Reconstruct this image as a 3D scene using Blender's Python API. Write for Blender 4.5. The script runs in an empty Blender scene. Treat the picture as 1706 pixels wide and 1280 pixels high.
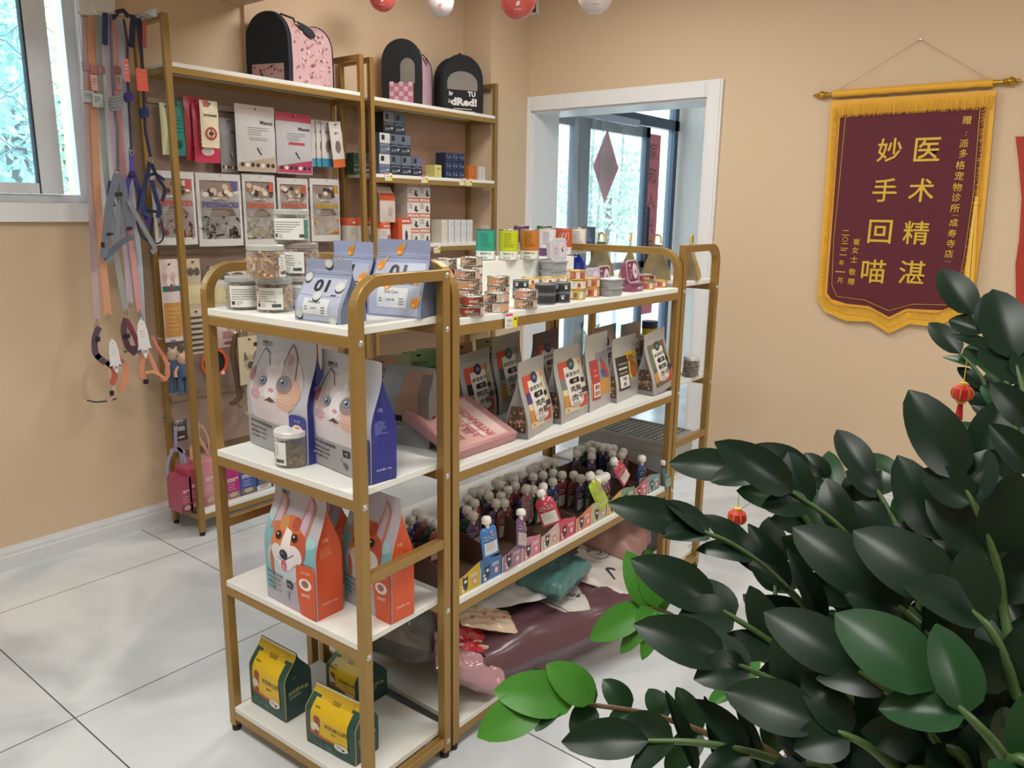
import bpy, bmesh, math, random
from math import sin, cos, pi, atan2, sqrt, exp
from mathutils import Vector, Matrix, Euler
sc = bpy.context.scene
COL = sc.collection
# ------------------------------------------------------------------ camera
F_PX, YAW, PITCH, ROLL = 1301.0, .6693, .2187, .016
CAMP = Vector((0, 0, 1.5))
_f0 = Vector((cos(YAW), sin(YAW), 0)); _r0 = Vector((sin(YAW), -cos(YAW), 0)); _u0 = Vector((0, 0, 1))
CF = _f0*cos(PITCH)-_u0*sin(PITCH); _up = _f0*sin(PITCH)+_u0*cos(PITCH)
CR = _r0*cos(ROLL)+_up*sin(ROLL); CU = -_r0*sin(ROLL)+_up*cos(ROLL)
cd = bpy.data.cameras.new('camera'); cam = bpy.data.objects.new('camera', cd); COL.objects.link(cam)
M3 = Matrix((CR, CU, -CF)).transposed()
cam.matrix_world = Matrix.Translation(CAMP) @ M3.to_4x4()
cd.sensor_width = 36; cd.lens = F_PX/1706*36; cd.clip_start = .05; cd.clip_end = 100
sc.camera = cam
# ------------------------------------------------------------------ world, light, exposure
sc.view_settings.view_transform = 'Standard'; sc.view_settings.look = 'None'
sc.view_settings.gamma = 1; sc.view_settings.use_curve_mapping = False
sc.view_settings.exposure = 0.16
w = bpy.data.worlds.new('sky'); sc.world = w; w.use_nodes = True
nt = w.node_tree; nt.nodes.clear()
bg = nt.nodes.new('ShaderNodeBackground'); wo = nt.nodes.new('ShaderNodeOutputWorld')
tc = nt.nodes.new('ShaderNodeTexCoord'); sp = nt.nodes.new('ShaderNodeSeparateXYZ'); rp = nt.nodes.new('ShaderNodeValToRGB')
nt.links.new(tc.outputs['Generated'], sp.inputs[0]); nt.links.new(sp.outputs['Z'], rp.inputs[0])
rp.color_ramp.elements[0].color = (.55, .62, .62, 1); rp.color_ramp.elements[1].color = (.82, .93, 1, 1); rp.color_ramp.elements[1].position = .6
nt.links.new(rp.outputs[0], bg.inputs[0]); bg.inputs[1].default_value = 5.2
nt.links.new(bg.outputs[0], wo.inputs[0])

def area(name, loc, size, power, color, rot=(0, 0, 0), sy=None):
    l = bpy.data.lights.new(name, 'AREA'); l.energy = power; l.color = color
    l.shape = 'RECTANGLE'; l.size = size; l.size_y = sy or size
    o = bpy.data.objects.new(name, l); COL.objects.link(o); o.location = loc; o.rotation_euler = rot
    return o
for i, (x, y, p) in enumerate([(0.2, .6, 23), (2.3, .6, 23), (.2, 1.75, 19), (2.9, 2.3, 23), (0.2, -1.6, 20), (2.3, -1.6, 20)]):
    area('ceiling_lamp_light', (x, y, 2.84), .6, p, (1, .975, .93))
# daylight coming in through the window and the entrance glazing


sc.cycles.max_bounces = 8; sc.cycles.transparent_max_bounces = 16
try: sc.cycles.use_denoising = True
except Exception: pass

# ------------------------------------------------------------------ authoring helpers
def ray(u, v): return CF + CR*((u-853)/F_PX) - CU*((v-640)/F_PX)
def onz(u, v, z): d = ray(u, v); return CAMP + d*((z-CAMP.z)/d.z)
def ony(u, v, y): d = ray(u, v); return CAMP + d*((y-CAMP.y)/d.y)
def onx(u, v, x): d = ray(u, v); return CAMP + d*((x-CAMP.x)/d.x)
def ath(p, u, v):
    """height above the ground of the pixel seen over ground point p"""
    d = ray(u, v); t = (p.x*d.x+p.y*d.y)/(d.x*d.x+d.y*d.y); return CAMP.z+d.z*t
RND = random.Random(7)
MATS = {}
def srgb(c):
    if isinstance(c, str):
        c = c.lstrip('#'); c = tuple(int(c[i:i+2], 16)/255 for i in (0, 2, 4))
    return tuple((x/12.92 if x <= .04045 else ((x+.055)/1.055)**2.4) for x in c[:3])
def mat(name, color=None, rough=.5, metal=0, var=.06, vs=30, bump=0, bs=200, coat=0, trans=0, ior=1.45, emit=None, spec=.5, sub=0):
    if name in MATS: return MATS[name]
    m = bpy.data.materials.new(name); m.use_nodes = True; n = m.node_tree; b = n.nodes['Principled BSDF']
    c = srgb(color)
    b.inputs['Roughness'].default_value = rough; b.inputs['Metallic'].default_value = metal
    b.inputs['Specular IOR Level'].default_value = spec
    tcn = n.nodes.new('ShaderNodeTexCoord')
    if var:
        no = n.nodes.new('ShaderNodeTexNoise'); no.inputs['Scale'].default_value = vs; no.inputs['Detail'].default_value = 3
        n.links.new(tcn.outputs['Object'], no.inputs['Vector'])
        mx = n.nodes.new('ShaderNodeMix'); mx.data_type = 'RGBA'
        mx.inputs[6].default_value = tuple(x*(1-var) for x in c)+(1,); mx.inputs[7].default_value = tuple(min(1, x*(1+var)) for x in c)+(1,)
        n.links.new(no.outputs['Fac'], mx.inputs[0]); n.links.new(mx.outputs[2], b.inputs['Base Color'])
    else: b.inputs['Base Color'].default_value = c+(1,)
    if bump:
        nb = n.nodes.new('ShaderNodeTexNoise'); nb.inputs['Scale'].default_value = bs
        n.links.new(tcn.outputs['Object'], nb.inputs['Vector'])
        bp = n.nodes.new('ShaderNodeBump'); bp.inputs['Strength'].default_value = bump; bp.inputs['Distance'].default_value = .01
        n.links.new(nb.outputs['Fac'], bp.inputs['Height']); n.links.new(bp.outputs[0], b.inputs['Normal'])
    if coat: b.inputs['Coat Weight'].default_value = coat; b.inputs['Coat Roughness'].default_value = .08
    if trans: b.inputs['Transmission Weight'].default_value = trans; b.inputs['IOR'].default_value = ior
    if emit: b.inputs['Emission Color'].default_value = srgb(emit[0])+(1,); b.inputs['Emission Strength'].default_value = emit[1]
    MATS[name] = m; return m
def pm(hexc, rough=.38, coat=0):
    """print / plastic colour"""
    return mat('print_%s_%02d' % (hexc.lstrip('#'), int(rough*100)), hexc, rough, var=.05, vs=60, coat=coat)
def clearmat(name, color=(1, 1, 1), alpha=.15, rough=.05):
    """thin clear plastic or glass: mostly see-through with a gloss"""
    if name in MATS: return MATS[name]
    m = bpy.data.materials.new(name); m.use_nodes = True; n = m.node_tree; n.nodes.clear()
    o = n.nodes.new('ShaderNodeOutputMaterial'); t = n.nodes.new('ShaderNodeBsdfTransparent'); t.inputs[0].default_value = tuple(color)+(1,)
    p = n.nodes.new('ShaderNodeBsdfPrincipled'); p.inputs['Base Color'].default_value = tuple(min(1, c*.95) for c in color)+(1,); p.inputs['Roughness'].default_value = rough
    lw = n.nodes.new('ShaderNodeLayerWeight'); lw.inputs[0].default_value = .35
    ad = n.nodes.new('ShaderNodeMath'); ad.operation = 'ADD'; ad.use_clamp = True; ad.inputs[1].default_value = alpha
    mu = n.nodes.new('ShaderNodeMath'); mu.operation = 'MULTIPLY'; mu.inputs[1].default_value = .45
    n.links.new(lw.outputs['Facing'], mu.inputs[0]); n.links.new(mu.outputs[0], ad.inputs[0])
    mx = n.nodes.new('ShaderNodeMixShader'); n.links.new(ad.outputs[0], mx.inputs[0]); n.links.new(t.outputs[0], mx.inputs[1]); n.links.new(p.outputs[0], mx.inputs[2])
    n.links.new(mx.outputs[0], o.inputs[0]); MATS[name] = m; return m

# text -> flat triangles, cached
TXT = {}
def text2d(s, bold=.0):
    k = (s, bold)
    if k in TXT: return TXT[k]
    cu = bpy.data.curves.new('t', 'FONT'); cu.body = s; cu.size = 1; cu.offset = bold; cu.resolution_u = 2; cu.fill_mode = 'FRONT'
    o = bpy.data.objects.new('t', cu); COL.objects.link(o); bpy.context.view_layer.update()
    me = o.evaluated_get(bpy.context.evaluated_depsgraph_get()).to_mesh()
    vs = [(v.co.x, v.co.y) for v in me.vertices]; fs = [tuple(p.vertices) for p in me.polygons]
    bpy.data.objects.remove(o); bpy.data.curves.remove(cu)
    if vs:
        x0 = min(v[0] for v in vs); x1 = max(v[0] for v in vs); y0 = min(v[1] for v in vs); y1 = max(v[1] for v in vs)
        vs = [((x-x0), (y-y0)) for x, y in vs]
    else: x0 = y0 = 0; x1 = y1 = 1
    TXT[k] = (vs, fs, max(x1-x0, 1e-3), max(y1-y0, 1e-3)); return TXT[k]

class MB:
    def __init__(s): s.v = []; s.f = []; s.m = []; s.sm = []; s.mats = []
    def mi(s, m):
        if m not in s.mats: s.mats.append(m)
        return s.mats.index(m)
    def add(s, vs, fs, m, smooth=False, M=None):
        b = len(s.v); i = s.mi(m)
        s.v += [tuple(M @ Vector(v)) if M else tuple(v) for v in vs]
        s.f += [tuple(b+j for j in f) for f in fs]; s.m += [i]*len(fs); s.sm += [smooth]*len(fs); return s
    def box(s, lo, hi, m, M=None):
        (a, b, c), (d, e, f) = lo, hi
        return s.add([(a, b, c), (d, b, c), (d, e, c), (a, e, c), (a, b, f), (d, b, f), (d, e, f), (a, e, f)],
                     [(3, 2, 1, 0), (4, 5, 6, 7), (0, 1, 5, 4), (1, 2, 6, 5), (2, 3, 7, 6), (3, 0, 4, 7)], m, False, M)
    def rbox(s, lo, hi, m, r=.004, M=None, seg=1):
        bm = bmesh.new(); bmesh.ops.create_cube(bm, size=1)
        for v in bm.verts: v.co = Vector([(lo[i]+hi[i])/2+v.co[i]*(hi[i]-lo[i]) for i in range(3)])
        bmesh.ops.bevel(bm, geom=bm.edges[:], offset=r, segments=seg, affect='EDGES', profile=.5)
        bm.verts.index_update(); s.add([v.co[:] for v in bm.verts], [tuple(v.index for v in f.verts) for f in bm.faces], m, False, M); bm.free(); return s
    def prism(s, pts, y0, y1, m, M=None, smooth=False):
        """outline pts in x,z extruded along y"""
        n = len(pts); vs = [(x, y0, z) for x, z in pts]+[(x, y1, z) for x, z in pts]
        fs = [tuple(range(n)), tuple(range(2*n-1, n-1, -1))]+[(i, i+n, (i+1) % n+n, (i+1) % n) for i in range(n)]
        return s.add(vs, fs, m, smooth, M)
    def lathe(s, prof, m, n=24, M=None, smooth=True, caps=True):
        vs = []; fs = []
        for r, z in prof:
            for k in range(n): a = 2*pi*k/n; vs.append((r*cos(a), r*sin(a), z))
        for j in range(len(prof)-1):
            for k in range(n): k2 = (k+1) % n; fs.append((j*n+k, j*n+k2, (j+1)*n+k2, (j+1)*n+k))
        if caps:
            if prof[0][0] > 1e-5: fs.append(tuple(range(n-1, -1, -1)))
            if prof[-1][0] > 1e-5: fs.append(tuple((len(prof)-1)*n+k for k in range(n)))
        return s.add(vs, fs, m, smooth, M)
    def tube(s, pts, r, m, n=8, M=None, flat=None, closed=False, up=None, smooth=True):
        """swept tube; r number or list; flat=(a,b) half extents for a rectangular strap/section"""
        P = [Vector(p) for p in pts]; L = len(P); vs = []; fs = []
        rs = r if isinstance(r, (list, tuple)) else [r]*L
        prev = Vector(up) if up else None
        for i in range(L):
            if closed: t = P[(i+1) % L]-P[i-1]
            else: t = P[min(i+1, L-1)]-P[max(i-1, 0)]
            t = t.normalized() if t.length > 1e-9 else Vector((0, 0, 1))
            if prev is None: prev = Vector((0, 0, 1)) if abs(t.z) < .9 else Vector((1, 0, 0))
            u = prev-t*prev.dot(t)
            if u.length < 1e-4: u = t.orthogonal()
            u.normalize(); w_ = t.cross(u); prev = u if up is None else Vector(up)
            if flat:
                a, b = flat
                k = 1
                if 0 < i < L-1 and not closed:
                    d1 = (P[i]-P[i-1]).normalized(); d2 = (P[i+1]-P[i]).normalized(); k = 1/max(.5, cos(d1.angle(d2, 0)/2))
                for du, dw in ((-1, -1), (1, -1), (1, 1), (-1, 1)): vs.append(P[i]+u*(du*a)+w_*(dw*b))
            else:
                for k in range(n): an = 2*pi*k/n; vs.append(P[i]+(u*cos(an)+w_*sin(an))*rs[i])
        q = 4 if flat else n
        for i in range(L if closed else L-1):
            i2 = (i+1) % L
            for k in range(q): k2 = (k+1) % q; fs.append((i*q+k, i*q+k2, i2*q+k2, i2*q+k))
        if not closed: fs += [tuple(range(q-1, -1, -1)), tuple((L-1)*q+k for k in range(q))]
        return s.add(vs, fs, m, smooth and not flat, M)
    def grid(s, fn, nx, ny, m, smooth=True, M=None, wrap=False):
        vs = [fn(i/nx, j/ny) for j in range(ny+1) for i in range(nx+1)]
        fs = [(j*(nx+1)+i, j*(nx+1)+i+1, (j+1)*(nx+1)+i+1, (j+1)*(nx+1)+i) for j in range(ny) for i in range(nx)]
        return s.add(vs, fs, m, smooth, M)
    # ---- printed shapes laid on a surface: P(x, y, h) -> 3D point, x,y metres on the panel
    def p_rect(s, P, x0, y0, x1, y1, m, h=.0006, n=None):
        nx = max(n or 1, int(abs(x1-x0)/.010)+1); ny = int(abs(y1-y0)/.014)+1
        return s.grid(lambda a, b: P(x0+(x1-x0)*a, y0+(y1-y0)*b, h), nx, ny, m)
    def p_quad(s, P, q, m, h=.0006, n=6):
        (a, b), (c, d), (e, f), (g, i_) = q
        return s.grid(lambda u, v: P((a*(1-u)+c*u)*(1-v)+(g*(1-u)+e*u)*v, (b*(1-u)+d*u)*(1-v)+(i_*(1-u)+f*u)*v, h), n, n, m)
    def p_ell(s, P, cx, cy, rx, ry, m, h=.0006, rot=0, n=18, half=None):
        vs = [P(cx, cy, h)]; fs = []; rr = (.33, .67, 1)
        c, d = cos(rot), sin(rot)
        for k in rr:
            for i in range(n):
                a = 2*pi*i/n; x, y = rx*k*cos(a), ry*k*sin(a); vs.append(P(cx+x*c-y*d, cy+x*d+y*c, h))
        for i in range(n):
            j = (i+1) % n; fs.append((0, 1+i, 1+j)); fs.append((1+i, 1+n+i, 1+n+j, 1+j)); fs.append((1+n+i, 1+2*n+i, 1+2*n+j, 1+n+j))
        return s.add(vs, fs, m, True)
    def p_ring(s, P, cx, cy, r0, r1, m, h=.0006, n=24, sy=1):
        vs = []
        for i in range(n):
            a = 2*pi*i/n
            for r in (r0, r1): vs.append(P(cx+r*cos(a), cy+r*sin(a)*sy, h))
        return s.add(vs, [(2*i, 2*i+1, 2*((i+1) % n)+1, 2*((i+1) % n)) for i in range(n)], m, True)
    def p_line(s, P, pts, wd, m, h=.0008):
        for (a, b), (c, d) in zip(pts, pts[1:]):
            L = max(1e-6, sqrt((c-a)**2+(d-b)**2)); nx, ny = -(d-b)/L*wd/2, (c-a)/L*wd/2
            s.p_quad(P, [(a+nx, b+ny), (a-nx, b-ny), (c-nx, d-ny), (c+nx, d+ny)], m, h, 2)
        return s
    def p_text(s, P, t, x, y, hgt, m, h=.0009, w=None, align='c', bold=.0, rot=0):
        vs, fs, tw, th = text2d(t, bold); k = hgt/th; kx = k if w is None else w/tw
        if w and w < 0: kx = min(k, -w/tw)
        ox = {'c': -tw*kx/2, 'l': 0, 'r': -tw*kx}[align]; c, d = cos(rot), sin(rot)
        out = []
        for a, b in vs:
            X, Y = a*kx+ox, b*k-hgt/2; out.append(P(x+X*c-Y*d, y+X*d+Y*c, h))
        return s.add(out, fs, m)
    def p_lines(s, P, x0, y0, x1, n, gap, m, lw=.0012, seed=1, h=.0008):
        r = random.Random(seed)
        for i in range(n): s.p_rect(P, x0, y0-i*gap, x0+(x1-x0)*r.uniform(.6, 1), y0-i*gap+lw, m, h, 1)
        return s
    def build(s, name, parent=None, ang=35, bevel=0, **tags):
        me = bpy.data.meshes.new(name); me.from_pydata(s.v, [], s.f)
        for m in s.mats: me.materials.append(m)
        me.polygons.foreach_set('material_index', s.m); me.polygons.foreach_set('use_smooth', s.sm); me.update()
        if any(s.sm): me.set_sharp_from_angle(angle=math.radians(ang))
        o = bpy.data.objects.new(name, me); COL.objects.link(o)
        if parent: o.parent = parent
        if bevel:
            bv = o.modifiers.new('bevel', 'BEVEL'); bv.width = bevel; bv.segments = 2; bv.limit_method = 'ANGLE'
        for k, v_ in tags.items():
            if v_: o[{'cat': 'category'}.get(k, k)] = v_
        return o
def thing(name, label, cat, loc=(0, 0, 0), rz=0, group=None):
    o = bpy.data.objects.new(name, None); COL.objects.link(o); o.empty_display_size = .05
    o.location = loc; o.rotation_euler = (0, 0, rz); o['label'] = label; o['category'] = cat
    if group: o['group'] = group
    return o
def tag(o, label, cat, group=None):
    o['label'] = label; o['category'] = cat
    if group: o['group'] = group
    return o
def place(o, loc, rot=(0, 0, 0), s=None):
    o.location = loc; o.rotation_euler = rot
    if s: o.scale = s if isinstance(s, (tuple, list)) else (s, s, s)
    return o
def dup(root, loc, rot=None, label=None, group=None, scale=None):
    r = root.copy(); COL.objects.link(r); r.location = loc
    if rot is not None: r.rotation_euler = rot if isinstance(rot, (tuple, Euler)) else (0, 0, rot)
    if scale: r.scale = scale if isinstance(scale, (tuple, list)) else (scale,)*3
    if label: r['label'] = label
    if group: r['group'] = group
    for ch in list(root.children):
        c = ch.copy(); COL.objects.link(c); c.parent = r
        for g in ch.children: d = g.copy(); COL.objects.link(d); d.parent = c
    return r
def front_edge(pl, pr, z):
    """two pixels on the front bottom edge of a thing standing at height z -> centre, rotation about z (front = local -Y), width"""
    a = onz(*pl, z); b = onz(*pr, z); d = b-a
    return (a+b)/2, atan2(d.y, d.x), d.length
def TR(x=0, y=0, z=0, rx=0, ry=0, rz=0, s=1):
    return Matrix.Translation((x, y, z)) @ Euler((rx, ry, rz)).to_matrix().to_4x4() @ Matrix.Scale(s, 4)
def struct(o): o['kind'] = 'structure'; return o
# ================================================================== THE ROOM
YW, XW, CEIL = 3.5157, 4.29, 2.9
X0, Y0 = -1.6, -2.9
WALL = mat('wall_paint', '#d3bb9d', .7, var=.035, vs=1.3, bump=.04, bs=90)
WHITE = mat('white_trim', '#e6e8ea', .35, var=.02)
PVC = mat('white_window_frame', '#dfe6ee', .3, var=.03)
# floor tiles: marbled glossy porcelain with joints
def floormat():
    m = bpy.data.materials.new('floor_tile'); m.use_nodes = True; n = m.node_tree; b = n.nodes['Principled BSDF']; L = n.links.new
    t = n.nodes.new('ShaderNodeTexCoord'); mp = n.nodes.new('ShaderNodeMapping'); mp.inputs['Location'].default_value = (.008, 0.226, 0)
    L(t.outputs['Object'], mp.inputs[0])
    br = n.nodes.new('ShaderNodeTexBrick'); br.offset = 0; br.squash = 1
    br.inputs['Scale'].default_value = 1; br.inputs['Mortar Size'].default_value = .0022; br.inputs['Mortar Smooth'].default_value = .1
    br.inputs['Brick Width'].default_value = .812; br.inputs['Row Height'].default_value = .852
    br.inputs['Color1'].default_value = (1, 1, 1, 1); br.inputs['Color2'].default_value = (.93, .93, .93, 1); br.inputs['Mortar'].default_value = (.12, .12, .12, 1)
    mp.inputs['Location'].default_value = (-(.812*2-1.624)-0.0, .852*4-3.138, 0)
    L(mp.outputs[0], br.inputs['Vector'])
    no = n.nodes.new('ShaderNodeTexNoise'); no.inputs['Scale'].default_value = 1.6; no.inputs['Detail'].default_value = 6; no.inputs['Distortion'].default_value = 1.6
    L(t.outputs['Object'], no.inputs['Vector'])
    rr = n.nodes.new('ShaderNodeValToRGB'); rr.color_ramp.elements[0].color = srgb('#c0c8ce')+(1,); rr.color_ramp.elements[1].color = srgb('#e0e6ea')+(1,)
    rr.color_ramp.elements[0].position = .35; rr.color_ramp.elements[1].position = .62
    L(no.outputs['Fac'], rr.inputs[0])
    mx = n.nodes.new('ShaderNodeMix'); mx.data_type = 'RGBA'; mx.blend_type = 'MULTIPLY'; mx.inputs[0].default_value = 1
    L(rr.outputs[0], mx.inputs[6]); L(br.outputs['Color'], mx.inputs[7]); L(mx.outputs[2], b.inputs['Base Color'])
    b.inputs['Roughness'].default_value = .17; b.inputs['Specular IOR Level'].default_value = .5
    return m
FLOOR = floormat()
WX0, WX1, WZ0, WZ1 = -.15, 1.565, 1.50, 2.46       # window opening
DY0, DY1, DZ = 2.0253, 3.2598, 2.136              # doorway opening in the right wall
struct(MB().box((X0-.2, Y0-.2, -.12), (XW+4, YW+2.2, 0), FLOOR).build('floor'))
struct(MB().box((X0-.2, Y0-.2, CEIL), (XW+4, YW+.24, CEIL+.1), mat('ceiling_paint', '#dcd8d0', .8)).build('ceiling'))
b = MB()
b.box((X0, YW, 0), (XW+.28, YW+.24, WZ0), WALL).box((X0, YW, WZ1), (XW+.28, YW+.24, CEIL), WALL)
b.box((X0, YW, WZ0), (WX0, YW+.24, WZ1), WALL).box((WX1, YW, WZ0), (XW+.28, YW+.24, WZ1), WALL)
b.box((2.325, YW-.022, 0), (3.0, YW, CEIL), WALL)   # shallow pilaster
struct(b.build('wall_left'))
b = MB()
b.box((XW, Y0, 0), (XW+.28, DY0, CEIL), WALL).box((XW, DY1, 0), (XW+.28, YW, CEIL), WALL).box((XW, DY0, DZ), (XW+.28, DY1, CEIL), WALL)
struct(b.build('wall_right'))
struct(MB().box((3.896, 3.285, 0), (XW, YW, CEIL), WALL).build('wall_column'))
struct(MB().box((X0-.2, Y0-.2, 0), (XW+.28, Y0, CEIL), WALL).build('wall_back'))
struct(MB().box((X0-.2, Y0, 0), (X0, YW+.24, CEIL), WALL).build('wall_front'))
struct(MB().box((X0, 2.2, 2.427), (2.325, YW, CEIL), WALL).build('trim_beam'))
# skirting
def skirt(name, a, c, nx, ny):
    """baseboard between two floor points, moulding profile, inward normal (nx, ny)"""
    prof = [(0, 0), (.014, 0), (.014, .058), (.011, .064), (.011, .078), (.006, .09), (.003, .1), (0, .1)]
    vs = []
    for p in (a, c):
        for d, z in prof: vs.append((p[0]+nx*d, p[1]+ny*d, z))
    n = len(prof); fs = [(i, (i+1) % n, (i+1) % n+n, i+n) for i in range(n)]+[tuple(range(n-1, -1, -1)), tuple(range(n, 2*n))]
    return struct(MB().add(vs, fs, mat('skirting', '#d5d8da', .35)).build(name))
skirt('baseboard_left', (X0, YW), (2.325, YW), 0, -1)
skirt('baseboard_right', (XW, Y0), (XW, 1.92), -1, 0)
# doorway casing
b = MB()
cw = .09
for (ya, yb, za, zb) in ((DY0-cw, DY0, 0, DZ+cw), (DY1, DY1+cw-.005, 0, DZ+cw), (DY0, DY1, DZ, DZ+cw)):
    b.box((XW-.018, ya, za), (XW, yb, zb), WHITE)
    b.box((XW-.023, ya+.012, za), (XW-.018, yb-.012, zb-(.012 if zb > DZ+.01 and yb-ya > .5 else 0)), WHITE)
b.box((XW-.002, DY0-.001, 0), (XW+.29, DY0+.012, DZ), WHITE).box((XW-.002, DY1-.012, 0), (XW+.29, DY1+.001, DZ), WHITE).box((XW-.002, DY0, DZ-.012), (XW+.29, DY1, DZ+.001), WHITE)
struct(b.build('door_1', bevel=.003))
# window: white casing, sill, frame with a sliding sash, clear panes
b = MB()
b.box((WX0-.08, YW-.02, WZ1), (WX1+.15, YW, WZ1+.1), WHITE).box((WX1, YW-.02, WZ0-.02), (WX1+.15, YW, WZ1), WHITE)
b.box((WX0-.08, YW-.02, WZ0-.02), (WX0, YW, WZ1), WHITE)
b.box((WX1-.004, YW-.01, WZ0), (WX1+.002, YW+.20, WZ1), WHITE)
b.box((WX0-.1, YW-.035, WZ0-.075), (WX1+.16, YW+.2, WZ0-.0), WHITE)
struct(b.build('trim_window', bevel=.004))
WG = clearmat('window_glass', (.93, .98, 1), .03, .02)
WGB = clearmat('window_glass_haze', (.80, .92, 1), .16, .25)  # pale blue reflection haze put into the tint of the sash pane
f = MB(); y0, y1 = YW+.03, YW+.10
f.box((WX0+.04, y0, WZ0), (WX1-.045, y1, WZ0+.035), PVC).box((WX0+.04, y0, WZ1-.04), (WX1-.045, y1, WZ1), PVC).box((WX1-.045, y0, WZ0), (WX1, y1, WZ1), PVC).box((WX0, y0, WZ0), (WX0+.04, y1, WZ1), PVC)
wn = struct(f.build('window_1'))
f = MB(); sx0, sx1 = .55, 1.45; ya, yb = y0-.014, y0+.02
f.box((sx1-.085, ya, WZ0+.036), (sx1, yb, WZ1-.041), PVC).box((sx0, ya, WZ0+.036), (sx0+.07, yb, WZ1-.041), PVC)
f.box((sx0+.07, ya, WZ0+.036), (sx1-.092, yb, WZ0+.078), PVC).box((sx0+.07, ya, WZ1-.09), (sx1-.092, yb, WZ1-.041), PVC)
f.box((sx1-.092, ya, WZ0+.036), (sx1-.085, yb, WZ1-.041), mat('black_gasket', '#30343a', .6))
sh = f.build('sash', wn)
MB().box((sx0+.07, y0, WZ0+.078), (sx1-.092, y0+.006, WZ1-.09), WGB).build('pane', wn)
MB().box((WX0+.03, y0+.045, WZ0+.03), (WX1-.04, y0+.05, WZ1-.03), WG).build('pane', wn)
# security grille outside the window: wavy wire netting
g = MB(); WIRE = mat('grille_wire', '#aab4b8', .4, .6)
yy = YW+.30
def zig(x0_, x1_, z0_, ph, amp, n=80):
    pts = []
    for i in range(n+1):
        t = i/n; z = z0_+(x1_-x0_)*t*0; x = x0_+(x1_-x0_)*t
        pts.append((x, yy, z0_+amp*((abs(((t*14+ph) % 2)-1))*2-1)+.008*sin(t*55+ph*3)))
    return pts
k = 0; z = WZ0-.05
while z < WZ1+.1:
    g.tube(zig(WX0-.1, WX1+.1, z, k % 2, .055), .0035, WIRE, 5); z += .11; k += 1
tag(g.build('security_grille'), 'wavy wire security grille outside the window', 'grille')
# ------------------------------------------------------------------ outside
ASPH = mat('outdoor_paving', '#c9ccc8', .8, var=.15, vs=3)
struct(MB().box((-8, YW+2.2, -.2), (20, 30, -.06), ASPH).build('ground'))
def leafclump(name, c, r, n, col, label, size=.16, sc_=(1, 1, 1), trunk=True):
    m = MB(); rr = random.Random(hash(name+str(c)) % 999)
    rr = random.Random(int(c[0]*100+c[1]*10))
    for i in range(n):
        d = Vector((rr.gauss(0, 1), rr.gauss(0, 1), rr.gauss(0, 1))).normalized()*r*(rr.random()**.35)
        p = Vector(c)+Vector((d.x*sc_[0], d.y*sc_[1], d.z*sc_[2])); a = Vector((rr.uniform(-1, 1), rr.uniform(-1, 1), rr.uniform(-1, 1))).normalized()*size; bb = a.orthogonal().normalized()*size*.45
        bb.rotate(Matrix.Rotation(rr.uniform(0, 6), 3, a))
        m.add([p-a, p+bb, p+a, p-bb], [(0, 1, 2, 3)], col[rr.randrange(len(col))])
    e = thing(name, label, 'tree', (0, 0, 0)); e.location = (c[0], c[1], 0)
    o = m.build('foliage', e); o.location = (-c[0], -c[1], 0); o['kind'] = 'stuff'
    if trunk: MB().lathe([(.12, -.06), (.09, c[2])], mat('bark', '#6b5f52', .9), 10).build('trunk', e)
    return e
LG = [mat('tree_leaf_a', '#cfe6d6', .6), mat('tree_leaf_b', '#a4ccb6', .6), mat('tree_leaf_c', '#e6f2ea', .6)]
def tree_at(u, v, y, r, n, size, lb):
    p = ony(u, v, y); leafclump('tree', (p.x, p.y, p.z), r, n, LG, lb, size)
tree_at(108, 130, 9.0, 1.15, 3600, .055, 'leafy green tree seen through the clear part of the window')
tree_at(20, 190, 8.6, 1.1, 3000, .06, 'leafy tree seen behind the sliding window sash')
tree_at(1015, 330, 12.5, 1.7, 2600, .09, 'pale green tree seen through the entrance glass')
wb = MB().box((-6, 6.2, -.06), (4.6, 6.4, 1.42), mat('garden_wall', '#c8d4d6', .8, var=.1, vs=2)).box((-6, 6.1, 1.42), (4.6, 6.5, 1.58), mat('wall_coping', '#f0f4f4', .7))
tag(wb.build('garden_wall'), 'low pale garden wall with a white coping outside the window', 'wall')
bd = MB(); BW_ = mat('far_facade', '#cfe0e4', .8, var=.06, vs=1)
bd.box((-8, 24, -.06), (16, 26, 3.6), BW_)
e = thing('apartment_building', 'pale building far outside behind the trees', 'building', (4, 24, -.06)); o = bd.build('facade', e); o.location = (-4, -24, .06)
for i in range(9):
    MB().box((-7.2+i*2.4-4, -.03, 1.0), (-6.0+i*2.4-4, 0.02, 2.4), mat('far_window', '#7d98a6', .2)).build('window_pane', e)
# ------------------------------------------------------------------ vestibule and glazed entrance
VX1, VY = 7.3, 3.62
DARK = mat('dark_aluminium', '#4c5a6b', .4, .5); VW = mat('vestibule_wall', '#e3dcd6', .7)
struct(MB().box((XW+.28, 1.55, 0), (XW+.3, DY0+.0, 2.9), VW).build('wall_vestibule'))
PX = ony(1130, 260, VY).x
struct(MB().box((PX+.02, 1.3, 0), (PX+.2, VY+.1, 2.9), VW).build('wall_vestibule_end'))
struct(MB().box((XW+.28, 1.3, 0), (PX+.2, 1.5, 2.9), VW).build('wall_vestibule_side'))
EX0 = XW+.30
e = thing('glass_entrance', 'dark framed glazed shop entrance beyond the white doorway', 'door', (0, 0, 0))
f = MB()
ZB = 2.26
xs = [EX0, ony(1118, 300, VY).x, ony(1065, 300, VY).x, ony(990, 300, VY).x]
f.box((EX0, VY, ZB), (PX, VY+.07, ZB+.09), DARK).box((EX0, VY, 2.8), (PX, VY+.07, 2.9), DARK)
for x in (EX0+.0, ony(966, 300, VY).x, ony(1120, 300, VY).x): f.box((x, VY, 0), (x+.07, VY+.07, 2.9), DARK)
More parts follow.
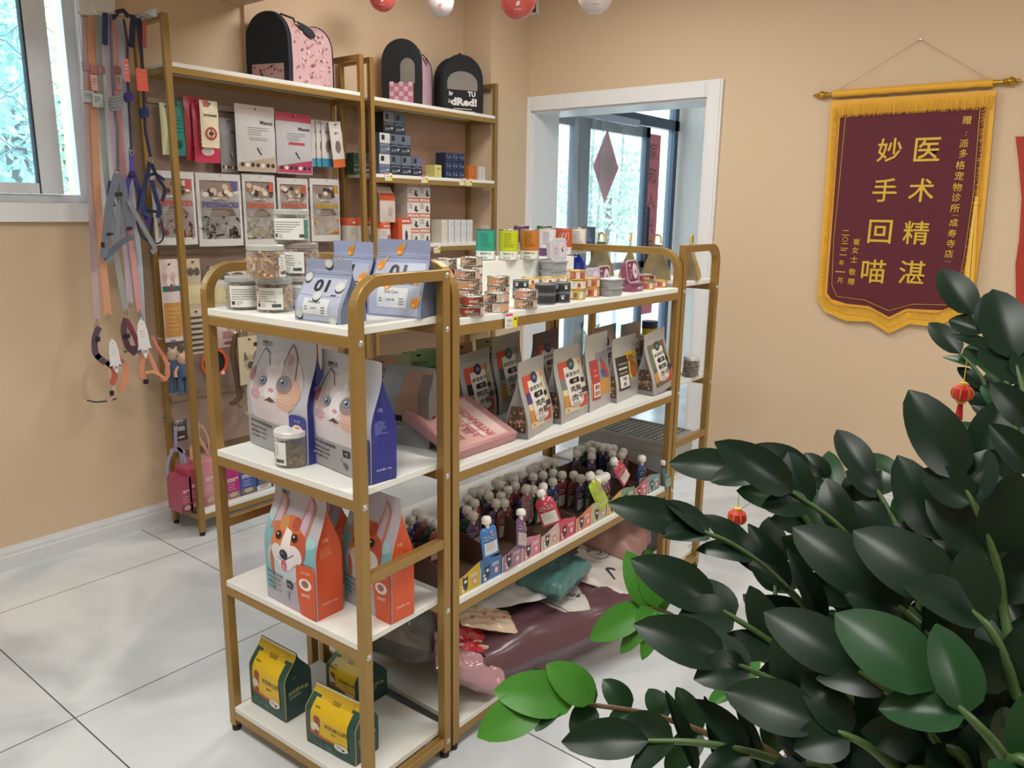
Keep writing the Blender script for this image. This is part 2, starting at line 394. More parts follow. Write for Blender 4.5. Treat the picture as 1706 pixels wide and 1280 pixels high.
f.box((EX0, VY, 0), (PX, VY+.07, .08), DARK)
f.build('door_frame', e)
xa_, xb_, xc_ = EX0+.07, ony(966, 300, VY).x, ony(1120, 300, VY).x
# two door leaves
for (a_, b_) in ((xa_+.02, xb_-.01), (xb_+.08, xc_-.45)):
    l = MB(); t_ = .07
    l.box((a_, VY+.01, .08), (a_+t_, VY+.06, ZB-.01), DARK).box((b_-t_, VY+.01, .08), (b_, VY+.06, ZB-.01), DARK).box((a_, VY+.01, ZB-.1), (b_, VY+.06, ZB-.01), DARK).box((a_, VY+.01, .08), (b_, VY+.06, .2), DARK).box((a_, VY+.01, 1.0), (b_, VY+.06, 1.06), DARK)
    lo = l.build('door_leaf', e)
    MB().box((a_+t_, VY+.03, .2), (b_-t_, VY+.036, ZB-.1), WG).build('glass_pane', lo)
    MB().tube([(b_-.035, VY-.03, .85), (b_-.035, VY-.03, 1.55)], .014, mat('dark_steel', '#3a4350', .3, .8)).box((b_-.04, VY-.03, .9), (b_-.03, VY+.02, .92), DARK).box((b_-.04, VY-.03, 1.48), (b_-.03, VY+.02, 1.5), DARK).build('door_handle', lo)
MB().box((xc_-.44, VY+.03, .08), (xc_, VY+.036, ZB), WG).build('glass_pane', e)
MB().box((EX0, VY+.03, ZB+.09), (PX, VY+.036, 2.8), WG).build('transom_pane', e)
RED = mat('backlit_red_paper', '#e0808a', .7, var=.12, vs=8)  # red lightened to pink: the backlit wash is put into the colour
GREYI = mat('muted_ink', '#8a5a60', .7)
# vertical couplet pasted on the fixed pane
cp = MB(); ca, cb = ony(1078, 300, VY).x, ony(1101, 300, VY).x
cp.box((ca, VY+.022, .55), (cb, VY+.028, 2.2), RED)
Pc = lambda x, y, h: (ca+x, VY+.022-h, y)
for i, ch in enumerate('家和人兴百福临'): cp.p_text(Pc, ch, (cb-ca)/2, 2.05-i*.22, .15, GREYI, .001, bold=.010)
tag(cp.build('door_couplet'), 'tall red paper couplet pasted on the entrance glass', 'decoration')
# diamond 'fu' on the leaf
q = ony(1014, 278, VY); dm = MB(); s_ = .20
dm.add([(q.x-s_, VY+.024, q.z), (q.x, VY+.024, q.z-s_*1.5), (q.x+s_, VY+.024, q.z), (q.x, VY+.024, q.z+s_*1.5),
        (q.x-s_, VY+.029, q.z), (q.x, VY+.029, q.z-s_*1.5), (q.x+s_, VY+.029, q.z), (q.x, VY+.029, q.z+s_*1.5)], [(0, 1, 2, 3), (7, 6, 5, 4), (0, 4, 5, 1), (1, 5, 6, 2), (2, 6, 7, 3), (3, 7, 4, 0)], RED)
dm.p_text(lambda x, y, h: (q.x+x, VY+.024-h, q.z+y), '福', 0, 0, .2, GREYI, .001, bold=.010)
tag(dm.build('door_decoration'), 'red diamond shaped paper charm on the entrance door', 'decoration')
STEEL0 = mat('bracket_steel', '#b9bcc0', .3, .8)
CURT = clearmat('curtain_plastic', (.84, .86, .88), .20, .12)
ct = thing('strip_curtain', 'clear plastic strip curtain hanging in front of the entrance', 'curtain', (0, 0, 0))
yc = VY-.18
MB().box((ony(925, 195, yc).x, yc-.02, 2.2), (ony(1063, 207, yc).x, yc+.02, 2.25), mat('curtain_rail', '#b9bccb', .4)).box((ony(940, 195, yc).x, yc, 2.21), (ony(944, 195, yc).x, VY+.001, 2.24), STEEL0).box((ony(1050, 207, yc).x, yc, 2.21), (ony(1054, 207, yc).x, VY+.001, 2.24), STEEL0).build('rail', ct)
ux = [925, 958, 986, 1000, 1032, 1062]
for i in range(len(ux)-1):
    xa2, xb2 = ony(ux[i], 230, yc).x, ony(ux[i+1], 230, yc).x+.05
    MB().grid(lambda a, c: (xa2+(xb2-xa2)*a+.02*sin(c*3+i), yc-.004*i+.02*sin(a*pi)+.01*sin(c*9+i), .03+2.19*c), 6, 14, CURT).build('strip', ct)
# dark framed sign high on the right wall
sg = MB().box((XW-.012, 3.232, 2.73), (XW, 3.50, 2.9), mat('sign_green', '#33423f', .5)).box((XW-.016, 3.232, 2.724), (XW, 3.50, 2.735), WHITE).box((XW-.016, 3.226, 2.724), (XW, 3.236, 2.9), WHITE)
tag(sg.build('wall_sign'), 'dark green sign with white frame high on the wall above the doorway', 'sign')

# ceiling light panels, one round each lamp light
for i, (x, y) in enumerate([(0.2, .6), (2.3, .6), (.2, 1.75), (2.9, 2.3), (0.2, -1.6), (2.3, -1.6)]):
    m = MB().box((x-.32, y-.32, CEIL-.035), (x+.32, y-.305, CEIL), WHITE).box((x-.32, y+.305, CEIL-.035), (x+.32, y+.32, CEIL), WHITE).box((x-.32, y-.305, CEIL-.035), (x-.305, y+.305, CEIL), WHITE).box((x+.305, y-.305, CEIL-.035), (x+.32, y+.305, CEIL), WHITE)
    tag(m.build('ceiling_light'), 'square white ceiling light frame overhead', 'ceiling light', 'ceiling light panels')
# ================================================================== RACKS
GOLD = mat('gold_painted_steel', '#a08048', .36, .45, var=.05, vs=12)
BOARD = mat('white_shelf_board', '#e4e5e0', .45, var=.03, vs=6)
BLK = mat('black_rubber', '#1c1a1a', .6); STEEL = mat('bolt_steel', '#c9c6c2', .25, .9)
def bolt(parent, p, n, r=.0065):
    """small round headed bolt at p, facing direction n"""
    m = MB().lathe([(r, 0), (r, .002), (r*.6, .0045), (0, .005)], STEEL, 10).lathe([(r*1.35, -.001), (r*1.35, .0008)], STEEL, 10)
    o = m.build('bolt', parent); o.location = p; o.rotation_euler = Vector(n).to_track_quat('Z', 'Y').to_euler(); return o
T = .026
def uframe(a, c, top, ra, rc, foot=.018):
    """inverted-U square tube: a, c are plan points (post centres); ra, rc corner radii (0 = square)"""
    a = Vector((a[0], a[1], 0)); c = Vector((c[0], c[1], 0)); d = (c-a).normalized(); z = Vector((0, 0, 1)); h = top-T/2
    pts = [a+z*foot]
    def arc(cen, s, r):
        out = []
        for i in range(9):
            t = pi/2*i/8
            out.append((cen, t))
        return out
    if ra > 0:
        cen = a+d*ra+z*(h-ra)
        pts += [cen-d*(ra*cos(t))+z*(ra*sin(t)) for t in [pi/2*i/8 for i in range(9)]]
    else: pts += [a+z*h]
    if rc > 0:
        cen = c-d*rc+z*(h-rc)
        pts += [cen+d*(rc*sin(t))+z*(rc*cos(t)) for t in [pi/2*i/8 for i in range(9)]]
    else: pts += [c+z*h]
    pts += [c+z*foot]
    n = d.cross(z)
    # rectangular sweep with mitred square corners
    m = MB(); vs = []; fs = []; L = len(pts)
    for i, p in enumerate(pts):
        t1 = (pts[i]-pts[i-1]).normalized() if i else (pts[1]-pts[0]).normalized()
        t2 = (pts[i+1]-pts[i]).normalized() if i < L-1 else t1
        t = (t1+t2).normalized(); u = n.cross(t).normalized(); k = 1/max(.3, t.dot(t2))
        for s1, s2 in ((-1, -1), (1, -1), (1, 1), (-1, 1)): vs.append(p+u*(s1*T/2*k)+n*(s2*T/2))
    for i in range(L-1):
        for q in range(4): fs.append((i*4+q, i*4+(q+1) % 4, i*4+4+(q+1) % 4, i*4+4+q))
    fs += [(3, 2, 1, 0), tuple((L-1)*4+q for q in range(4))]
    m.add(vs, fs, GOLD, False); return m
def rack(name, label, W, D, top, shelves, frames_along, rads, crossbars=(), origin=(0, 0), rz=0, backbar=True, rail=.026):
    """local box [0,W]x[0,D]; frames_along 'x': the end frames run along x at y=0 and y=D, and the shelf rails along y"""
    t = thing(name, label, 'shelf rack', (origin[0], origin[1], 0), rz)
    h = T/2
    if frames_along == 'x': ends = [((h, h), (W-h, h)), ((h, D-h), (W-h, D-h))]
    else: ends = [((h, h), (h, D-h)), ((W-h, h), (W-h, D-h))]
    for a, c in ends:
        uframe(a, c, top, rads[0], rads[1]).build('end_frame', t, bevel=.0022)
        for p in (a, c): 
            f_ = MB().lathe([(.013, 0), (.013, .012), (.010, .014), (.010, .02)], BLK, 12).build('foot', t); f_.location = (p[0], p[1], 0)
        for zc in crossbars:
            lo = (a[0], a[1], zc); hi = (c[0], c[1], zc)
            if frames_along == 'x': MB().box((a[0]+h, a[1]-h+.001, zc), (c[0]-h, a[1]+h-.001, zc+T), GOLD).build('crossbar', t, bevel=.002)
            else: MB().box((a[0]-h+.001, a[1]+h, zc), (a[0]+h-.001, c[1]-h, zc+T), GOLD).build('crossbar', t, bevel=.002)
    for z in shelves:
        if frames_along == 'x':
            for x in (h, W-h): MB().box((x-h+.001, T, z-rail), (x+h-.001, D-T, z), GOLD).build('shelf_rail', t, bevel=.002)
            MB().rbox((.001, T+.001, z), (W-.001, D-T-.001, z+.018), BOARD, .0015).build('shelf_board', t)
            for x in (h, W-h):
                for y, s in ((0, -1), ): bolt(t, (x, y, z-rail/2), (0, -1, 0))
        else:
            for y in (h, D-h): MB().box((T, y-h+.001, z-rail), (W-T, y+h-.001, z), GOLD).build('shelf_rail', t, bevel=.002)
            MB().rbox((T+.001, .001, z), (W-T-.001, D-.001, z+.018), BOARD, .0015).build('shelf_board', t)
    return t
S1e, S2e, S3e, S4e = 1.224, .8437, .4633, .0652
S1, S2, S3, S4 = 1.214, .8251, .4445, .06
BT = .018
XA, XB, Y0r, Y1r, XL, XR = 1.0993, 1.4105, 1.3024, 1.8887, 2.6565, 2.9684
AE = .033
ENDR = rack('display_rack', 'gold framed end rack with white shelves holding cat and dog food bags', XB-XA, Y1r-Y0r, 1.357, [S1e, S2e, S3e, S4e], 'x', (.07, 0), (.632, .065-.026), (XA, Y0r), AE)
bolt(ENDR, (XB-XA-T/2, 0, 1.357-T/2), (0, -1, 0))
LONGR = rack('display_rack', 'long gold framed rack with white shelves of cans, bags and pouches', XL-XB-.006, .602, 1.375, [S1, S2, S3, S4], 'y', (.075, .075), (), (XB+.012, 1.3165), -.004)
FARR = rack('display_rack', 'narrow gold framed end rack at the far end with gold gift bags on top', XR-XL, .60, 1.385, [1.228, .84, .4445, .06], 'x', (0, .06), (.60, .034), (XL+.012, 1.309), -.004)
# wall racks
RAX0, RAX1, RAY, RAD = 1.762, 2.8143, 3.2148, .259
RBX0, RBX1 = 2.8556, 3.884
WRA = rack('tall_rack', 'tall gold framed wall rack with back panel hung with treat bags and leads', RAX1-RAX0, RAD, 2.2566, [2.055, .1009], 'y', (0, 0), (2.055-.026-.001, .075), (RAX0, RAY))
WRB = rack('tall_rack', 'tall gold framed wall rack stacked with dark tins and white boxes', RBX1-RBX0, RAD, 2.2527, [2.0453, 1.6606, 1.287, .84, .45, .1], 'y', (0, 0), (2.0453-.026,), (RBX0, RAY))
# pegboard back panel and the bars that carry the hooks
PEG = mat('pegboard_panel', '#a08a7c', .6, var=.05, vs=5)
MB().box((T, RAD-.02, .35), (RAX1-RAX0-T, RAD-.012, 2.03), PEG).build('back_panel', WRA)
HZ = [1.93, 1.60, 1.28, .92, .60]
for z in HZ: MB().box((T, RAD-.034, z), (RAX1-RAX0-T, RAD-.02, z+.022), mat('panel_rail', '#9c8a78', .45, .3)).build('hook_rail', WRA)
# metal back panel of rack B
MB().box((T, RAD-.014, .12), (RBX1-RBX0-T, RAD-.01, 2.02), mat('rack_back_panel', '#b08f78', .6, var=.04, vs=4)).build('back_panel', WRB)
# price tags
def pricetag(px, ypl, z, label, rotz=0, side='y', xpl=None, w_=.052, group='price tags on the shelf edges'):
    p = ony(px[0], px[1], ypl) if side == 'y' else onx(px[0], px[1], xpl)
    m = MB().box((-w_/2, -.002, -.02), (w_/2, 0, .02), pm('#e9e7df'))
    P = lambda x, y, h: (x, -.002-h, y)
    m.p_rect(P, w_*.12, -.019, w_/2-.001, .012, pm('#e6d61e'), .0004).p_rect(P, -w_/2, .013, w_*.1, .019, pm('#d8437c'), .0004)
    m.p_text(P, '18.0', -.008, 0, .009, pm('#555555'), .0006).p_lines(P, -.022, -.01, .004, 2, .005, pm('#777777')).p_rect(P, .012, 0, .022, .006, pm('#3b3a1a'), .0006)
    o = m.build('price_tag'); tag(o, label, 'price tag', group); place(o, p, (0, 0, rotz)); return o
pricetag((383, 531), 0, 0, 'price tag on the top shelf edge of the near end rack', -pi/2+AE, 'x', XA-.004)
pricetag((851, 534), 1.3125, 0, 'price tag on the top shelf edge of the long can rack')
for i, (px, s) in enumerate([((647, 295), 'leftmost'), ((707, 299), 'second from left'), ((770, 303), 'third from left'), ((781, 304), 'rightmost')]):
    pricetag(px, RAY-.002, 0, 'price tag on the edge of the dark tin shelf, %s of four' % s)
pricetag((728, 416), RAY-.002, 0, 'price tag on the shelf edge under the white boxes')
# ================================================================== POUCHES AND BAGS
def smooth(x): x = max(0, min(1, x)); return x*x*(3-2*x)
def pouch(name, W, H, D, front, side=None, prints=None, rear=None, t0=.15, t1=.84, fold=.32, bulge=.008, seal=None, seed=0, sprints=None, taper=.0, lip=None, wob=.0012, smat=None):
    """flat bottomed gusset bag; front faces -Y, base centre at the origin. One mesh."""
    m = MB(); front = pm(front) if isinstance(front, str) else front
    side = front if side is None else (pm(side) if isinstance(side, str) else side)
    back = side if rear is None else (pm(rear) if isinstance(rear, str) else rear)
    seal = front if seal is None else (pm(seal) if isinstance(seal, str) else seal)
    dep = lambda t: .0016 + (D-.0016)*(1-smooth((t-t0)/(t1-t0)))
    wid = lambda t: W*(1-taper*smooth(t)*.5)*(1+.02*sin(pi*min(1, t/.8)))*(1 if t > .02 else .985)
    def blg(t): return bulge*sin(pi*min(1, t/t1))**.8 if t < t1 else 0
    def yf(u, t):   # u in [-1,1]
        k = (1-u*u)
        return -dep(t)/2-blg(t)*k+wob*sin(t*11+u*3+seed)*min(1, dep(t)/D*1.2)*k
    NY = 44; NX = 14
    ts = [i/NY for i in range(NY+1)]
    def P(x, y, h):
        t = max(0, min(1, y/H)); w_ = wid(t)/2; u = max(-1.02, min(1.02, x/(W/2)))
        return (u*w_, yf(u, t)-h*1.3-(.0005 if h else 0), y)
    m.grid(lambda a, b: P((a-.5)*W, b*H*.87, 0), NX, NY, front); m.grid(lambda a, b: P((a-.5)*W, H*(.87+.13*b), 0), NX, 3, seal)
    m.grid(lambda a, b: ((.5-a)*wid(b), -yf(1-2*a, b), b*H), NX, NY, back)
    for s in (-1, 1):
        def sd(a, b, s=s):
            d = dep(b); f = fold*d*smooth(b/.7)*(1-abs(2*a-1)); x = s*(wid(b)/2-f); y = (a-.5)*d*s
            return (x, y, b*H)
        m.grid(lambda a, b, sd=sd: sd(a, b), 4, NY//2, side, smooth=False)
        # quad-seal edge ribs
        for e in ((-1,) if lip is None else lip):
            m.tube([(s*wid(t)/2, e*dep(t)/2, t*H) for t in ts], .0011, seal, 4)
    m.add([(-wid(0)/2, -D/2, .0005), (wid(0)/2, -D/2, .0005), (wid(0)/2, D/2, .0005), (-wid(0)/2, D/2, .0005)], [(3, 2, 1, 0)], side)
    if prints: prints(m, P, W, H)
    if sprints:
        def PS(x, y, h, s=1):
            t = y/H; d = dep(t); a = x/D+.5; f = fold*d*smooth(t/.7)*(1-abs(2*a-1)); return (s*(wid(t)/2-f+h), (a-.5)*d*s, y)
        sprints(m, PS, D, H)
    return m.build(name, ang=50)
def stand(fl, fr, z, top=None, back=None, D=None, Wd=None):
    """front bottom corner pixels -> (centre location, rz, W, H, D)"""
    c, rz, W = front_edge(fl, fr, z)
    if back is not None: D = (onz(*back, z)-onz(*fr, z)).length
    n = Vector((-sin(rz), cos(rz), 0)); loc = c+n*(D/2)
    H = None
    if top is not None: H = ath(loc, *top)-z
    return loc, rz, (Wd or W), H, D
K0 = '#1d1d24'
def tiny(m, P, x, y, w_, h_, n, col, seed=3): m.p_lines(P, x, y, x+w_, n, h_/max(1, n), pm(col), h_/max(1, n)*.45, seed)
# ---- 01 oral care bags
def oral(kind):
    def f(m, P, W, H):
        bl = pm('#c6ccdc')
        m.p_rect(P, -W*.46, H*.03, W*.46, H*.70, pm('#aab2c8'), .0004)
        m.p_text(P, '01', -W*.02, H*.585, H*.19, pm(K0), .0014, bold=.025, w=W*.31) 
        m.p_rect(P, -W*.42, H*.425, W*.44, H*.430, pm('#5d6478'), .0008); tiny(m, P, W*.24, H*.437, W*.14, .006, 1, K0)
        m.p_rect(P, -W*.30, H*.13, W*.26, H*.385, pm('#cfd6da'), .0008)
        m.p_text(P, 'Oral Care', -W*.04, H*.335, H*.042, pm(K0), .0012, w=W*.26)
        m.p_text(P, '洁齿护理', -W*.04, H*.235, H*.03, pm('#333840'), .0012)
        tiny(m, P, -W*.26, H*.24, W*.08, .012, 2, '#6d7680'); tiny(m, P, W*.12, H*.24, W*.11, .018, 3, '#6d7680'); 
        spots = [(-.38, .70), (.02, .93), (.36, .58), (-.02, .43), (-.38, .12), (.36, .05)] if kind == 0 else [(-.05, .86), (-.38, .66), (.38, .50), (-.12, .42), (.40, .2)]
        for i, (x, y) in enumerate(spots):
            r = W*(.085 if kind == 0 else .07)
            if kind == 0:
                m.p_ell(P, x*W, y*H-r*.35, r, r*.85, pm('#3a3f4a'), .0010, n=14); m.p_ell(P, x*W, y*H, r, r*.8, pm('#ccd0cc'), .0018, n=14); m.p_ring(P, x*W, y*H, r*.6, r*.68, pm('#a9b0aa'), .0022, 14, .8)
            else:
                m.p_ell(P, x*W, y*H, r, r*1.25, pm('#d58a34'), .0010, rot=-.5, n=14); m.p_ell(P, x*W-r*.3, y*H-r*.5, r*.45, r*.4, pm('#e9b45e'), .0016, n=10); m.p_quad(P, [(x*W, y*H+r*.5), (x*W+r*.9, y*H+r*.1), (x*W+r*1.7, y*H+r*1.8), (x*W+r*1.2, y*H+r*1.9)], pm('#c9a06a'), .0008, 2)
        m.p_rect(P, -W*.49, H*.765, W*.49, H*.775, pm('#8e98b4'), .0006); m.p_rect(P, -W*.49, H*.80, W*.49, H*.806, pm('#b9c2d6'), .0006)
    return f
z1 = S1e+BT; z2 = S2e+BT; z3 = S3e+BT; z4 = S4e+BT
def bag_at(name, label, cat, fl, fr, z, top, back=None, D=None, group=None, H=None, **kw):
    loc, rz, W, h, D = stand(fl, fr, z, top, back, D)
    o = pouch(name, W, H or h, D, **kw); tag(o, label, cat, group); place(o, (loc.x, loc.y, z), (0, 0, rz)); return o
GO = 'grey blue oral care pouches'
bag_at('treat_pouch', 'small grey blue pouch printed 01 with round white tablets, front of the three', 'bag', (492.6, 532.7), (567, 541.8), z1, (528, 432), D=.085, front='#8d97b3', side='#6c7690', prints=oral(0), group=GO, seed=1)
bag_at('treat_pouch', 'grey blue pouch with orange drops behind the front 01 pouch', 'bag', (539, 514), (603, 523), z1, (570, 402), D=.085, front='#96a3c6', side='#5d678c', prints=oral(1), group=GO, seed=2)
bag_at('treat_pouch', 'wide grey blue pouch printed 01 behind the curved gold rail', 'bag', (613, 525), (700, 532), z1, (655, 399), D=.10, front='#8c97b8', side='#626a80', prints=oral(1), group=GO, seed=3)
# ---- cat bags
def cat_print(m, P, W, H):
    c = lambda x: pm(x, .42)
    E = lambda x, y, rx, ry, col, h=.0006, rot=0, n=18: m.p_ell(P, x*W, y*H, rx*W, ry*H, c(col), h, rot, n)
    E(.02, .60, .40, .25, '#c9c2c6', .0004); E(-.10, .50, .34, .24, '#d6d2d6', .0006); E(-.06, .34, .34, .14, '#cfc8ce', .0007)
    E(-.30, .62, .12, .10, '#c7a9ae', .0008); E(.24, .56, .17, .11, '#c9a692', .0008); E(.20, .47, .13, .07, '#cfab97', .0009); E(-.30, .48, .10, .05, '#c79fae', .0008)
    # ears
    m.p_quad(P, [(-.40*W, .62*H), (-.16*W, .72*H), (-.20*W, .81*H), (-.33*W, .85*H)], c('#b9b4b8'), .0010); m.p_line(P, [(-.40*W, .64*H), (-.385*W, .76*H), (-.32*W, .85*H), (-.24*W, .82*H), (-.17*W, .73*H)], .0025, c('#4a4548'), .0014)
    m.p_quad(P, [(.06*W, .75*H), (.30*W, .64*H), (.22*W, .84*H), (.14*W, .92*H)], c('#bfaeb2'), .0010); m.p_line(P, [(.05*W, .76*H), (.10*W, .88*H), (.15*W, .925*H), (.24*W, .83*H), (.29*W, .66*H)], .0028, c('#5d4248'), .0014); E(.15, .80, .05, .045, '#a98a8e', .0013)
    E(-.42, .63, .05, .06, '#a86a70', .0011); E(.03, .68, .05, .10, '#dcdadf', .0012)
    # face
    E(-.04, .57, .09, .14, '#e0dee2', .0012); E(.15, .61, .12, .07, '#8d7e80', .0013); E(-.24, .60, .11, .055, '#a99ea2', .0012)
    for x, y in ((-.20, .60), (.13, .625)):
        E(x, y, .064, .034, '#5a6270', .0016); E(x, y, .048, .026, '#7f98ac', .0019); E(x, y, .026, .016, '#20262e', .0022); E(x-.02, y+.012, .013, .008, '#eef2f4', .0025, n=8)
    E(-.02, .545, .045, .016, '#cf8f9c', .0018); m.p_line(P, [(-.10*W, .45*H), (-.02*W, .485*H), (.06*W, .455*H)], .0035, c('#5a3c40'), .0018); E(-.02, .463, .05, .014, '#6a3e44', .0019)
    for sx in (-1, 1):
        for k in (0, 1, 2): m.p_line(P, [(-.02*W+sx*.1*W, (.50-.02*k)*H), (-.02*W+sx*.3*W, (.52-.045*k)*H)], .0008, c('#eceaee'), .0017)
    m.p_rect(P, -.49*W, 0.01*H, .49*W, .27*H, c('#9c9da1'), .0012)
    m.p_text(P, '全价成年期猫粮', -.22*W, .235*H, .028*H, c(K0), .0020, w=.42*W, bold=.010)
    for i, w_ in enumerate((.30, .30, .26)): m.p_text(P, ['鲜鸡肉 益生菌', '营养配方 守护', '净含量 1.5kg'][i], -.43*W, (.185-.042*i)*H, .020*H, c('#2a2a30'), .0020, w=w_*W, align='l', bold=.015)
    m.p_rect(P, .10*W, .175*H, .21*W, .235*H, c('#17171b'), .0020); m.p_text(P, '+3', .155*W, .205*H, .03*H, c('#e8e8ea'), .0026)
    m.p_line(P, [(.06*W, .15*H), (.10*W, .09*H), (.12*W, .13*H)], .0022, c('#3b3b40'), .0019); E(.135, .09, .03, .03, '#55565a', .0019)
    m.p_rect(P, .27*W, 0.0*H, .495*W, .375*H, c('#3b3f8e'), .0024); m.p_ell(P, .38*W, .375*H, .113*W, .025*H, c('#3b3f8e'), .0024)
    m.p_text(P, '冻干双拼', .385*W, .35*H, .018*H, c('#c8cbe8'), .0030); m.p_ell(P, .385*W, .27*H, .075*W, .05*H, c('#e2d6c0'), .0030); m.p_ell(P, .385*W, .275*H, .045*W, .03*H, c('#cf6a4c'), .0034)
    tiny(m, P, .29*W, .20*H, .17*W, .03, 4, '#a9aed8')
    m.p_text(P, '宠粮日记', -.30*W, .895*H, .030*H, c(K0), .0012, w=.17*W, bold=.014); m.p_rect(P, -.385*W, .868*H, -.215*W, .872*H, c(K0), .0012)
def blue_side(m, P, D, H):
    m.p_text(P, '养生', .0*D, .60*H, .035*H, pm('#b9bde6'), .001, bold=.010); tiny(m, P, -.28*D, .5*H, .56*D, .11*H, 8, '#7d83c4'); m.p_text(P, '净含量1.5kg', 0, .11*H, .022*H, pm('#d0d3f0'), .001, w=.6*D)
CG = 'cat food bags with a kitten face'
cb = dict(front='#b7bcc8', side='#2f3486', rear='#5a5e9a', prints=cat_print, sprints=blue_side, t0=.45, t1=.9, fold=.30, bulge=.012)
bag_at('cat_food_bag', 'silver cat food bag with a kitten face, left of the pair behind the clear jar', 'bag', (418, 738), (514, 776), z2, (470, 556), D=.075, group=CG, seed=1, **cb)
bag_at('cat_food_bag', 'silver cat food bag with a kitten face and blue side, in front', 'bag', (523, 770), (618.6, 809.5), z2, (585, 592), back=(660, 797), group=CG, seed=4, **cb)
# ---- corgi bags
def dog_print(m, P, W, H):
    c = lambda x: pm(x, .42)
    E = lambda x, y, rx, ry, col, h=.0006, rot=0, n=18: m.p_ell(P, x*W, y*H, rx*W, ry*H, c(col), h, rot, n)
    m.p_rect(P, -.49*W, .10*H, -.30*W, .70*H, c('#7fb4bf'), .0004); m.p_rect(P, .10*W, .45*H, .49*W, .62*H, c('#7db3bd'), .0004); E(.30, .62, .18, .05, '#9fc6cc', .0005); E(-.40, .72, .10, .05, '#a9c6cc', .0005)
    E(-.06, .40, .34, .17, '#c3ccd6', .0006); E(-.30, .36, .05, .10, '#b86a48', .0007)
    # ears
    for q, inn in ((((-.38, .62), (-.18, .66), (-.16, .84), (-.30, .92)), ((-.34, .68), (-.21, .70), (-.20, .83), (-.28, .88))), (((.12, .66), (.33, .60), (.34, .88), (.22, .96)), ((.17, .70), (.29, .66), (.30, .87), (.23, .93)))):
        m.p_quad(P, [(a*W, b*H) for a, b in q], c('#b5776a'), .0009); m.p_quad(P, [(a*W, b*H) for a, b in inn], c('#b9a9bc'), .0013)
    E(.02, .62, .30, .15, '#c76a40', .0012); E(-.18, .52, .12, .10, '#cf7c4a', .0013); E(.23, .55, .12, .12, '#b9543c', .0013); E(.10, .72, .08, .05, '#a8503c', .0014); E(-.12, .70, .08, .06, '#c08a52', .0014)
    m.p_quad(P, [(-.10*W, .46*H), (.10*W, .46*H), (.07*W, .66*H), (-.05*W, .68*H)], c('#e4e2e2'), .0017); E(-.16, .47, .12, .07, '#dcd8dc', .0016); E(.15, .49, .15, .08, '#dedade', .0016); E(0, .44, .16, .09, '#e2e0e4', .0018)
    for x, y in ((-.16, .605), (.14, .625)): E(x, y, .062, .034, '#6d3a2c', .0020); E(x, y, .048, .028, '#241c1c', .0023); E(x-.012, y+.01, .012, .008, '#f2f2f2', .0027, n=8)
    E(-.02, .475, .078, .040, '#1f2230', .0023); E(-.035, .485, .03, .012, '#5b6072', .0027); m.p_line(P, [(-.14*W, .44*H), (-.03*W, .415*H), (.16*W, .50*H)], .0022, c('#3c2832'), .0021)
    E(-.015, .385, .055, .045, '#c25a78', .0022); E(-.015, .37, .03, .028, '#d88a9c', .0025)
    m.p_text(P, '全价成犬粮', -.26*W, .265*H, .032*H, c(K0), .0020, w=.38*W, bold=.010)
    for i in range(3): m.p_text(P, ['鲜鸡肉 益生菌', '营养配方 守护', '净含量 1.5kg'][i], -.43*W, (.215-.042*i)*H, .020*H, c('#2a2a30'), .0020, w=.28*W, align='l', bold=.015)
    m.p_rect(P, .00*W, .20*H, .11*W, .27*H, c('#17171b'), .0020); m.p_text(P, '+3', .055*W, .235*H, .03*H, c('#e8e8ea'), .0026); m.p_line(P, [(-.03*W, .16*H), (.0*W, .12*H), (.04*W, .17*H)], .0025, c('#3b3b44'), .0019); m.p_line(P, [(.0*W, .12*H), (.0*W, .08*H)], .003, c('#5b5c64'), .0019)
    m.p_rect(P, .20*W, 0.0*H, .495*W, .42*H, c('#d2582c'), .0024); m.p_ell(P, .345*W, .42*H, .15*W, .025*H, c('#d2582c'), .0024)
    m.p_text(P, '冻干双拼', .35*W, .385*H, .022*H, c('#f2dcc8'), .0030); m.p_ell(P, .345*W, .29*H, .10*W, .05*H, c('#ece4dc'), .0030); m.p_ell(P, .345*W, .295*H, .055*W, .03*H, c('#9a6a5c'), .0034)
    m.p_text(P, '300亿', .345*W, .20*H, .035*H, c('#f6e8dc'), .0030, bold=.010); tiny(m, P, .23*W, .15*H, .24*W, .10*H, 6, '#f0b08c')
    m.p_text(P, '宠粮日记', -.27*W, .905*H, .030*H, c(K0), .0016, w=.17*W, bold=.014)
def orange_side(m, P, D, H):
    m.p_text(P, '养生', .0*D, .62*H, .035*H, pm('#f0c8b0'), .001, bold=.010); tiny(m, P, -.28*D, .55*H, .56*D, .08*H, 6, '#e8906a'); m.p_text(P, '净含量1.5kg', 0, .12*H, .022*H, pm('#f6d8c8'), .001, w=.6*D)
DG = 'dog food bags with a corgi face'
db = dict(front='#b3aebb', side='#d0552a', rear='#a84a2c', prints=dog_print, sprints=orange_side, t0=.5, t1=.92, fold=.22, bulge=.012)
bag_at('dog_food_bag', 'dog food bag with a corgi face and orange side, leftmost in front', 'bag', (447, 994), (529, 1037), z3, (500, 808), back=(571, 1016), group=DG, seed=1, **db)
bag_at('dog_food_bag', 'dog food bag with a corgi face and orange side, half behind the gold post', 'bag', (575, 1001), (653, 1041.5), z3, (620, 818), back=(695, 1026), group=DG, seed=5, **db)
bag_at('dog_food_bag', 'dog food bag of which mostly the dark orange back shows, behind the leftmost corgi bag', 'bag', (478, 951), (550, 984), z3, (515, 818), D=.10, group=DG, seed=7, **db)
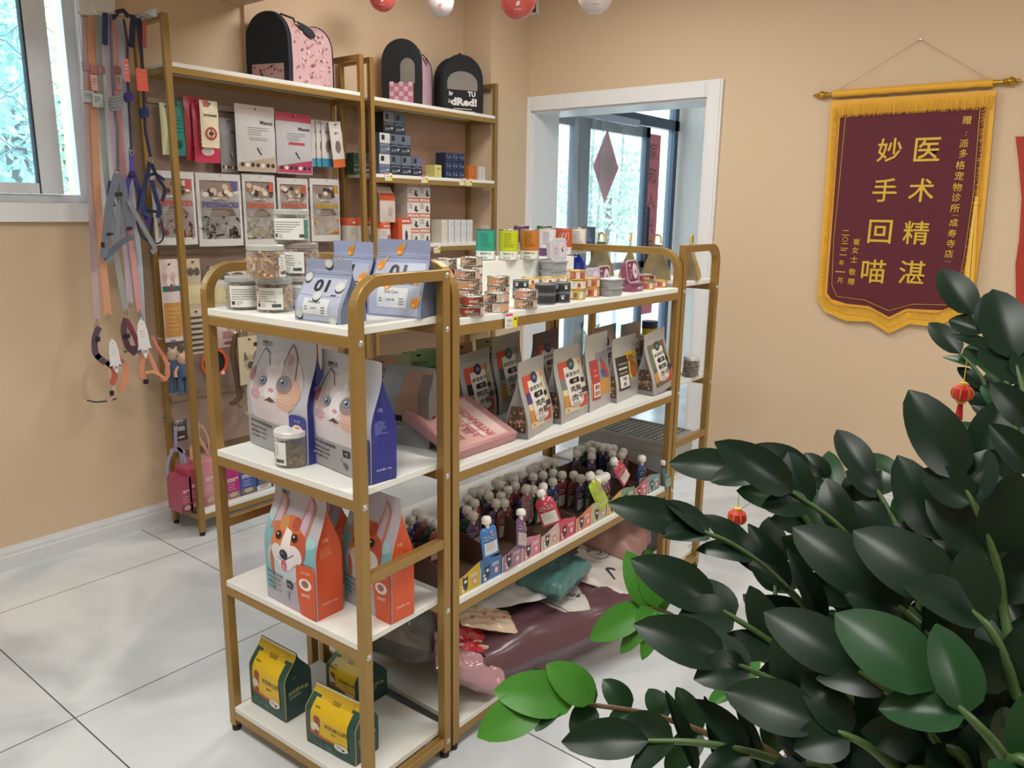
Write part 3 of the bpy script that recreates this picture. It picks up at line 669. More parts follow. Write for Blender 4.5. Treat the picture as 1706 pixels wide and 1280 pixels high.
# ---- green and yellow bags
def snack_print(m, P, W, H):
    c = lambda x: pm(x, .35)
    Y = '#d9b51f'
    m.p_rect(P, -.38*W, .25*H, .36*W, .84*H, c(Y), .0008); m.p_rect(P, -.30*W, .84*H, .32*W, .97*H, c('#c9a82a'), .0008)
    m.p_text(P, '忆点点', .02*W, .86*H, .055*H, c('#3a3312'), .0014, bold=.014); m.p_text(P, '宠物 零食', -.26*W, .745*H, .028*H, c('#3a3312'), .0014, bold=.010)
    m.p_text(P, '羊奶棒山药', .14*W, .52*H, .085*H, c('#6b5a12'), .0014, w=.44*W, bold=.014); m.p_text(P, '超美味', .10*W, .42*H, .035*H, c('#3a3312'), .0014, bold=.010)
    m.p_ell(P, -.24*W, .56*H, .07*W, .06*H, c('#8d4030'), .0014); m.p_ell(P, -.23*W, .48*H, .06*W, .08*H, c('#9a4a34'), .0014); m.p_ell(P, -.27*W, .41*H, .09*W, .08*H, c('#d8d4cf'), .0018); m.p_ell(P, -.24*W, .33*H, .05*W, .05*H, c('#8d4030'), .0018)
    m.p_quad(P, [(-.38*W, .25*H), (.10*W, .25*H), (.10*W, .275*H), (-.38*W, .31*H)], c('#b8481e'), .0014)
    m.p_ell(P, .24*W, .235*H, .13*W, .065*H, c('#dcdcd8'), .0020); m.p_ell(P, .20*W, .25*H, .05*W, .03*H, c('#b9aeb0'), .0024); m.p_ell(P, .28*W, .22*H, .03*W, .02*H, c('#3a3a3a'), .0024)
    m.p_text(P, '1.5kg', .0*W, .12*H, .04*H, c('#9fb8b0'), .0014); tiny(m, P, -.36*W, .2*H, .3*W, .03, 3, '#3f7468')
    m.p_rect(P, -.49*W, .97*H, .49*W, 1.0*H, c('#cfd0c4'), .0012)
def green_side(m, P, D, H):
    m.p_text(P, '超值营养餐', 0, .42*H, .06*H, pm('#b8ab62'), .001, w=.75*D, bold=.010); tiny(m, P, -.35*D, .36*H, .6*D, .05*H, 3, '#8fa49c'); m.p_text(P, '1.5kg', -.1*D, .62*H, .03*H, pm('#b8ab62'), .001)
GG = 'dark green and yellow pet snack bags'
gb = dict(front='#1f4a44', side='#173a38', rear='#1b403e', seal='#c9ac2c', prints=snack_print, sprints=green_side, t0=.62, t1=1.0, fold=.10, bulge=.006)
bag_at('snack_bag', 'dark green and yellow snack bag on the bottom shelf, left and upright', 'bag', (419.5, 1169.6), (477, 1205.7), z4, (487, 1070), back=(523, 1181), group=GG, seed=2, **gb)
bag_at('snack_bag', 'dark green and yellow snack bag on the bottom shelf, nearest to the camera', 'bag', (512, 1235), (593, 1279), z4, (580, 1153), back=(636, 1252), group=GG, seed=3, **gb)
bag_at('snack_bag', 'dark green and yellow snack bag behind the other two on the bottom shelf', 'bag', (545, 1150), (602, 1184), z4, (570, 1092), D=.10, group=GG, seed=6, **gb)
# ---- jars
def biscuit(m, r, kind, rr, M):
    if kind == 'stick': m.box((-.012, -.0035, -.003), (.012, .0035, .003), pm(rr.choice(['#bd9468', '#a9845a', '#c9a67c']), .8), M)
    elif kind == 'ring': m.lathe([(.004, -.002), (.009, -.002), (.009, .002), (.004, .002)], pm(rr.choice(['#a9906a', '#8a744e']), .8), 8, M)
    else: m.box((-.006, -.005, -.0045), (.006, .005, .0045), pm(rr.choice(['#6b5335', '#8a6a40', '#4f3c26']), .8), M)
JARP = clearmat('jar_plastic', (.93, .95, .95), .10, .04)
def jar(name, label, kind, lidc, r=.048, H=.086, lab=(0, 1.6), cat='jar', fill=.62, group=None, seed=1, labc='#dfe2df', green=False):
    t = thing(name, label, cat, group=group); rr = random.Random(seed); n = 28
    MB().lathe([(r*.96, .0), (r, .004), (r, H*.80), (r*.93, H*.83), (r*.93, H*.86)], JARP, n).build('jar_body', t)
    lid = mat('lid_'+lidc[1:], lidc, .3, .1, var=.03)
    l = MB().lathe([(r*.98, H*.84), (r*.99, H*.845), (r*.99, H*.985), (r*.96, H), (0, H)], lid, n)
    for zc in (.87, .91, .95): l.lathe([(r*.985, H*zc), (r*1.005, H*(zc+.008)), (r*.985, H*(zc+.016))], lid, n, caps=False)
    l.build('lid', t)
    c = MB(); zt = H*.8*fill+.006
    fm = pm({'stick': '#9c7a52', 'ring': '#86704c', 'kib': '#5e4a30'}[kind], .85)
    c.lathe([(r*.80, .003), (r*.80, zt*.85), (0, zt)], fm, 16)
    for i in range(150 if kind != 'stick' else 120):
        a = rr.uniform(0, 2*pi); z = rr.uniform(.008, zt); q = r*.82 if rr.random() < .75 else rr.uniform(0, r*.8)
        if q < r*.8: z = zt+rr.uniform(-.004, .004)
        biscuit(c, r, kind, rr, TR(q*cos(a), q*sin(a), z, rr.uniform(0, 3), rr.uniform(0, 3), rr.uniform(0, 3), .95))
    co = c.build('pet_treats', t); co['kind'] = 'stuff'
    if lab:
        a0, a1 = lab; b = MB(); rl = r+.0008; lm = pm(labc)
        P = lambda x, y, h: ((rl+h)*cos(-pi/2+x/rl), (rl+h)*sin(-pi/2+x/rl), y)
        x0, x1 = (a0-a1/2)*rl, (a0+a1/2)*rl; y0_, y1_ = H*.10, H*.74
        b.grid(lambda u, v: P(x0+(x1-x0)*u, y0_+(y1_-y0_)*v, 0), 14, 1, lm)
        b.p_lines(P, x0+.006, y1_-.010, x1-.02, 5, .006, pm('#7b8288'), .0014, seed); b.p_rect(P, x0+.005, y0_+.006, x0+.014, y0_+.015, pm('#3a3e44'), .0005, 1); b.p_rect(P, x1-.028, y0_+.006, x1-.006, y0_+.014, pm('#4a4e50'), .0005, 2)
        b.p_lines(P, x0+.018, y0_+.014, x0+.034, 3, .004, pm('#8b9094'), .0010, seed+1)
        if green: b.p_rect(P, x1-.014, y0_+.002, x1-.001, y1_-.003, pm('#4d8676'), .0006, 2)
        b.build('jar_label', t)
    return t
def under(u, v, z, r):
    """ground position of a round thing whose nearest bottom point shows at pixel (u, v)"""
    p = onz(u, v, z); d = Vector((p.x-CAMP.x, p.y-CAMP.y, 0)).normalized(); return p+d*r
camdir = lambda p: atan2(CAMP.y-p.y, CAMP.x-p.x)+pi/2   # rz that turns local -Y to the camera
JH = .084
JG = 'clear treat jars stacked on the end rack'
for nm, kind, lidc, px, lvl, lab, gr, sd, fill, lb in [
    ('A', 'ring', '#a9b0ac', (407.6, 517.5), 0, (.35, 2.3), True, 1, .8, 'clear jar with white and green label, left of the bottom row'),
    ('B', 'stick', '#a9b0ac', (459, 522), 0, (-.35, 1.6), False, 2, .85, 'clear jar of tan biscuits with white label, right front of the bottom row'),
    ('D', 'stick', '#b8bdb8', (444.5, 468.5), 1, (1.1, .8), False, 3, .9, 'clear jar full of tan biscuits resting on the two bottom jars'),
    ('C', 'ring', '#b4aca4', (503, 512), 0, (-.2, 2.0), False, 4, .8, 'clear jar half hidden behind the small 01 pouch'),
    ('E', 'stick', '#9a8f88', (503, 461), 1, (-.6, 1.5), False, 5, .8, 'clear jar with brown lid under the topmost jar'),
    ('F', 'ring', '#b9beb8', (484, 415), 2, (-.1, 2.2), True, 6, .8, 'topmost clear jar of the stack with a white printed label')]:
    z = z1+lvl*JH; p = under(px[0], px[1], z, .045)
    if nm == 'C': p = under(503, 461, z1+JH, .045)
    if nm == 'F': p = under(490, 461, z1+JH, .045)
    j = jar('treat_jar', lb, kind, lidc, r=.045, H=JH, lab=lab, seed=sd, fill=fill, green=gr, group=JG); place(j, (p.x, p.y, z), (0, 0, camdir(p)))
p = under(488, 783, z2, .049); j = jar('treat_jar', 'clear jar of brown kibble with a white lid in front of the kitten bags', 'kib', '#d9dad8', r=.043, H=.092, lab=(-.75, .8), seed=9, fill=.55); place(j, (p.x, p.y, z2), (0, 0, camdir(p)))
# ================================================================== LONG RACK, TOP SHELF: CANS
zt = S1+BT; ALU = mat('can_metal', '#b9b6ae', .25, .85); TINGOLD = mat('gold_lid', '#d2b56a', .3, .6)
rs = MB().box((1.56, 1.70, zt), (2.52, 1.9, zt+.1), BOARD); tag(rs.build('shelf_riser', bevel=.001), 'white box shaped riser board at the back of the can shelf', 'riser board')
ZR = zt+.1
def can(kind, r, H):
    """one can with rims, ring-pull lid and its printed band"""
    m = MB(); n = 28
    def prof(rim=ALU):
        m.lathe([(r*.93, 0), (r*.99, .0008), (r*.99, .0025), (r*.965, .004)], rim, n, caps=True)
        m.lathe([(r*.965, H-.004), (r*.995, H-.0025), (r*.995, H-.0004), (r*.96, H), (r*.94, H-.0025), (0, H-.0025)], rim, n)
    P = lambda x, y, h: ((r*.968+h)*cos(-pi/2+x/r), (r*.968+h)*sin(-pi/2+x/r), y)
    per = pi*r
    def band(col, x0=-per, x1=per, y0_=.003, y1_=H-.003, h=0): m.grid(lambda a, b: P(x0+(x1-x0)*a, y0_+(y1_-y0_)*b, h), max(4, int(28*abs(x1-x0)/(2*per))), 1, pm(col))
    if kind.startswith('pet'):
        base, txt = {'pet_pink': ('#c98d7c', '#221c1e'), 'pet_tan': ('#c2936c', '#2a2220'), 'pet_peach': ('#cfa284', '#2a2220'), 'pet_dark': ('#a94a40', '#16141a'), 'pet_white': ('#d8d4ca', '#1b1b20')}[kind]
        prof(); band(base)
        for a in (.45, 3.3):
            c = a*r; w2 = r*.42
            m.p_rect(P, c-w2, .003, c+w2, H-.003, pm(txt), .0004, 4); m.p_text(P, 'PET', c, H*.66, H*.27, pm('#cdb49a' if kind != 'pet_dark' else '#c23c34'), .0008, w=w2*1.6, bold=.014); m.p_text(P, 'DOG', c, H*.32, H*.27, pm('#cdb49a'), .0008, w=w2*1.6, bold=.014)
            c2 = c+r*.80; m.p_rect(P, c2-r*.28, .004, c2+r*.28, H-.004, pm('#ddd2c4'), .0004, 3); m.p_lines(P, c2-r*.24, H*.72, c2+r*.24, 4, H*.16, pm('#7b6a60'), .0012, 2)
        m.p_text(P, '鲜肉罐', 0, H*.5, H*.3, pm('#efe0cc'), .0008, bold=.010)
        m.tube([(0, -.2*r, H-.0018), (.15*r, 0, H-.0018), (0, .25*r, H-.0018), (-.15*r, 0, H-.0018), (0, -.2*r, H-.0018)], .0008, ALU, 5)
    elif kind.startswith('gold'):
        prof(TINGOLD); band({'gold_ivory': '#e3dccb', 'gold_red': '#c46a4c', 'gold_green': '#aeb45e'}[kind])
        for k in range(5):
            c = (k-2)*r*1.15; m.p_rect(P, c-r*.42, .005, c-r*.02, H-.005, pm('#efe9dc'), .0004, 3); m.p_lines(P, c-r*.38, H*.75, c-r*.06, 4, H*.14, pm('#6b5a44'), .001, k)
            m.p_ell(P, c+r*.28, H*.5, r*.2, H*.25, pm(['#c9a074', '#b08a68', '#9c5a44'][k % 3]), .0006, n=10); m.p_rect(P, c-r*.44, .003, c+r*.55, .006, pm('#c2603c'), .0004, 3)
    elif kind.startswith('cup'):
        prof(pm('#6c7078')); band('#34373e'); m.p_rect(P, -r*1.2, H*.45, r*1.2, H*.5, pm('#22242a'), .0005, 6)
        if kind == 'cup_paw':
            for c in (-.5*r, .55*r): m.p_ell(P, c, H*.5, r*.16, H*.13, pm('#e4e4e6'), .0008, n=10); [m.p_ell(P, c+dx*r, H*.72, r*.06, H*.07, pm('#e4e4e6'), .0008, n=8) for dx in (-.16, 0, .16)]
    else:  # tall tin
        top, low, ink = {'tin_teal': ('#2f9c86', '#dfe0dc', '#1f6a5e'), 'tin_lime': ('#b9c421', '#dfe0da', '#6e7a10'), 'tin_orange': ('#b8752c', '#dcdcd4', '#6e4416'), 'tin_white': ('#d8d0d6', '#6a4a74', '#57405e'), 'tin_swirl': ('#c8552f', '#e0dcd8', '#6a3c8a'), 'tin_label': ('#e2e2df', '#cfcfcc', '#777777'), 'tin_navy': ('#3c5168', '#2c3c50', '#aab6c4'), 'tin_green': ('#3d7a4c', '#dcdcd6', '#2a5a38'), 'tin_purple': ('#6d4478', '#d8cfd8', '#4c2c58')}[kind]
        prof(pm('#4a5a58') if kind in ('tin_teal', 'tin_navy') else ALU); band(top); m.p_rect(P, -per, .003, per, H*.30, pm(low), .0008, 40)
        for c in (-r*1.6, 0, r*1.6):
            m.p_lines(P, c-r*.5, H*.86, c+r*.6, 8, H*.06, pm(ink), .0016, 4, .0009); m.p_text(P, '营养罐头', c, H*.22, H*.07, pm(ink), .0016, w=r*1.1, bold=.010); m.p_lines(P, c-r*.6, H*.10, c+r*.3, 2, H*.04, pm(ink), .0012, 5, .0015)
        if kind == 'tin_swirl':
            for k in range(9): m.p_line(P, [(-r*.9+k*r*.12, H*.35), (-r*.7+k*r*.16, H*.6), (-r*.2+k*r*.1, H*.85)], .004, pm(['#e08a3c', '#7a3c8c', '#d8a044'][k % 3]), .0010)
    return m.build('pet_food_can', ang=40)
CANS = {}
def put_can(kind, r, H, p, label, group, rz=None):
    k = (kind, r, H)
    if k not in CANS: o = CANS[k] = can(kind, r, H)
    else: o = CANS[k].copy(); COL.objects.link(o)
    tag(o, label, 'can', group); place(o, p, (0, 0, camdir(Vector(p)) if rz is None else rz)); return o
def stack(u, v, n, kinds, r, H, desc, z=zt, group='pet food cans on the top shelf', off=None, rz0=0):
    p = under(u, v, z, r)
    if off: p = Vector((off[0], off[1], z))
    names = ['lowest', 'second up', 'third up', 'fourth up', 'fifth up']
    for i in range(n):
        k = kinds[i % len(kinds)]
        lb = '%s%s' % (desc, '' if n == 1 else ', %s' % ('bottom' if i == 0 else 'topmost' if i == n-1 else names[i]))
        dx = .0006 if n > 1 else 0
        put_can(k, r, H, (p.x+dx*(i % 2), p.y, z+i*(H+.0002)), lb, group, camdir(p)+rz0+.35*((i*7) % 3-1))
    return p
R_, H_ = .034, .0262
stack(785, 528.6, 2, ['pet_dark'], R_, H_, 'red and black flat dog can beside the gold post', rz0=.2)
stack(827, 521.5, 2, ['pet_peach'], R_, H_, 'peach flat dog can right of the red and black pair', rz0=-.9)
stack(875.7, 515.7, 2, ['pet_tan', 'pet_pink'], R_, H_, 'flat dog can in the pair beside the black cups', rz0=.1)
stack(779, 515.5, 4, ['pet_tan', 'pet_peach', 'pet_tan', 'pet_pink'], R_, H_, 'pink and tan can in the tall stack by the gold post', rz0=.1)
stack(785, 504, 5, ['pet_peach', 'pet_pink', 'pet_peach', 'pet_white', 'pet_tan'], R_, H_, 'tan can in the tallest stack, behind the pink and tan one', rz0=-.5)
stack(742, 510, 5, ['pet_dark', 'pet_dark', 'pet_white', 'pet_dark', 'pet_white'], R_, H_, 'black and white can in the stack behind the gold post', rz0=.3)
stack(829.6, 507.5, 3, ['pet_tan'], R_, H_, 'tan flat dog can in the stack behind the peach pair', rz0=-.2)
stack(867, 498, 2, ['cup_paw'], .026, .028, 'small black can with white paw print behind the tan dog cans')
stack(907.6, 508.6, 2, ['cup_plain'], .033, .030, 'plain dark grey cup')
stack(934, 505.4, 2, ['cup_paw'], .029, .030, 'dark cup with white paw prints beside the plain grey cup')
GC = 'small gold lidded cat food cans'
stack(883, 490, 2, ['gold_red', 'gold_ivory'], .031, .026, 'gold lidded cat can at the left back of the group', group=GC)
stack(912, 489, 2, ['gold_ivory'], .031, .026, 'gold lidded cat can second from left at the back', group=GC)
stack(941, 487, 2, ['gold_red', 'gold_ivory'], .031, .026, 'gold lidded cat can behind the dark cups', group=GC)
stack(908, 477, 2, ['gold_ivory', 'gold_green'], .031, .026, 'gold lidded cat can far back near the riser', group=GC)
stack(959.5, 500, 3, ['gold_green', 'gold_ivory', 'gold_red'], .030, .030, 'gold lidded cat can in the tall triple stack', group=GC)
stack(984, 495.5, 2, ['gold_red', 'gold_red'], .029, .030, 'orange red gold lidded can between the triple stack and silver trays', group=GC)
GR = 'small red cans at the right end of the top shelf'
stack(1076.6, 482.6, 2, ['gold_red', 'pet_dark'], .031, .026, 'red can in the pair next to the maroon meat trays', group=GR)
stack(1099, 479.6, 1, ['gold_red'], .028, .026, 'single red can at the right end of the top shelf', group=GR)
for u, v, k, lb in [(809, 434, 'tin_teal', 'tall teal and white tin, leftmost on the riser'), (847, 434.5, 'tin_lime', 'tall lime green and white tin on the riser'), (881.5, 433, 'tin_orange', 'tall orange brown and white tin on the riser'),
                    (911, 427.5, 'tin_white', 'tall pale tin with purple base right of the orange tin'), (938, 425.5, 'tin_swirl', 'tall tin with orange and purple swirls on the riser'), (962, 424, 'tin_label', 'tall tin with white text label right of the swirl tin'),
                    (978, 419, 'tin_navy', 'tall dark blue tin, rightmost on the riser'), (906, 417, 'tin_green', 'tall tin with green rim behind the pale tin'), (868, 417, 'tin_purple', 'tall tin with purple rim behind the lime and orange tins')]:
    p = under(u, v, ZR, .0345); put_can(k, .0345, .104, (p.x, p.y, ZR), lb, 'tall tins on the riser')
# ---- rounded oblong food trays
def tray(col, W=.115, D=.075, H=.028, lid='#c9ccce', art=None, base_text=None):
    """rounded rectangular tray with a peel lid on top; lies flat, origin at base centre"""
    m = MB(); n = 32
    def loop(k, z, e=0):
        out = []
        for i in range(n):
            a = 2*pi*i/n; c, s_ = cos(a), sin(a); q = .38
            out.append(((W/2*k+e)*math.copysign(abs(c)**q, c), (D/2*k+e)*math.copysign(abs(s_)**q, s_), z))
        return out
    L = [loop(.86, 0), loop(.90, H*.3), loop(.95, H*.86), loop(1.0, H*.9, .002), loop(1.0, H, .002)]
    vs = [v for l in L for v in l]; fs = [(j*n+i, j*n+(i+1) % n, (j+1)*n+(i+1) % n, (j+1)*n+i) for j in range(4) for i in range(n)]+[tuple(range(n-1, -1, -1))]
    m.add(vs, fs, pm(col, .3), True)
    m.add(loop(1.0, H, .002), [tuple(range(n))], pm(lid, .25)); m.add(loop(.94, H+.0006), [tuple(range(n))], pm(art or lid, .3))
    P = lambda x, y, h: (x, y, H+.0008+h)
    if art:
        m.p_ell(P, W*.18, 0, W*.22, D*.36, pm('#d9cdd6', .3), .0004); m.p_ell(P, W*.22, -D*.05, W*.05, D*.08, pm('#4a3550', .3), .0008, n=10); m.p_line(P, [(W*.1, 0), (W*.32, D*.12)], .002, pm('#4a4a5a'), .0008)
        m.p_text(P, '鲜肉', -W*.25, D*.28, D*.12, pm('#e6dce2'), .0006, bold=.010); m.p_ring(P, -W*.22, -D*.05, D*.1, D*.15, pm('#c98aa6'), .0006, 16); m.p_lines(P, -W*.4, -D*.25, -W*.1, 2, .005, pm('#d8c6d0'), .001)
    if base_text: m.p_text(lambda x, y, h: (x, -D/2*.96-.0015-h, y), base_text, 0, H*.45, H*.3, pm('#e6d8de'), .0008, bold=.010)
    return m.build('food_tray', ang=40)
TG = 'rounded oblong cat food trays'
def put_tray(o, p, rot, lb): tag(o, lb, 'food tray', TG); place(o, p, rot); return o
GREYT, MAR = '#9a9fa3', '#8a4664'
rzt = -.004
p = under(1015, 494, zt, .03)
tg = put_tray(tray(GREYT, .085, .07, .027), (p.x, p.y, zt), (0, 0, rzt), 'silver grey tray, lower of the pair beside the gold lidded cans')
o = tg.copy(); COL.objects.link(o); put_tray(o, (p.x, p.y, zt+.0277), (0, 0, rzt), 'silver grey tray, upper of the pair beside the gold lidded cans')
p = under(1051, 486.5, zt, .035)
put_tray(tray(MAR, .095, .07, .030, art='#7b3a58', base_text='MEAT'), (p.x, p.y, zt), (0, 0, rzt), 'maroon tray with the word MEAT lying on the shelf')
q = ony(1045, 472, p.y-.02)
put_tray(tray(MAR, .098, .075, .026, art='#7b3a58'), (p.x-.01, p.y+.018, zt+.0308+.034), (math.radians(80), 0, .12), 'maroon tray standing on edge on the MEAT tray with its lid to the front')
p = ony(1003, 462, 1.50); put_tray(tray(MAR, .095, .075, .026, art='#7b3a58'), (p.x+.02, p.y+.03, zt+.0377), (math.radians(84), 0, .1), 'maroon tray standing on edge behind the silver trays')
p = ony(975, 462, 1.50); put_tray(tray('#b9b4c4', .095, .075, .026, lid='#c6c9d2', art='#b5b3c2'), (p.x+.01, p.y, zt+.0377), (math.radians(84), 0, .05), 'lilac grey tray standing on edge left of the maroon one')
p = under(934, 455, zt, .035); p.y = 1.655; p.x = ony(936, 450, 1.62).x
t0_ = put_tray(tray(GREYT, .10, .07, .030), (p.x, p.y, zt), (0, 0, rzt), 'silver tray at the bottom of the stack in front of the riser')
for i, w_ in enumerate(('second', 'third')):
    o = t0_.copy(); COL.objects.link(o); put_tray(o, (p.x, p.y, zt+.0307*(i+1)), (0, 0, rzt), 'silver tray %s up in the stack in front of the riser' % w_)
put_tray(tray('#c9ccd4', .10, .078, .024, lid='#d5d8de', art='#bfc4cf'), (p.x+.0, p.y+.005, zt+.0307*3+.0392), (math.radians(84), 0, .04), 'white tray with blue berries standing on top of the silver stack')
# ================================================================== LONG RACK, SECOND SHELF
zs = S2+BT
def meat_print(oval, c1, c2, txt=('鲜肉', '方糕'), corner='#c9503c'):
    def f(m, P, W, H):
        c = lambda x: pm(x, .4)
        m.p_rect(P, -.38*W, .12*H, .40*W, .80*H, c(c2), .0003); m.p_rect(P, -.38*W, .70*H, .10*W, .80*H, c(corner), .0007); m.p_rect(P, -.38*W, .58*H, -.20*W, .80*H, c(corner), .0007); m.p_rect(P, -.38*W, .44*H, -.20*W, .58*H, c(c1), .0007); m.p_rect(P, .10*W, .14*H, .40*W, .30*H, c('#c0443c'), .0007); m.p_rect(P, -.38*W, .2*H, -.2*W, .36*H, c('#c98a44'), .0007)
        m.p_rect(P, -.24*W, .24*H, .26*W, .72*H, c('#dcd9d2'), .0012); m.p_ell(P, .01*W, .25*H, .25*W, .07*H, c('#dcd9d2'), .0013); m.p_ring(P, .01*W, .25*H, .245*W, .26*W, c('#b9584c'), .0017, 24, .28*H/W)
        m.p_ell(P, .02*W, .745*H, .12*W, .075*H, c(oval), .0018); m.p_ell(P, .02*W, .745*H, .06*W, .03*H, c('#6d7a9a'), .0022, n=10)
        m.p_text(P, '诗宠年代', .03*W, .615*H, .06*H, c(K0), .0018, w=.50*W, bold=.010)
        m.p_rect(P, -.10*W, .49*H, .20*W, .56*H, c(K0), .0018); m.p_quad(P, [(-.15*W, .525*H), (-.10*W, .56*H), (-.10*W, .49*H), (-.10*W, .49*H)], c(K0), .0018, 1); m.p_text(P, '冻干', .05*W, .525*H, .045*H, c('#e2dfd8'), .0023, bold=.010)
        m.p_text(P, txt[0], .02*W, .42*H, .085*H, c(K0), .0018, w=.36*W, bold=.012); m.p_text(P, txt[1], .06*W, .31*H, .095*H, c(K0), .0018, w=.40*W, bold=.012)
        m.p_ell(P, .31*W, .50*H, .07*W, .035*H, c(K0), .0020, n=12); m.p_rect(P, .22*W, .33*H, .44*W, .40*H, c('#3a3340'), .0020)
        m.p_lines(P, -.15*W, .235*H, .2*W, 3, .02*H, c('#6b6660'), .0012, 3, .0018)
        m.p_line(P, [(.26*W, .80*H), (.32*W, .72*H), (.38*W, .80*H), (.34*W, .72*H)], .003, c('#c9654a'), .0010)
        m.p_ell(P, -.28*W, .16*H, .03*W, .015*H, c('#b8641c'), .0010, n=8)
    return f
def window_side(m, PS, D, H):
    rr = random.Random(5)
    for s in (1, -1):
        P = lambda x, y, h, s=s: PS(x*s, y, h, s)
        m.p_rect(P, -.40*D, .08*H, .40*D, .42*H, pm('#4a3c34', .3), .0006, 5)
        for i in range(26): m.p_ell(P, rr.uniform(-.34, .34)*D, rr.uniform(.11, .39)*H, .055*D, .02*H, pm(rr.choice(['#a98868', '#8c6c50', '#c2a583'])), .0012, n=7)
MG = 'silver freeze dried treat pouches'
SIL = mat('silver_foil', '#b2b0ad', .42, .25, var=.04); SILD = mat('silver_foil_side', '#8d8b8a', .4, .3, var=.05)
def mbag(lb, fl, fr, top, bk=None, D=.06, pr=None, front=SIL, side=SILD, group=MG, cat='bag', nm='treat_pouch', roll=0, lip=None, **kw):
    loc, rz, W, H, D = stand(fl, fr, zs, top, bk, D)
    # the gusset shows on the left of these bags
    o = pouch(nm, W, H, D, front, side, prints=pr, sprints=window_side, t0=.12, t1=.86, fold=.30, bulge=.006, **kw)
    tag(o, lb, cat, group); place(o, (loc.x, loc.y, zs+(W/2*abs(sin(roll)) if roll else 0)), (0, roll, rz)); return o
mbag('silver pouch with blue oval and orange corner, front left on the second shelf', (880, 733.3), (920.4, 709.4), (893, 597), D=.075, pr=meat_print('#2e3560', '#4a3c78', '#d9c7a0', ('鸡肉', '方糕')), seed=1)
mbag('silver pouch with green oval and red corner, second from left in front', (935, 708), (981, 687), (950, 576), D=.07, pr=meat_print('#23554c', '#6b7a78', '#d6c9a8', ('鸡胸', '肉干')), seed=2)
def parrot_print(m, P, W, H):
    c = lambda x: pm(x, .4)
    m.p_rect(P, -.10*W, .38*H, .42*W, .74*H, c('#8f8f90'), .0005); m.p_rect(P, -.42*W, .18*H, .42*W, .38*H, c('#c9964a'), .0005); m.p_rect(P, -.38*W, .14*H, -.06*W, .66*H, c('#b4403c'), .0010)
    m.p_rect(P, -.35*W, .18*H, -.09*W, .36*H, c('#dcd6d0'), .0015); m.p_text(P, '鹿肉', -.22*W, .315*H, .06*H, c('#b4403c'), .0020, bold=.014); m.p_text(P, '原切', -.22*W, .23*H, .06*H, c('#b4403c'), .0020, bold=.014)
    m.p_text(P, '天然 鲜肉', -.22*W, .46*H, .025*H, c('#e6d6cc'), .0015); m.p_text(P, '冻干', -.22*W, .53*H, .03*H, c('#e6d6cc'), .0015)
    m.p_ell(P, .18*W, .54*H, .10*W, .10*H, c('#c0493c'), .0010, .4); m.p_ell(P, .14*W, .46*H, .12*W, .05*H, c('#3c5a94'), .0012, -.6); m.p_ell(P, .3*W, .44*H, .10*W, .05*H, c('#c0493c'), .0014, -.8); m.p_ell(P, .10*W, .64*H, .05*W, .04*H, c('#5a6c8c'), .0012)
mbag('silver pouch with red strip and a red and blue bird, third in front', (982, 688), (1017, 671), (985, 555), D=.05, pr=parrot_print, front=mat('silver_foil_light', '#bdbbb8', .42, .2), seed=3)
def cow_print(m, P, W, H):
    c = lambda x: pm(x, .4)
    m.p_rect(P, -.06*W, .34*H, .44*W, .74*H, c('#d0b12f'), .0005); m.p_rect(P, -.42*W, .18*H, .02*W, .70*H, c('#37302e'), .0009); m.p_rect(P, .02*W, .14*H, .44*W, .34*H, c('#9a9896'), .0005)
    m.p_rect(P, -.38*W, .22*H, -.02*W, .40*H, c('#dedad4'), .0014); m.p_text(P, '牛肉', -.2*W, .355*H, .06*H, c(K0), .0019, bold=.014); m.p_text(P, '原饼', -.2*W, .27*H, .06*H, c(K0), .0019, bold=.014)
    for i in range(3): m.p_rect(P, -.36*W, (.43+.07*i)*H, -.04*W, (.46+.07*i)*H, c('#cfc8c0' if i % 2 else '#8a8078'), .0014)
    m.p_ell(P, .22*W, .46*H, .15*W, .14*H, c('#9c5a34'), .0010); m.p_ell(P, .18*W, .62*H, .09*W, .07*H, c('#9c5a34'), .0014); m.p_line(P, [(.06*W, .70*H), (.10*W, .655*H), (.16*W, .67*H)], .003, c('#5a3420'), .0016); m.p_line(P, [(.30*W, .71*H), (.27*W, .66*H), (.20*W, .67*H)], .003, c('#5a3420'), .0016)
    m.p_ell(P, .05*W, .62*H, .05*W, .018*H, c('#8a4a2c'), .0014, .3, 8); m.p_ell(P, .31*W, .625*H, .05*W, .018*H, c('#8a4a2c'), .0014, -.3, 8); m.p_ring(P, .17*W, .56*H, .03*W, .045*W, c('#4a5a90'), .0019, 12)
    m.p_lines(P, .06*W, .26*H, .4*W, 3, .03*H, c('#6a6a6c'), .0012, 3, .0009)
mbag('silver pouch with a brown cow on yellow, fourth from left in front', (1027.7, 672.8), (1065, 655.5), (1040, 560), D=.055, pr=cow_print, front=mat('silver_foil_light', '#bdbbb8', .42, .2), seed=4)
mbag('silver and green pouch tilted to the left, rightmost in front', (1089, 661), (1121, 650), (1095, 553), D=.075, pr=meat_print('#3d4a34', '#6b7a5a', '#5f6350', ('鹌鹑', '冻干'), '#6a6e50'), roll=-.13, seed=5)
mbag('silver pouch with green oval behind the front left pouch', (832, 692), (876, 672), (850, 557), D=.06, pr=meat_print('#23554c', '#4c5a58', '#9aa08e', ('鸡肉', '方糕')), seed=6)
mbag('silver pouch with dark oval and brown picture, leftmost of the second row', (779, 716), (827, 694), (800, 585), D=.06, pr=meat_print('#1f2a3a', '#2c2430', '#a98f6a', ('鸭肉', '方糕')), seed=7)
MAU = mat('mauve_foil', '#7e6a6e', .45, .2)
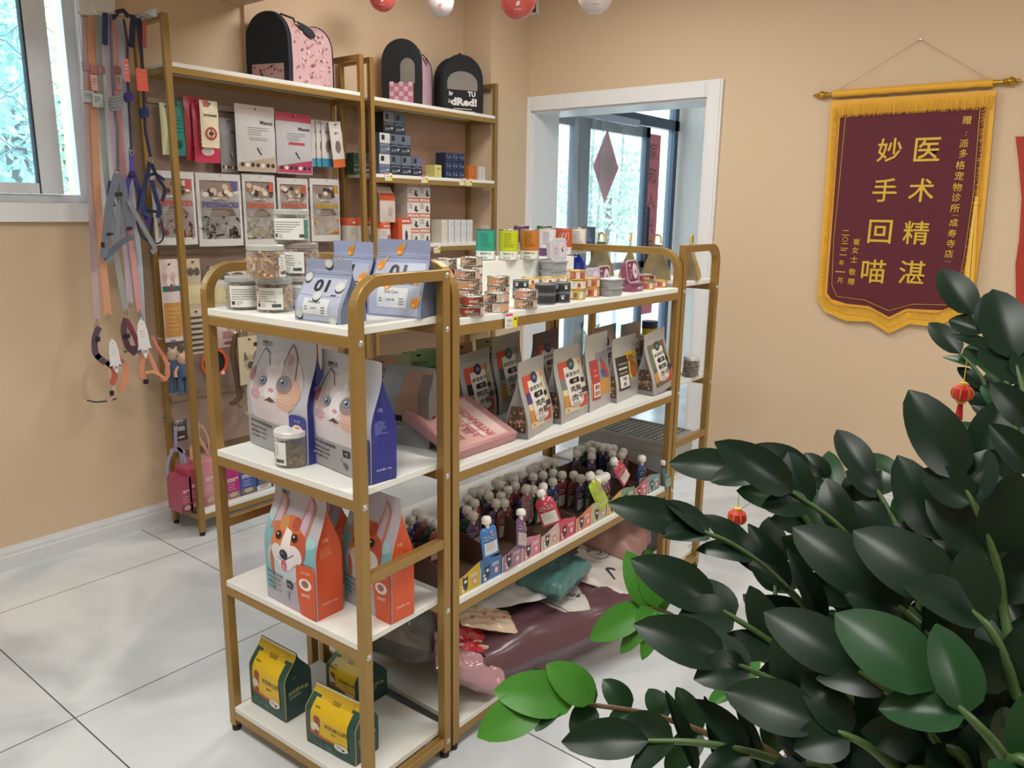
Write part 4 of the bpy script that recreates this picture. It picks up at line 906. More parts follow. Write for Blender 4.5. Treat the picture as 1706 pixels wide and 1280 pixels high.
mbag('dull maroon silver pouch standing behind the green oval pouch', (898, 668), (938, 651), (920, 552), D=.06, front=MAU, pr=meat_print('#2e3560', '#5a3040', '#7c6a60', ('牛肉', '方糕')), seed=8)
mbag('silver pouch with red corner and blue oval behind the bird pouch', (996, 652), (1031, 638), (1012, 543), D=.05, pr=meat_print('#2e3560', '#4a3c78', '#c9bda8', ('鸡肉', '方糕')), seed=9)
mbag('plain grey topped silver pouch behind the cow pouch', (1040, 640), (1072, 628), (1055, 538), D=.05, front=SILD, pr=meat_print('#23554c', '#6b7a78', '#a8a48e'), seed=10)
# flat packs at the back left
def flatpack(lb, x, y, w_, h_, col, band, rz, txt, nm='treat_pack', tilt=.12):
    m = MB(); T_ = .018
    P0_ = lambda a, c, s: ((a-.5)*w_, s*T_/2*max(.06, sin(pi*min(1, max(0, c*.92+.04)))*sin(pi*a)**.5), c*h_)
    m.grid(lambda a, b: P0_(a, b, -1), 8, 12, pm(col)); m.grid(lambda a, b: P0_(1-a, b, 1), 8, 12, pm(col))
    P = lambda X, Y, h: (X, P0_(X/w_+.5, Y/h_, -1)[1]-.0008-h, Y)
    m.p_rect(P, -w_*.47, h_*.35, w_*.47, h_*.72, pm(band), .0004); m.p_lines(P, -w_*.4, h_*.66, w_*.42, 6, h_*.05, pm(col), .002, 4, .0008)
    m.p_text(P, txt, 0, h_*.80, h_*.06, pm(K0), .0006, bold=.010); m.p_ell(P, 0, h_*.93, w_*.08, h_*.02, pm(K0), .0005, n=10)
    m.p_lines(P, -w_*.4, h_*.25, w_*.3, 3, h_*.05, pm('#4a4a44'), .0015, 6)
    o = m.build(nm); tag(o, lb, 'treat pack', 'flat treat packs at the back of the second shelf'); place(o, (x, y, zs), (tilt*-1, 0, rz)); return o
fp = [((636, 575), '#d09c80', '#27332f', 'A 天然'), ((664, 590), '#b4c49a', '#7a9a74', 'Really Good'), ((700, 585), '#93b884', '#2b3b38', 'TREATS'), ((728, 575), '#b2bd8e', '#8a9468', '鲜肉条'), ((775, 590), '#c79a78', '#8a7448', '天然 零食'), ((822, 585), '#a9a86c', '#2f2c28', '鲜肉粒')]
for i, (q, col, band, tx) in enumerate(fp):
    pp = ony(q[0], q[1], 1.80); 
    flatpack(['tan pack with black band, leftmost at the back of the second shelf', 'pale green pack beside the tan one', 'green pack with dark band seen through the end rack', 'light olive pack behind the gold post', 'tan pack with hang hole behind the leftmost silver pouch', 'olive pack with black print behind the silver pouches'][i],
             max(1.50, pp.x), 1.80+.012*(i % 2), .11, .20, col, band, -.5 if i < 4 else -.1, tx)
# blue grey carton and orange carton
def carton(name, lb, cat, c, size, rz, col, fn=None, group=None, side=None, bevel=.0012):
    W, D, H = size; m = MB()
    m.rbox((-W/2, -D/2, 0), (W/2, D/2, H), pm(col), .0012)
    if side: m.box((-W/2-.0003, -D/2+.001, .001), (-W/2, D/2-.001, H-.001), pm(side)).box((W/2, -D/2+.001, .001), (W/2+.0003, D/2-.001, H-.001), pm(side))
    P = lambda x, y, h: (x, -D/2-.0003-h, y); PS = lambda x, y, h: (-W/2-.0006-h, -x, y); PT = lambda x, y, h: (x, y, H+.0004+h)
    if fn: fn(m, P, PS, PT, W, D, H)
    o = m.build(name); tag(o, lb, cat, group); place(o, c, (0, 0, rz)); return o
def teal_box(m, P, PS, PT, W, D, H):
    PL = PS
    m.p_rect(PL, -D*.48, H*.02, D*.48, H*.97, pm('#66787e'), .0002, 2); m.p_rect(PL, -D*.46, H*.08, D*.02, H*.80, pm('#b08a5c'), .0005, 2); m.p_rect(PL, -D*.46, H*.78, D*.02, H*.86, pm('#cfa07c'), .0006, 2)
    m.p_text(PL, '水解蛋白', -D*.22, H*.55, H*.08, pm(K0), .001, bold=.014); m.p_text(PL, 'Co Nutrition', D*.26, H*.66, H*.06, pm(K0), .001, w=D*.36, bold=.010); m.p_lines(PL, D*.1, H*.86, D*.4, 1, .01, pm(K0), .002)
c_ = ony(690, 620, 1.70)
carton('treat_box', 'grey blue carton with tan panel behind the kitten bag', 'box', (1.50, 1.705, zs), (.045, .17, .155), .1, '#7d9198', teal_box)
# grey white litter pack leaning, seen through the end rack
def kraft_print(m, P, W, H):
    m.p_rect(P, -.02*W, .30*H, .48*W, .95*H, pm('#b9967c'), .0006); m.p_rect(P, .28*W, .34*H, .48*W, .92*H, pm('#8c8078'), .0010)
    m.p_quad(P, [(-.22*W, .30*H), (.48*W, .30*H), (.48*W, .5*H), (-.02*W, .93*H)], pm('#b9967c'), .0008)
    m.p_rect(P, -.26*W, .32*H, -.02*W, .40*H, pm(K0), .0012); m.p_lines(P, -.26*W, .27*H, .1*W, 1, .02, pm('#5a5a5c'), .003)
loc, rz, W, H, D = stand((654, 741), (724, 757), zs, (690, 634), None, .07)
o = pouch('litter_pack', .16, .225, .07, '#a6a9a8', '#8f9394', prints=kraft_print, t0=.6, t1=1, fold=.1, bulge=.006); tag(o, 'grey and kraft coloured pack with black logo behind the kitten bag with blue side', 'bag'); place(o, (1.515, 1.565, zs), (0, 0, -pi/2+.25))
# pink flat pack leaning on the silver pouches
def pinkpack():
    m = MB(); W, L, T_ = .26, .215, .030
    m.rbox((0, 0, 0), (W, L, T_), pm('#b98688'), .003, seg=2); P = lambda x, y, h: (x, y, T_+.0002+h)
    m.p_rect(P, .012, .010, W-.03, L-.012, pm('#d6a8a2'), .0004, 1); m.p_rect(P, W-.075, .016, W-.036, L-.02, pm('#dcc0b8'), .0008, 1)
    m.p_text(P, 'INTERACTION', W-.095, L*.52, .026, pm('#b05462'), .0012, w=L*.82, rot=pi/2, bold=.014); m.p_text(P, 'HAPPY', W*.44, L*.42, .030, pm('#b86470'), .0012, w=L*.5, rot=pi/2, bold=.010)
    for k in range(5): m.p_rect(P, W-.128, .028+k*.034, W-.112, .052+k*.034, pm('#e2cfc8'), .0010, 1)
    m.p_rect(P, W-.132, .022, W-.130, L-.02, pm('#b05462'), .0010, 1)
    m.p_ell(P, .05, L*.8, .022, .024, pm('#6e3026'), .0010); m.p_ell(P, .10, L*.55, .045, .035, pm('#ddb9b6'), .0007)
    for x, y in ((.055, .05), (.10, .065), (.03, .10)): m.p_rect(P, x-.012, y-.012, x+.012, y+.012, pm('#a9847c'), .0009, 1); m.p_rect(P, x+.010, y-.014, x+.013, y+.01, pm('#5a3a38'), .0012, 1)
    return m.build('interactive_toy_box')
o = pinkpack(); tag(o, 'pink flat toy box leaning back on the second shelf next to the gold post', 'box'); place(o, (1.468, 1.352, zs+.0), (math.radians(22), 0, 0))
# ================================================================== LONG RACK, THIRD SHELF: DISPLAY BOXES OF SPOUTED POUCHES
z3l = S3+BT; BG = 'printed display boxes of spouted pouches'
xa0, xa1 = 1.452, 2.600
BC = ['#c9a91e', '#3c6ea8', '#9a7690', '#c27a88', '#c9ada0', '#c0465a', '#cc7a58', '#b0ac84', '#c9a255', '#6f8f70', '#c0606c', '#6f8f8c']
BN = ['yellow', 'blue', 'mauve', 'pink', 'beige pink', 'crimson', 'orange', 'pale olive', 'amber', 'green', 'rose red', 'grey green']
nb = 12; bw = (xa1-xa0)/nb; CARD = mat('brown_card', '#5e4436', .8, var=.06); bd = .30
def display_box(cols):
    t = thing('display_box', 'x', 'box', group=BG); m = MB(); h0, h1 = .050, .082; w_ = 2*bw-.004; th = .0018; hw = w_/2
    fr = lambda x: h0+.022*(sin(pi*((x % hw)/hw)-pi/2)*.5+.5 if x < w_-1e-6 else 1)
    fr = lambda x: h0+.024*(1-cos(2*pi*x/w_))/2*(.4+.6*x/w_)+.012*x/w_
    n = 16; pts = [(x*w_/n, fr(x*w_/n)) for x in range(n+1)]
    m.prism([(0, 0)]+[(w_, 0)]+[(x, z) for x, z in reversed(pts)], 0, th, CARD)
    for x0 in (0, w_-th):
        prof = [(0, 0), (bd, 0), (bd, h1), (bd*.45, h1), (.02, fr(x0)), (0, fr(x0))]
        vs = [(x0, y, z) for y, z in prof]+[(x0+th, y, z) for y, z in prof]; k = len(prof)
        m.add(vs, [tuple(range(k)), tuple(range(2*k-1, k-1, -1))]+[(i, i+k, (i+1) % k+k, (i+1) % k) for i in range(k)], CARD)
    m.box((0, bd-th, 0), (w_, bd, h1), CARD).box((0, 0, 0), (w_, bd, th), CARD); m.build('carton', t)
    for j, col in enumerate(cols):
        p = MB(); o_ = j*hw; P = lambda x, y, h: (o_+x, -.0006-h, y); c = pm(col)
        p.grid(lambda a, b: P(a*hw, fr(o_+a*hw)*b, 0), n//2, 1, c)
        dk = pm('#2c3236'); lt = pm('#e0dad2'); pk = pm('#d08a94'); cx = hw*.34
        p.p_ell(P, cx, .022, .011, .016, dk, .0005, n=12); p.p_ell(P, cx, .036, .011, .009, dk, .0007, n=12); p.p_quad(P, [(cx-.011, .038), (cx-.002, .042), (cx-.008, .050), (cx-.010, .050)], dk, .0007, 1); p.p_quad(P, [(cx+.011, .038), (cx+.002, .042), (cx+.008, .050), (cx+.010, .050)], dk, .0007, 1)
        p.p_ell(P, cx, .034, .006, .005, lt, .0011, n=10); p.p_ell(P, cx-.010, .010, .006, .006, lt, .0011, n=8); p.p_ell(P, cx-.014, .022, .005, .004, lt, .0011, n=8)
        p.p_ell(P, hw*.76, .022, .010, .012, pk, .0006, n=12); p.p_ell(P, hw*.76, .022, .005, .006, lt, .0010, n=10); p.p_lines(P, hw*.56, .044, hw*.92, 2, .006, lt, .003, 5, .0006)
        p.p_rect(P, 0, 0, .003, h0, lt, .0004, 1); p.build('printed_front', t)
    return t
for i in range(nb//2):
    t = display_box(BC[2*i:2*i+2]); t['label'] = 'display box with %s and %s cat figure fronts%s' % (BN[2*i], BN[2*i+1], ', leftmost on the third shelf' if i == 0 else ', rightmost on the third shelf' if i == nb//2-1 else '')
    t.location = (xa0+2*i*bw, 1.328-.0045*2*i*bw, z3l); t.rotation_euler = (0, 0, -.004)
CAPW = mat('white_cap', '#e6e2da', .4, var=.03)
def spout_pouch(col, col2='#cfc9c0', txt='コトコト'):
    t = thing('spouted_pouch', 'x', 'pouch', group='white capped spouted pouches'); W, H, T_ = .062, .085, .020
    m = MB(); c = pm(col, .25)
    def S(a, b, s):
        x = (a-.5)*W*(1-.25*max(0, (b-.88)/.12)); d = T_/2*sin(pi*a)**.7*(.10+.9*sin(pi*(1-b)**.6*.85+.25)) if b < 1 else .0008
        return (x, s*max(.0006, d), b*H)
    m.grid(lambda a, b: S(a, b, -1), 10, 12, c); m.grid(lambda a, b: S(1-a, b, 1), 10, 12, c)
    P = lambda x, y, h: (x, S(min(1, max(0, x/W+.5)), y/H, -1)[1]-h-.0007, y)
    m.p_rect(P, -W*.40, H*.08, W*.40, H*.50, pm(col2, .3), .0004, 6); m.p_text(P, txt, 0, H*.66, H*.17, pm('#eeeae2'), .0012, w=W*.78, bold=.05); m.p_text(P, txt, 0, H*.655, H*.16, pm('#23262c'), .0016, w=W*.76, bold=.0)
    m.p_lines(P, -W*.32, H*.44, W*.32, 4, H*.06, pm('#8c8880'), .001, 3); m.p_ell(P, W*.05, H*.82, W*.09, H*.05, pm('#d27a88', .3), .0008, n=10)
    m.build('pouch_body', t)
    MB().lathe([(.0058, H-.004), (.0058, H+.004), (.0075, H+.004), (.0075, H+.006), (.0055, H+.006), (.0055, H+.014)], CAPW, 10).build('spout', t)
    k = MB(); n = 12; z0_ = H+.008
    k.lathe([(.0105, z0_), (.0128, z0_+.003), (.0136, z0_+.011), (.0126, z0_+.018), (.0095, z0_+.0215), (0, z0_+.022)], CAPW, n)
    for q in range(n): a = 2*pi*q/n; k.box((-.0007, .0120, z0_+.003), (.0007, .0142, z0_+.016), CAPW, Matrix.Rotation(a, 4, 'Z'))
    k.build('cap', t)
    return t
PROT = [('#5a4a6a', 'purple'), ('#7a4a4c', 'maroon'), ('#2f5a3c', 'green'), ('#2c4a7a', 'blue'), ('#8a3a48', 'red')]
protos = [spout_pouch(c) for c, _ in PROT]; used = [False]*len(protos)
caps = [(145,435),(170,480),(240,485),(145,530),(215,560),(150,610),(195,645),(250,395),(305,395),(365,435),(300,510),(335,560),(380,515),(405,560),(425,475),(385,380),(445,375),(510,370),(475,400),(480,445),(535,470),(595,470),(650,470),(495,315),(555,330),(590,320),(615,262),(660,300),(720,285),(585,385),(655,370),(725,360),(720,415),(792,375),(858,368),
(915,395),(970,390),(1030,365),(1078,380),(1130,405),(1150,450),(1222,435),
(890,190),(850,195),(885,230),(930,145),(975,165),(1030,172),(975,210),(985,250),(1060,195),(1100,200),(1125,235),(1180,240),(1135,290),(1010,105),(1060,110),(1100,125),(1140,140),(1180,150),(1235,145),(1315,168),(1470,298)]
rr = random.Random(11); ZC = z3l+.122; done = []
extra = [(685, 868), (697, 858), (706, 864), (717, 870), (728, 874)]
for i, q in enumerate([(740+a/4, 700+b/4) for a, b in caps]+extra):
    p = onz(q[0], q[1], ZC-.004); x = min(2.575, max(1.50 if i < len(caps) else 1.47, p.x)); y = min(1.62 if i < len(caps) else 1.66, p.y)
    y = max(1.372, y)
    for d in done:   # keep neighbours a cap apart
        dx, dy = x-d[0], y-d[1]; L = sqrt(dx*dx+dy*dy)
        if L < .024: k = .024/max(L, 1e-4); x = d[0]+dx*k; y = min(1.62, d[1]+dy*k)
    done.append((x, y))
    zo = z3l+.003; row = int((y-1.33)/.075); bx = int((x-xa0)/bw); bx = max(0, min(nb-1, bx))
    j = rr.randrange(len(protos)); lab = '%s white capped pouch in the %s %s part of the boxes' % (PROT[j][1], ['front', 'second row', 'middle', 'rear', 'rearmost'][max(0, min(4, int((y-1.36)/.06)))], BN[bx])
    lx, ly, lz = rr.uniform(-.10, .10), rr.uniform(-.08, .08), pi/2+rr.uniform(-.25, .25) if i % 2 else rr.uniform(-.3, .3)
    lz = pi/2+rr.uniform(-.25, .25)
    lz = rr.uniform(-.12, .12)
    x = min(max(x, xa0+bx*bw+.034), xa0+(bx+1)*bw-.036) if False else x
    if not used[j]: used[j] = True; t = protos[j]; place(t, (x, y, zo), (lx*.5, ly*.4, lz), 1.14); t['label'] = lab
    else: dup(protos[j], (x, y, zo), (lx*.5, ly*.4, lz), lab, scale=1.14)
def special(q, y, col, col2, rot, lb, txt='コトコト', sc_=1.0):
    """pouch whose cap shows at pixel q, at depth y"""
    t = spout_pouch(col, col2, txt); R = Euler(rot).to_matrix(); c = ony(q[0], q[1], y); off = R @ Vector((0, 0, .095*sc_)); place(t, c-off, rot, sc_); t['label'] = lb; del t['group']
special((811, 872), 1.318, '#3a74b4', '#c9cdd2', (-.15, -.05, -.10), 'blue and white spouted pouch standing upright at the very front of the boxes')
special((868, 859), 1.325, '#6a4c72', '#b4aaa8', (-.30, .45, .1), 'purple grey spouted pouch tilted in front of the mauve box')
special((905, 815), 1.37, '#c0503c', '#c8603c', (-.25, .35, .1), 'orange red spouted pouch leaning in the crimson box', 'トコト')
special((985, 797), 1.37, '#9ab030', '#a9ba4c', (-.45, -.15, .05), 'lime green spouted pouch lying on top of the pale olive box', 'トコトト', 1.15)
special((1025, 771), 1.36, '#b23a50', '#c9c4bc', (-.30, -.55, .1), 'red spouted pouch with white side leaning in the green and rose boxes')
special((903, 826), 1.335, '#b23a50', '#cfcac4', (-.2, -.4, -1.0), 'red and white spouted pouch leaning against a box wall')
special((1107, 774), 1.33, '#3c6a6c', '#8aa09c', (-.2, -.1, .05), 'teal spouted pouch at the right end of the boxes')
special((877, 818), 1.42, '#a07078', '#a98a8c', (-.1, 0, .05), 'pink spouted pouch upright behind the beige box')
# ================================================================== BOTTOM SHELF: BIG BAGS
z4l = S4+BT
def sack(name, lb, c, L, W, T_, rz, col, fn=None, rot=(0, 0), seed=1, rough=.3, p=2.6, wr=.006, cat='bag', coat=.0, parts=None):
    """stuffed bag lying flat: length L along x, width W along y, thickness T_"""
    m = MB(); mt = mat('sack_%s_%s' % (col[1:], int(rough*100)), col, rough, var=.06, vs=8, coat=coat*.6, bump=.12, bs=25) if isinstance(col, str) else col
    rr = random.Random(seed); ph = [rr.uniform(0, 6) for _ in range(6)]
    def S(u, v, s):
        a, b = 2*u-1, 2*v-1
        e = (max(0, 1-abs(a)**p)*max(0, 1-abs(b)**p))**.42
        w_ = wr*(sin(a*9+b*4+ph[0])+sin(b*13-a*5+ph[1])+.6*sin(a*21+b*17+ph[2]))*e
        x = a*L/2*(1-.03*sin(b*5+ph[3])**2); y = b*W/2*(1-.04*sin(a*6+ph[4])**2)
        return (x, y, s*(T_/2*e)+w_*(1 if s > 0 else .3)+(0 if s > 0 else 0))
    m.grid(lambda u, v: S(u, v, 1), 36, 26, mt); m.grid(lambda u, v: S(1-u, v, -1), 20, 14, mt)
    P = lambda x, y, h: (lambda q: (q[0], q[1], q[2]+h*1.3+.0012))(S(min(1, max(0, x/L+.5)), min(1, max(0, y/W+.5)), 1))
    if fn: fn(m, P, L, W)
    o = m.build(name, ang=60); tag(o, lb, cat); place(o, c, (rot[0], rot[1], rz)); return o
def maroon_print(m, P, L, W):
    q = lambda pts, col, h=.001: m.p_quad(P, [(a*L, b*W) for a, b in pts], pm(col, .3), h, 10)
    q([(.02, -.34), (.12, -.40), (.28, .42), (-.10, .40)], '#c6c2bd'); q([(.0, -.34), (.015, -.34), (-.105, .40), (-.12, .40)], '#b9a9ac', .0012)
    m.p_text(P, 'K9002', .10*L, -.12*W, .032, pm('#3a3438'), .0026, rot=-.9, w=.12*L, bold=.010); m.p_text(P, '犬粮', .13*L, .0*W, .03, pm('#3a3438'), .0022, rot=-.9, bold=.010); m.p_text(P, '天然鲜肉成犬粮', .04*L, -.12*W, .014, pm('#6a5c60'), .0026, rot=-.9, w=.16*L)
sack('dog_food_sack', 'large maroon dog food sack lying across the bottom shelf front', (1.93, 1.385, z4l+.093), .76, .36, .165, -.28, '#5e4048', maroon_print, p=5, seed=3, wr=.004, coat=.15)
def pink_print(m, P, L, W):
    m.p_ell(P, -.05*L, .12*W, .3*L, .22*W, pm('#b8303a', .25), .001); m.p_ell(P, .2*L, .28*W, .24*L, .16*W, pm('#d9bfa4', .25), .0014)
    for i in range(6): m.p_ell(P, (.1+.05*i)*L, (.25+.03*(i % 3))*W, .02*L, .02*W, pm('#c08a50'), .002, n=8)
sack('treat_bag', 'crumpled clear and pink bag with red contents by the gold post', (1.555, 1.375, z4l+.115), .24, .15, .10, -.6, '#b48a92', pink_print, rot=(.3, .55), seed=5, rough=.12, wr=.006, coat=.8)
sack('treat_bag', 'cream packet with orange spots beside the crumpled pink bag', (1.66, 1.40, z4l+.205), .20, .11, .03, -.5, '#cdb6a0', lambda m, P, L, W: [m.p_ell(P, (-.3+.12*i)*L, (.2*((i*5) % 3-1))*W, .035*L, .05*W, pm(['#b8743c', '#9a9a60', '#c25a3c'][i % 3]), .001, n=9) for i in range(6)], rot=(.2, .35), seed=8, rough=.15, wr=.002, coat=.6)
sack('treat_bag', 'red shiny pack tucked behind the cream packet', (1.60, 1.46, z4l+.20), .16, .14, .05, -.5, '#a8323a', None, rot=(.25, .4), seed=18, rough=.15, wr=.004, coat=.8)
sack('dog_food_sack', 'grey translucent sack on the bottom shelf seen through the end rack', (1.60, 1.66, z4l+.13), .34, .36, .20, .2, '#7a7876', None, rot=(0, .15), seed=9, rough=.12, wr=.010, coat=.8)
def white_print(m, P, L, W):
    k = pm(K0); m.p_ell(P, .1*L, -.05*W, .03*L, .03*W, k, .001, n=8)
    for dx, dy in ((-.05, .06), (-.01, .09), (.04, .09), (.08, .05)): m.p_ell(P, (.1+dx)*L, (-.05+dy)*W, .012*L, .018*W, k, .001, n=8)
sack('paper_bag', 'white paper bag with black paw mark on top of the maroon sack', (1.81, 1.50, z4l+.225), .36, .26, .035, -.45, '#b9b9b6', white_print, rot=(.10, .02), seed=12, rough=.5, wr=.004)
sack('plastic_bag', 'folded teal ribbed bag beside the white paper bag', (1.985, 1.375, z4l+.235), .25, .17, .07, .15, '#4a7474', lambda m, P, L, W: [m.p_rect(P, (.30+.05*i)*L, -.42*W, (.315+.05*i)*L, .42*W, pm('#2c5656'), .001) for i in range(3)], seed=14, rough=.3, wr=.0015, coat=.3, p=9)
def face_print(m, P, L, W):
    k = pm('#2a2a30'); m.p_ring(P, .05*L, .0, .045, .047, k, .0012, 28); m.p_ell(P, .01*L, .03, .007, .006, k, .0014, n=8); m.p_ell(P, .10*L, .02, .005, .005, k, .0014, n=8)
    m.p_line(P, [(.0*L, -.005), (.05*L, -.015), (.12*L, -.004)], .004, k, .0014); m.p_line(P, [(-.35*L, -.10), (-.25*L, -.06), (-.2*L, -.09)], .008, k, .0014); m.p_line(P, [(-.1*L, -.13), (.05*L, -.12)], .010, k, .0014)
sack('dog_food_sack', 'white sack with a line drawn smiling face on the bottom shelf', (2.27, 1.40, z4l+.17), .38, .40, .06, .35, '#c2bcb6', face_print, rot=(.20, .06), seed=21, rough=.4, wr=.003)
def olive_print(m, P, L, W):
    m.p_ell(P, .25*L, .1*W, .08*L, .10*W, pm('#b8603c'), .001); m.p_rect(P, -.4*L, -.35*W, .1*L, -.28*W, pm('#6a6c5a'), .001)
sack('dog_food_sack', 'dark olive sack with an orange mark behind the teal bag', (2.10, 1.62, z4l+.20), .44, .36, .13, -.25, '#3d423a', olive_print, rot=(.25, 0), seed=23, rough=.3, wr=.003, p=5, coat=.3)
sack('dog_food_sack', 'dusty pink sack at the right end of the bottom shelf', (2.46, 1.50, z4l+.20), .34, .38, .14, .3, '#94706a', None, rot=(.25, .1), seed=25, rough=.45, wr=.004, p=6, coat=0)
sack('dog_food_sack', 'dark maroon sack leaning at the back above the pink one', (2.42, 1.66, z4l+.24), .36, .30, .12, -.1, '#4c2a30', None, rot=(.35, 0), seed=27, rough=.3, wr=.004, p=4, coat=.3)
carton('gift_box', 'black box with white print on the bottom of the far end rack', 'box', (2.80, 1.60, S4+BT), (.22, .30, .19), .0, '#16161e', lambda m, P, PS, PT, W, D, H: (m.p_text(PT, 'vitality', 0, -.1, .03, pm('#c9c9cc'), .0005), m.p_text(PS, '福', 0, H*.6, .05, pm('#c9c9cc'), .0005)))
# ================================================================== FAR END RACK
zf1, zf2, zf3 = 1.228+BT, .84+BT, .4445+BT
GOLDF = mat('gold_foil', '#c9b45c', .32, .55, var=.12, vs=30, bump=.3, bs=30); GREYF = mat('shaded_gold_foil', '#9a8f74', .35, .5, var=.1, vs=30)  # greyer second foil: shading of the gold bags' sides put into the colour
def gold_bag(seed):
    t = thing('gift_bag', 'x', 'gift bag', group='gold gift bags on the far rack')
    o = pouch('bag_body', .105, .135, .08, GOLDF, GREYF, t0=.0, t1=1.0, fold=.15, bulge=.002, seed=seed, taper=.0); o.parent = t
    MB().tube([(-.035, 0, .14), (-.03, 0, .165), (0, 0, .172), (.03, 0, .165), (.035, 0, .14)], .0045, GOLDF, 8).build('handle', t); return t
g0 = gold_bag(1); gl = [((1165, 469), .35, 'rightmost beyond the gold post'), ((1113, 474), .9, 'right behind the curved rail'), ((1085, 470), .5, 'in the middle behind the curved rail'), ((1056, 464), .9, 'leftmost beside the blue jar')]
for i, (q, rz, s) in enumerate(gl):
    p = onz(q[0], q[1], zf1); p = Vector((min(2.90, max(2.735, p.x+.03)), min(1.84, p.y+.03), zf1))
    if i == 0: p = Vector((2.86, 1.38, zf1))
    if i == 1: p = Vector((2.75, 1.47, zf1))
    if i == 2: p = Vector((2.77, 1.60, zf1))
    if i == 3: p = Vector((2.76, 1.73, zf1))
    lb = 'shiny gold gift bag, '+s
    if i == 0: place(g0, p, (0, 0, rz)); g0['label'] = lb
    else: dup(g0, p, rz, lb)
m = MB().lathe([(.02, 0), (.03, .012), (.032, .05), (.022, .07), (.012, .078), (.012, .085), (0, .088)], mat('cobalt_glass', '#2440b4', .1, trans=.3), 12, smooth=False)
tag(m.build('blue_bottle'), 'cobalt blue faceted bottle among the gold gift bags', 'bottle').location = (2.72, 1.82, zf1)
p = under(1150, 630, zf2, .032); j = jar('treat_jar', 'clear jar of dark kibble on the far end rack, alone on the right', 'kib', '#c9cccc', r=.032, H=.082, lab=None, seed=31, fill=.85); place(j, (max(p.x, 2.735), p.y, zf2))
for i in range(2):
    j = jar('treat_jar', 'clear jar of dark kibble stacked behind the green pouch, %s' % ['lower', 'upper'][i], 'kib', '#c9cccc', r=.040, H=.085, lab=None, seed=33+i, fill=.85); place(j, (2.735, 1.475, zf2+i*.0852))
m = MB().lathe([(.026, 0), (.030, .003), (.030, .028)], pm('#d8c42c'), 20).lathe([(.031, .028), (.031, .055), (0, .057)], pm('#2c3450'), 20)
tag(m.build('small_tub'), 'small yellow tub with navy lid on top of the stacked kibble jars', 'tub').location = (2.735, 1.475, zf2+.1706)
PALE = clearmat('pale_green_glass', (.80, .90, .84), .35, .1)
for i, (q, yy_) in enumerate((((962, 545), 1.80), ((990, 545), 1.72))):
    t = thing('diffuser_bottle', ['pale green glass dome with black twigs, left of two behind the silver pouches', 'pale glass dome with black twigs, right of two behind the silver pouches'][i], 'bottle', group='glass domes with twigs')
    MB().lathe([(.034, 0), (.036, .01), (.036, .10), (.030, .13), (.016, .15), (.009, .155)], PALE, 20).build('glass_dome', t)
    MB().tube([(0, 0, .10), (.002, 0, .165), (-.012, 0, .185)], .0018, BLK, 5).tube([(0, 0, .15), (.010, .003, .170), (.018, 0, .19)], .0016, BLK, 5).tube([(.008, .002, .166), (.004, 0, .186)], .0014, BLK, 5).build('twig', t)
    MB().lathe([(.030, .003), (.030, .05), (0, .052)], pm('#d8ded8'), 16).build('filling', t)
    pp = ony(q[0], q[1], yy_); place(t, (max(2.74, min(2.9, pp.x)), yy_, zf2))
# stack of grey mesh trays
MESH = mat('grey_plastic_mesh', '#b4b6b6', .5); mt0 = None
def mesh_tray():
    m = MB(); W, D = .25, .40
    for i in range(11): x = -W/2+W*i/10; m.box((x-.0015, -D/2, 0), (x+.0015, D/2, .004), MESH)
    for i in range(17): y = -D/2+D*i/16; m.box((-W/2, y-.0015, 0), (W/2, y+.0015, .004), MESH)
    for s in (-1, 1): m.box((s*W/2-.002, -D/2, 0), (s*W/2+.002, D/2, .011), MESH).box((-W/2, s*D/2-.002, 0), (W/2, s*D/2+.002, .011), MESH)
    return m.build('mesh_tray')
mt0 = mesh_tray()
for i in range(13):
    o = mt0 if i == 0 else mt0.copy()
    if i: COL.objects.link(o)
    tag(o, 'grey plastic mesh tray, %s from the bottom of the stack on the far rack' % ['', 'second', 'third', 'fourth', 'fifth', 'sixth', 'seventh', 'eighth', 'ninth', 'tenth', 'eleventh', 'twelfth', ''][i] if 0 < i < 12 else 'grey mesh tray, %s of the stack on the far end rack' % ('lowest' if i == 0 else 'topmost'), 'tray', 'stacked grey mesh trays'); place(o, (2.815+.002*(i % 3), 1.56, zf3+i*.0118), (0, 0, .004*((i*3) % 5-2)))
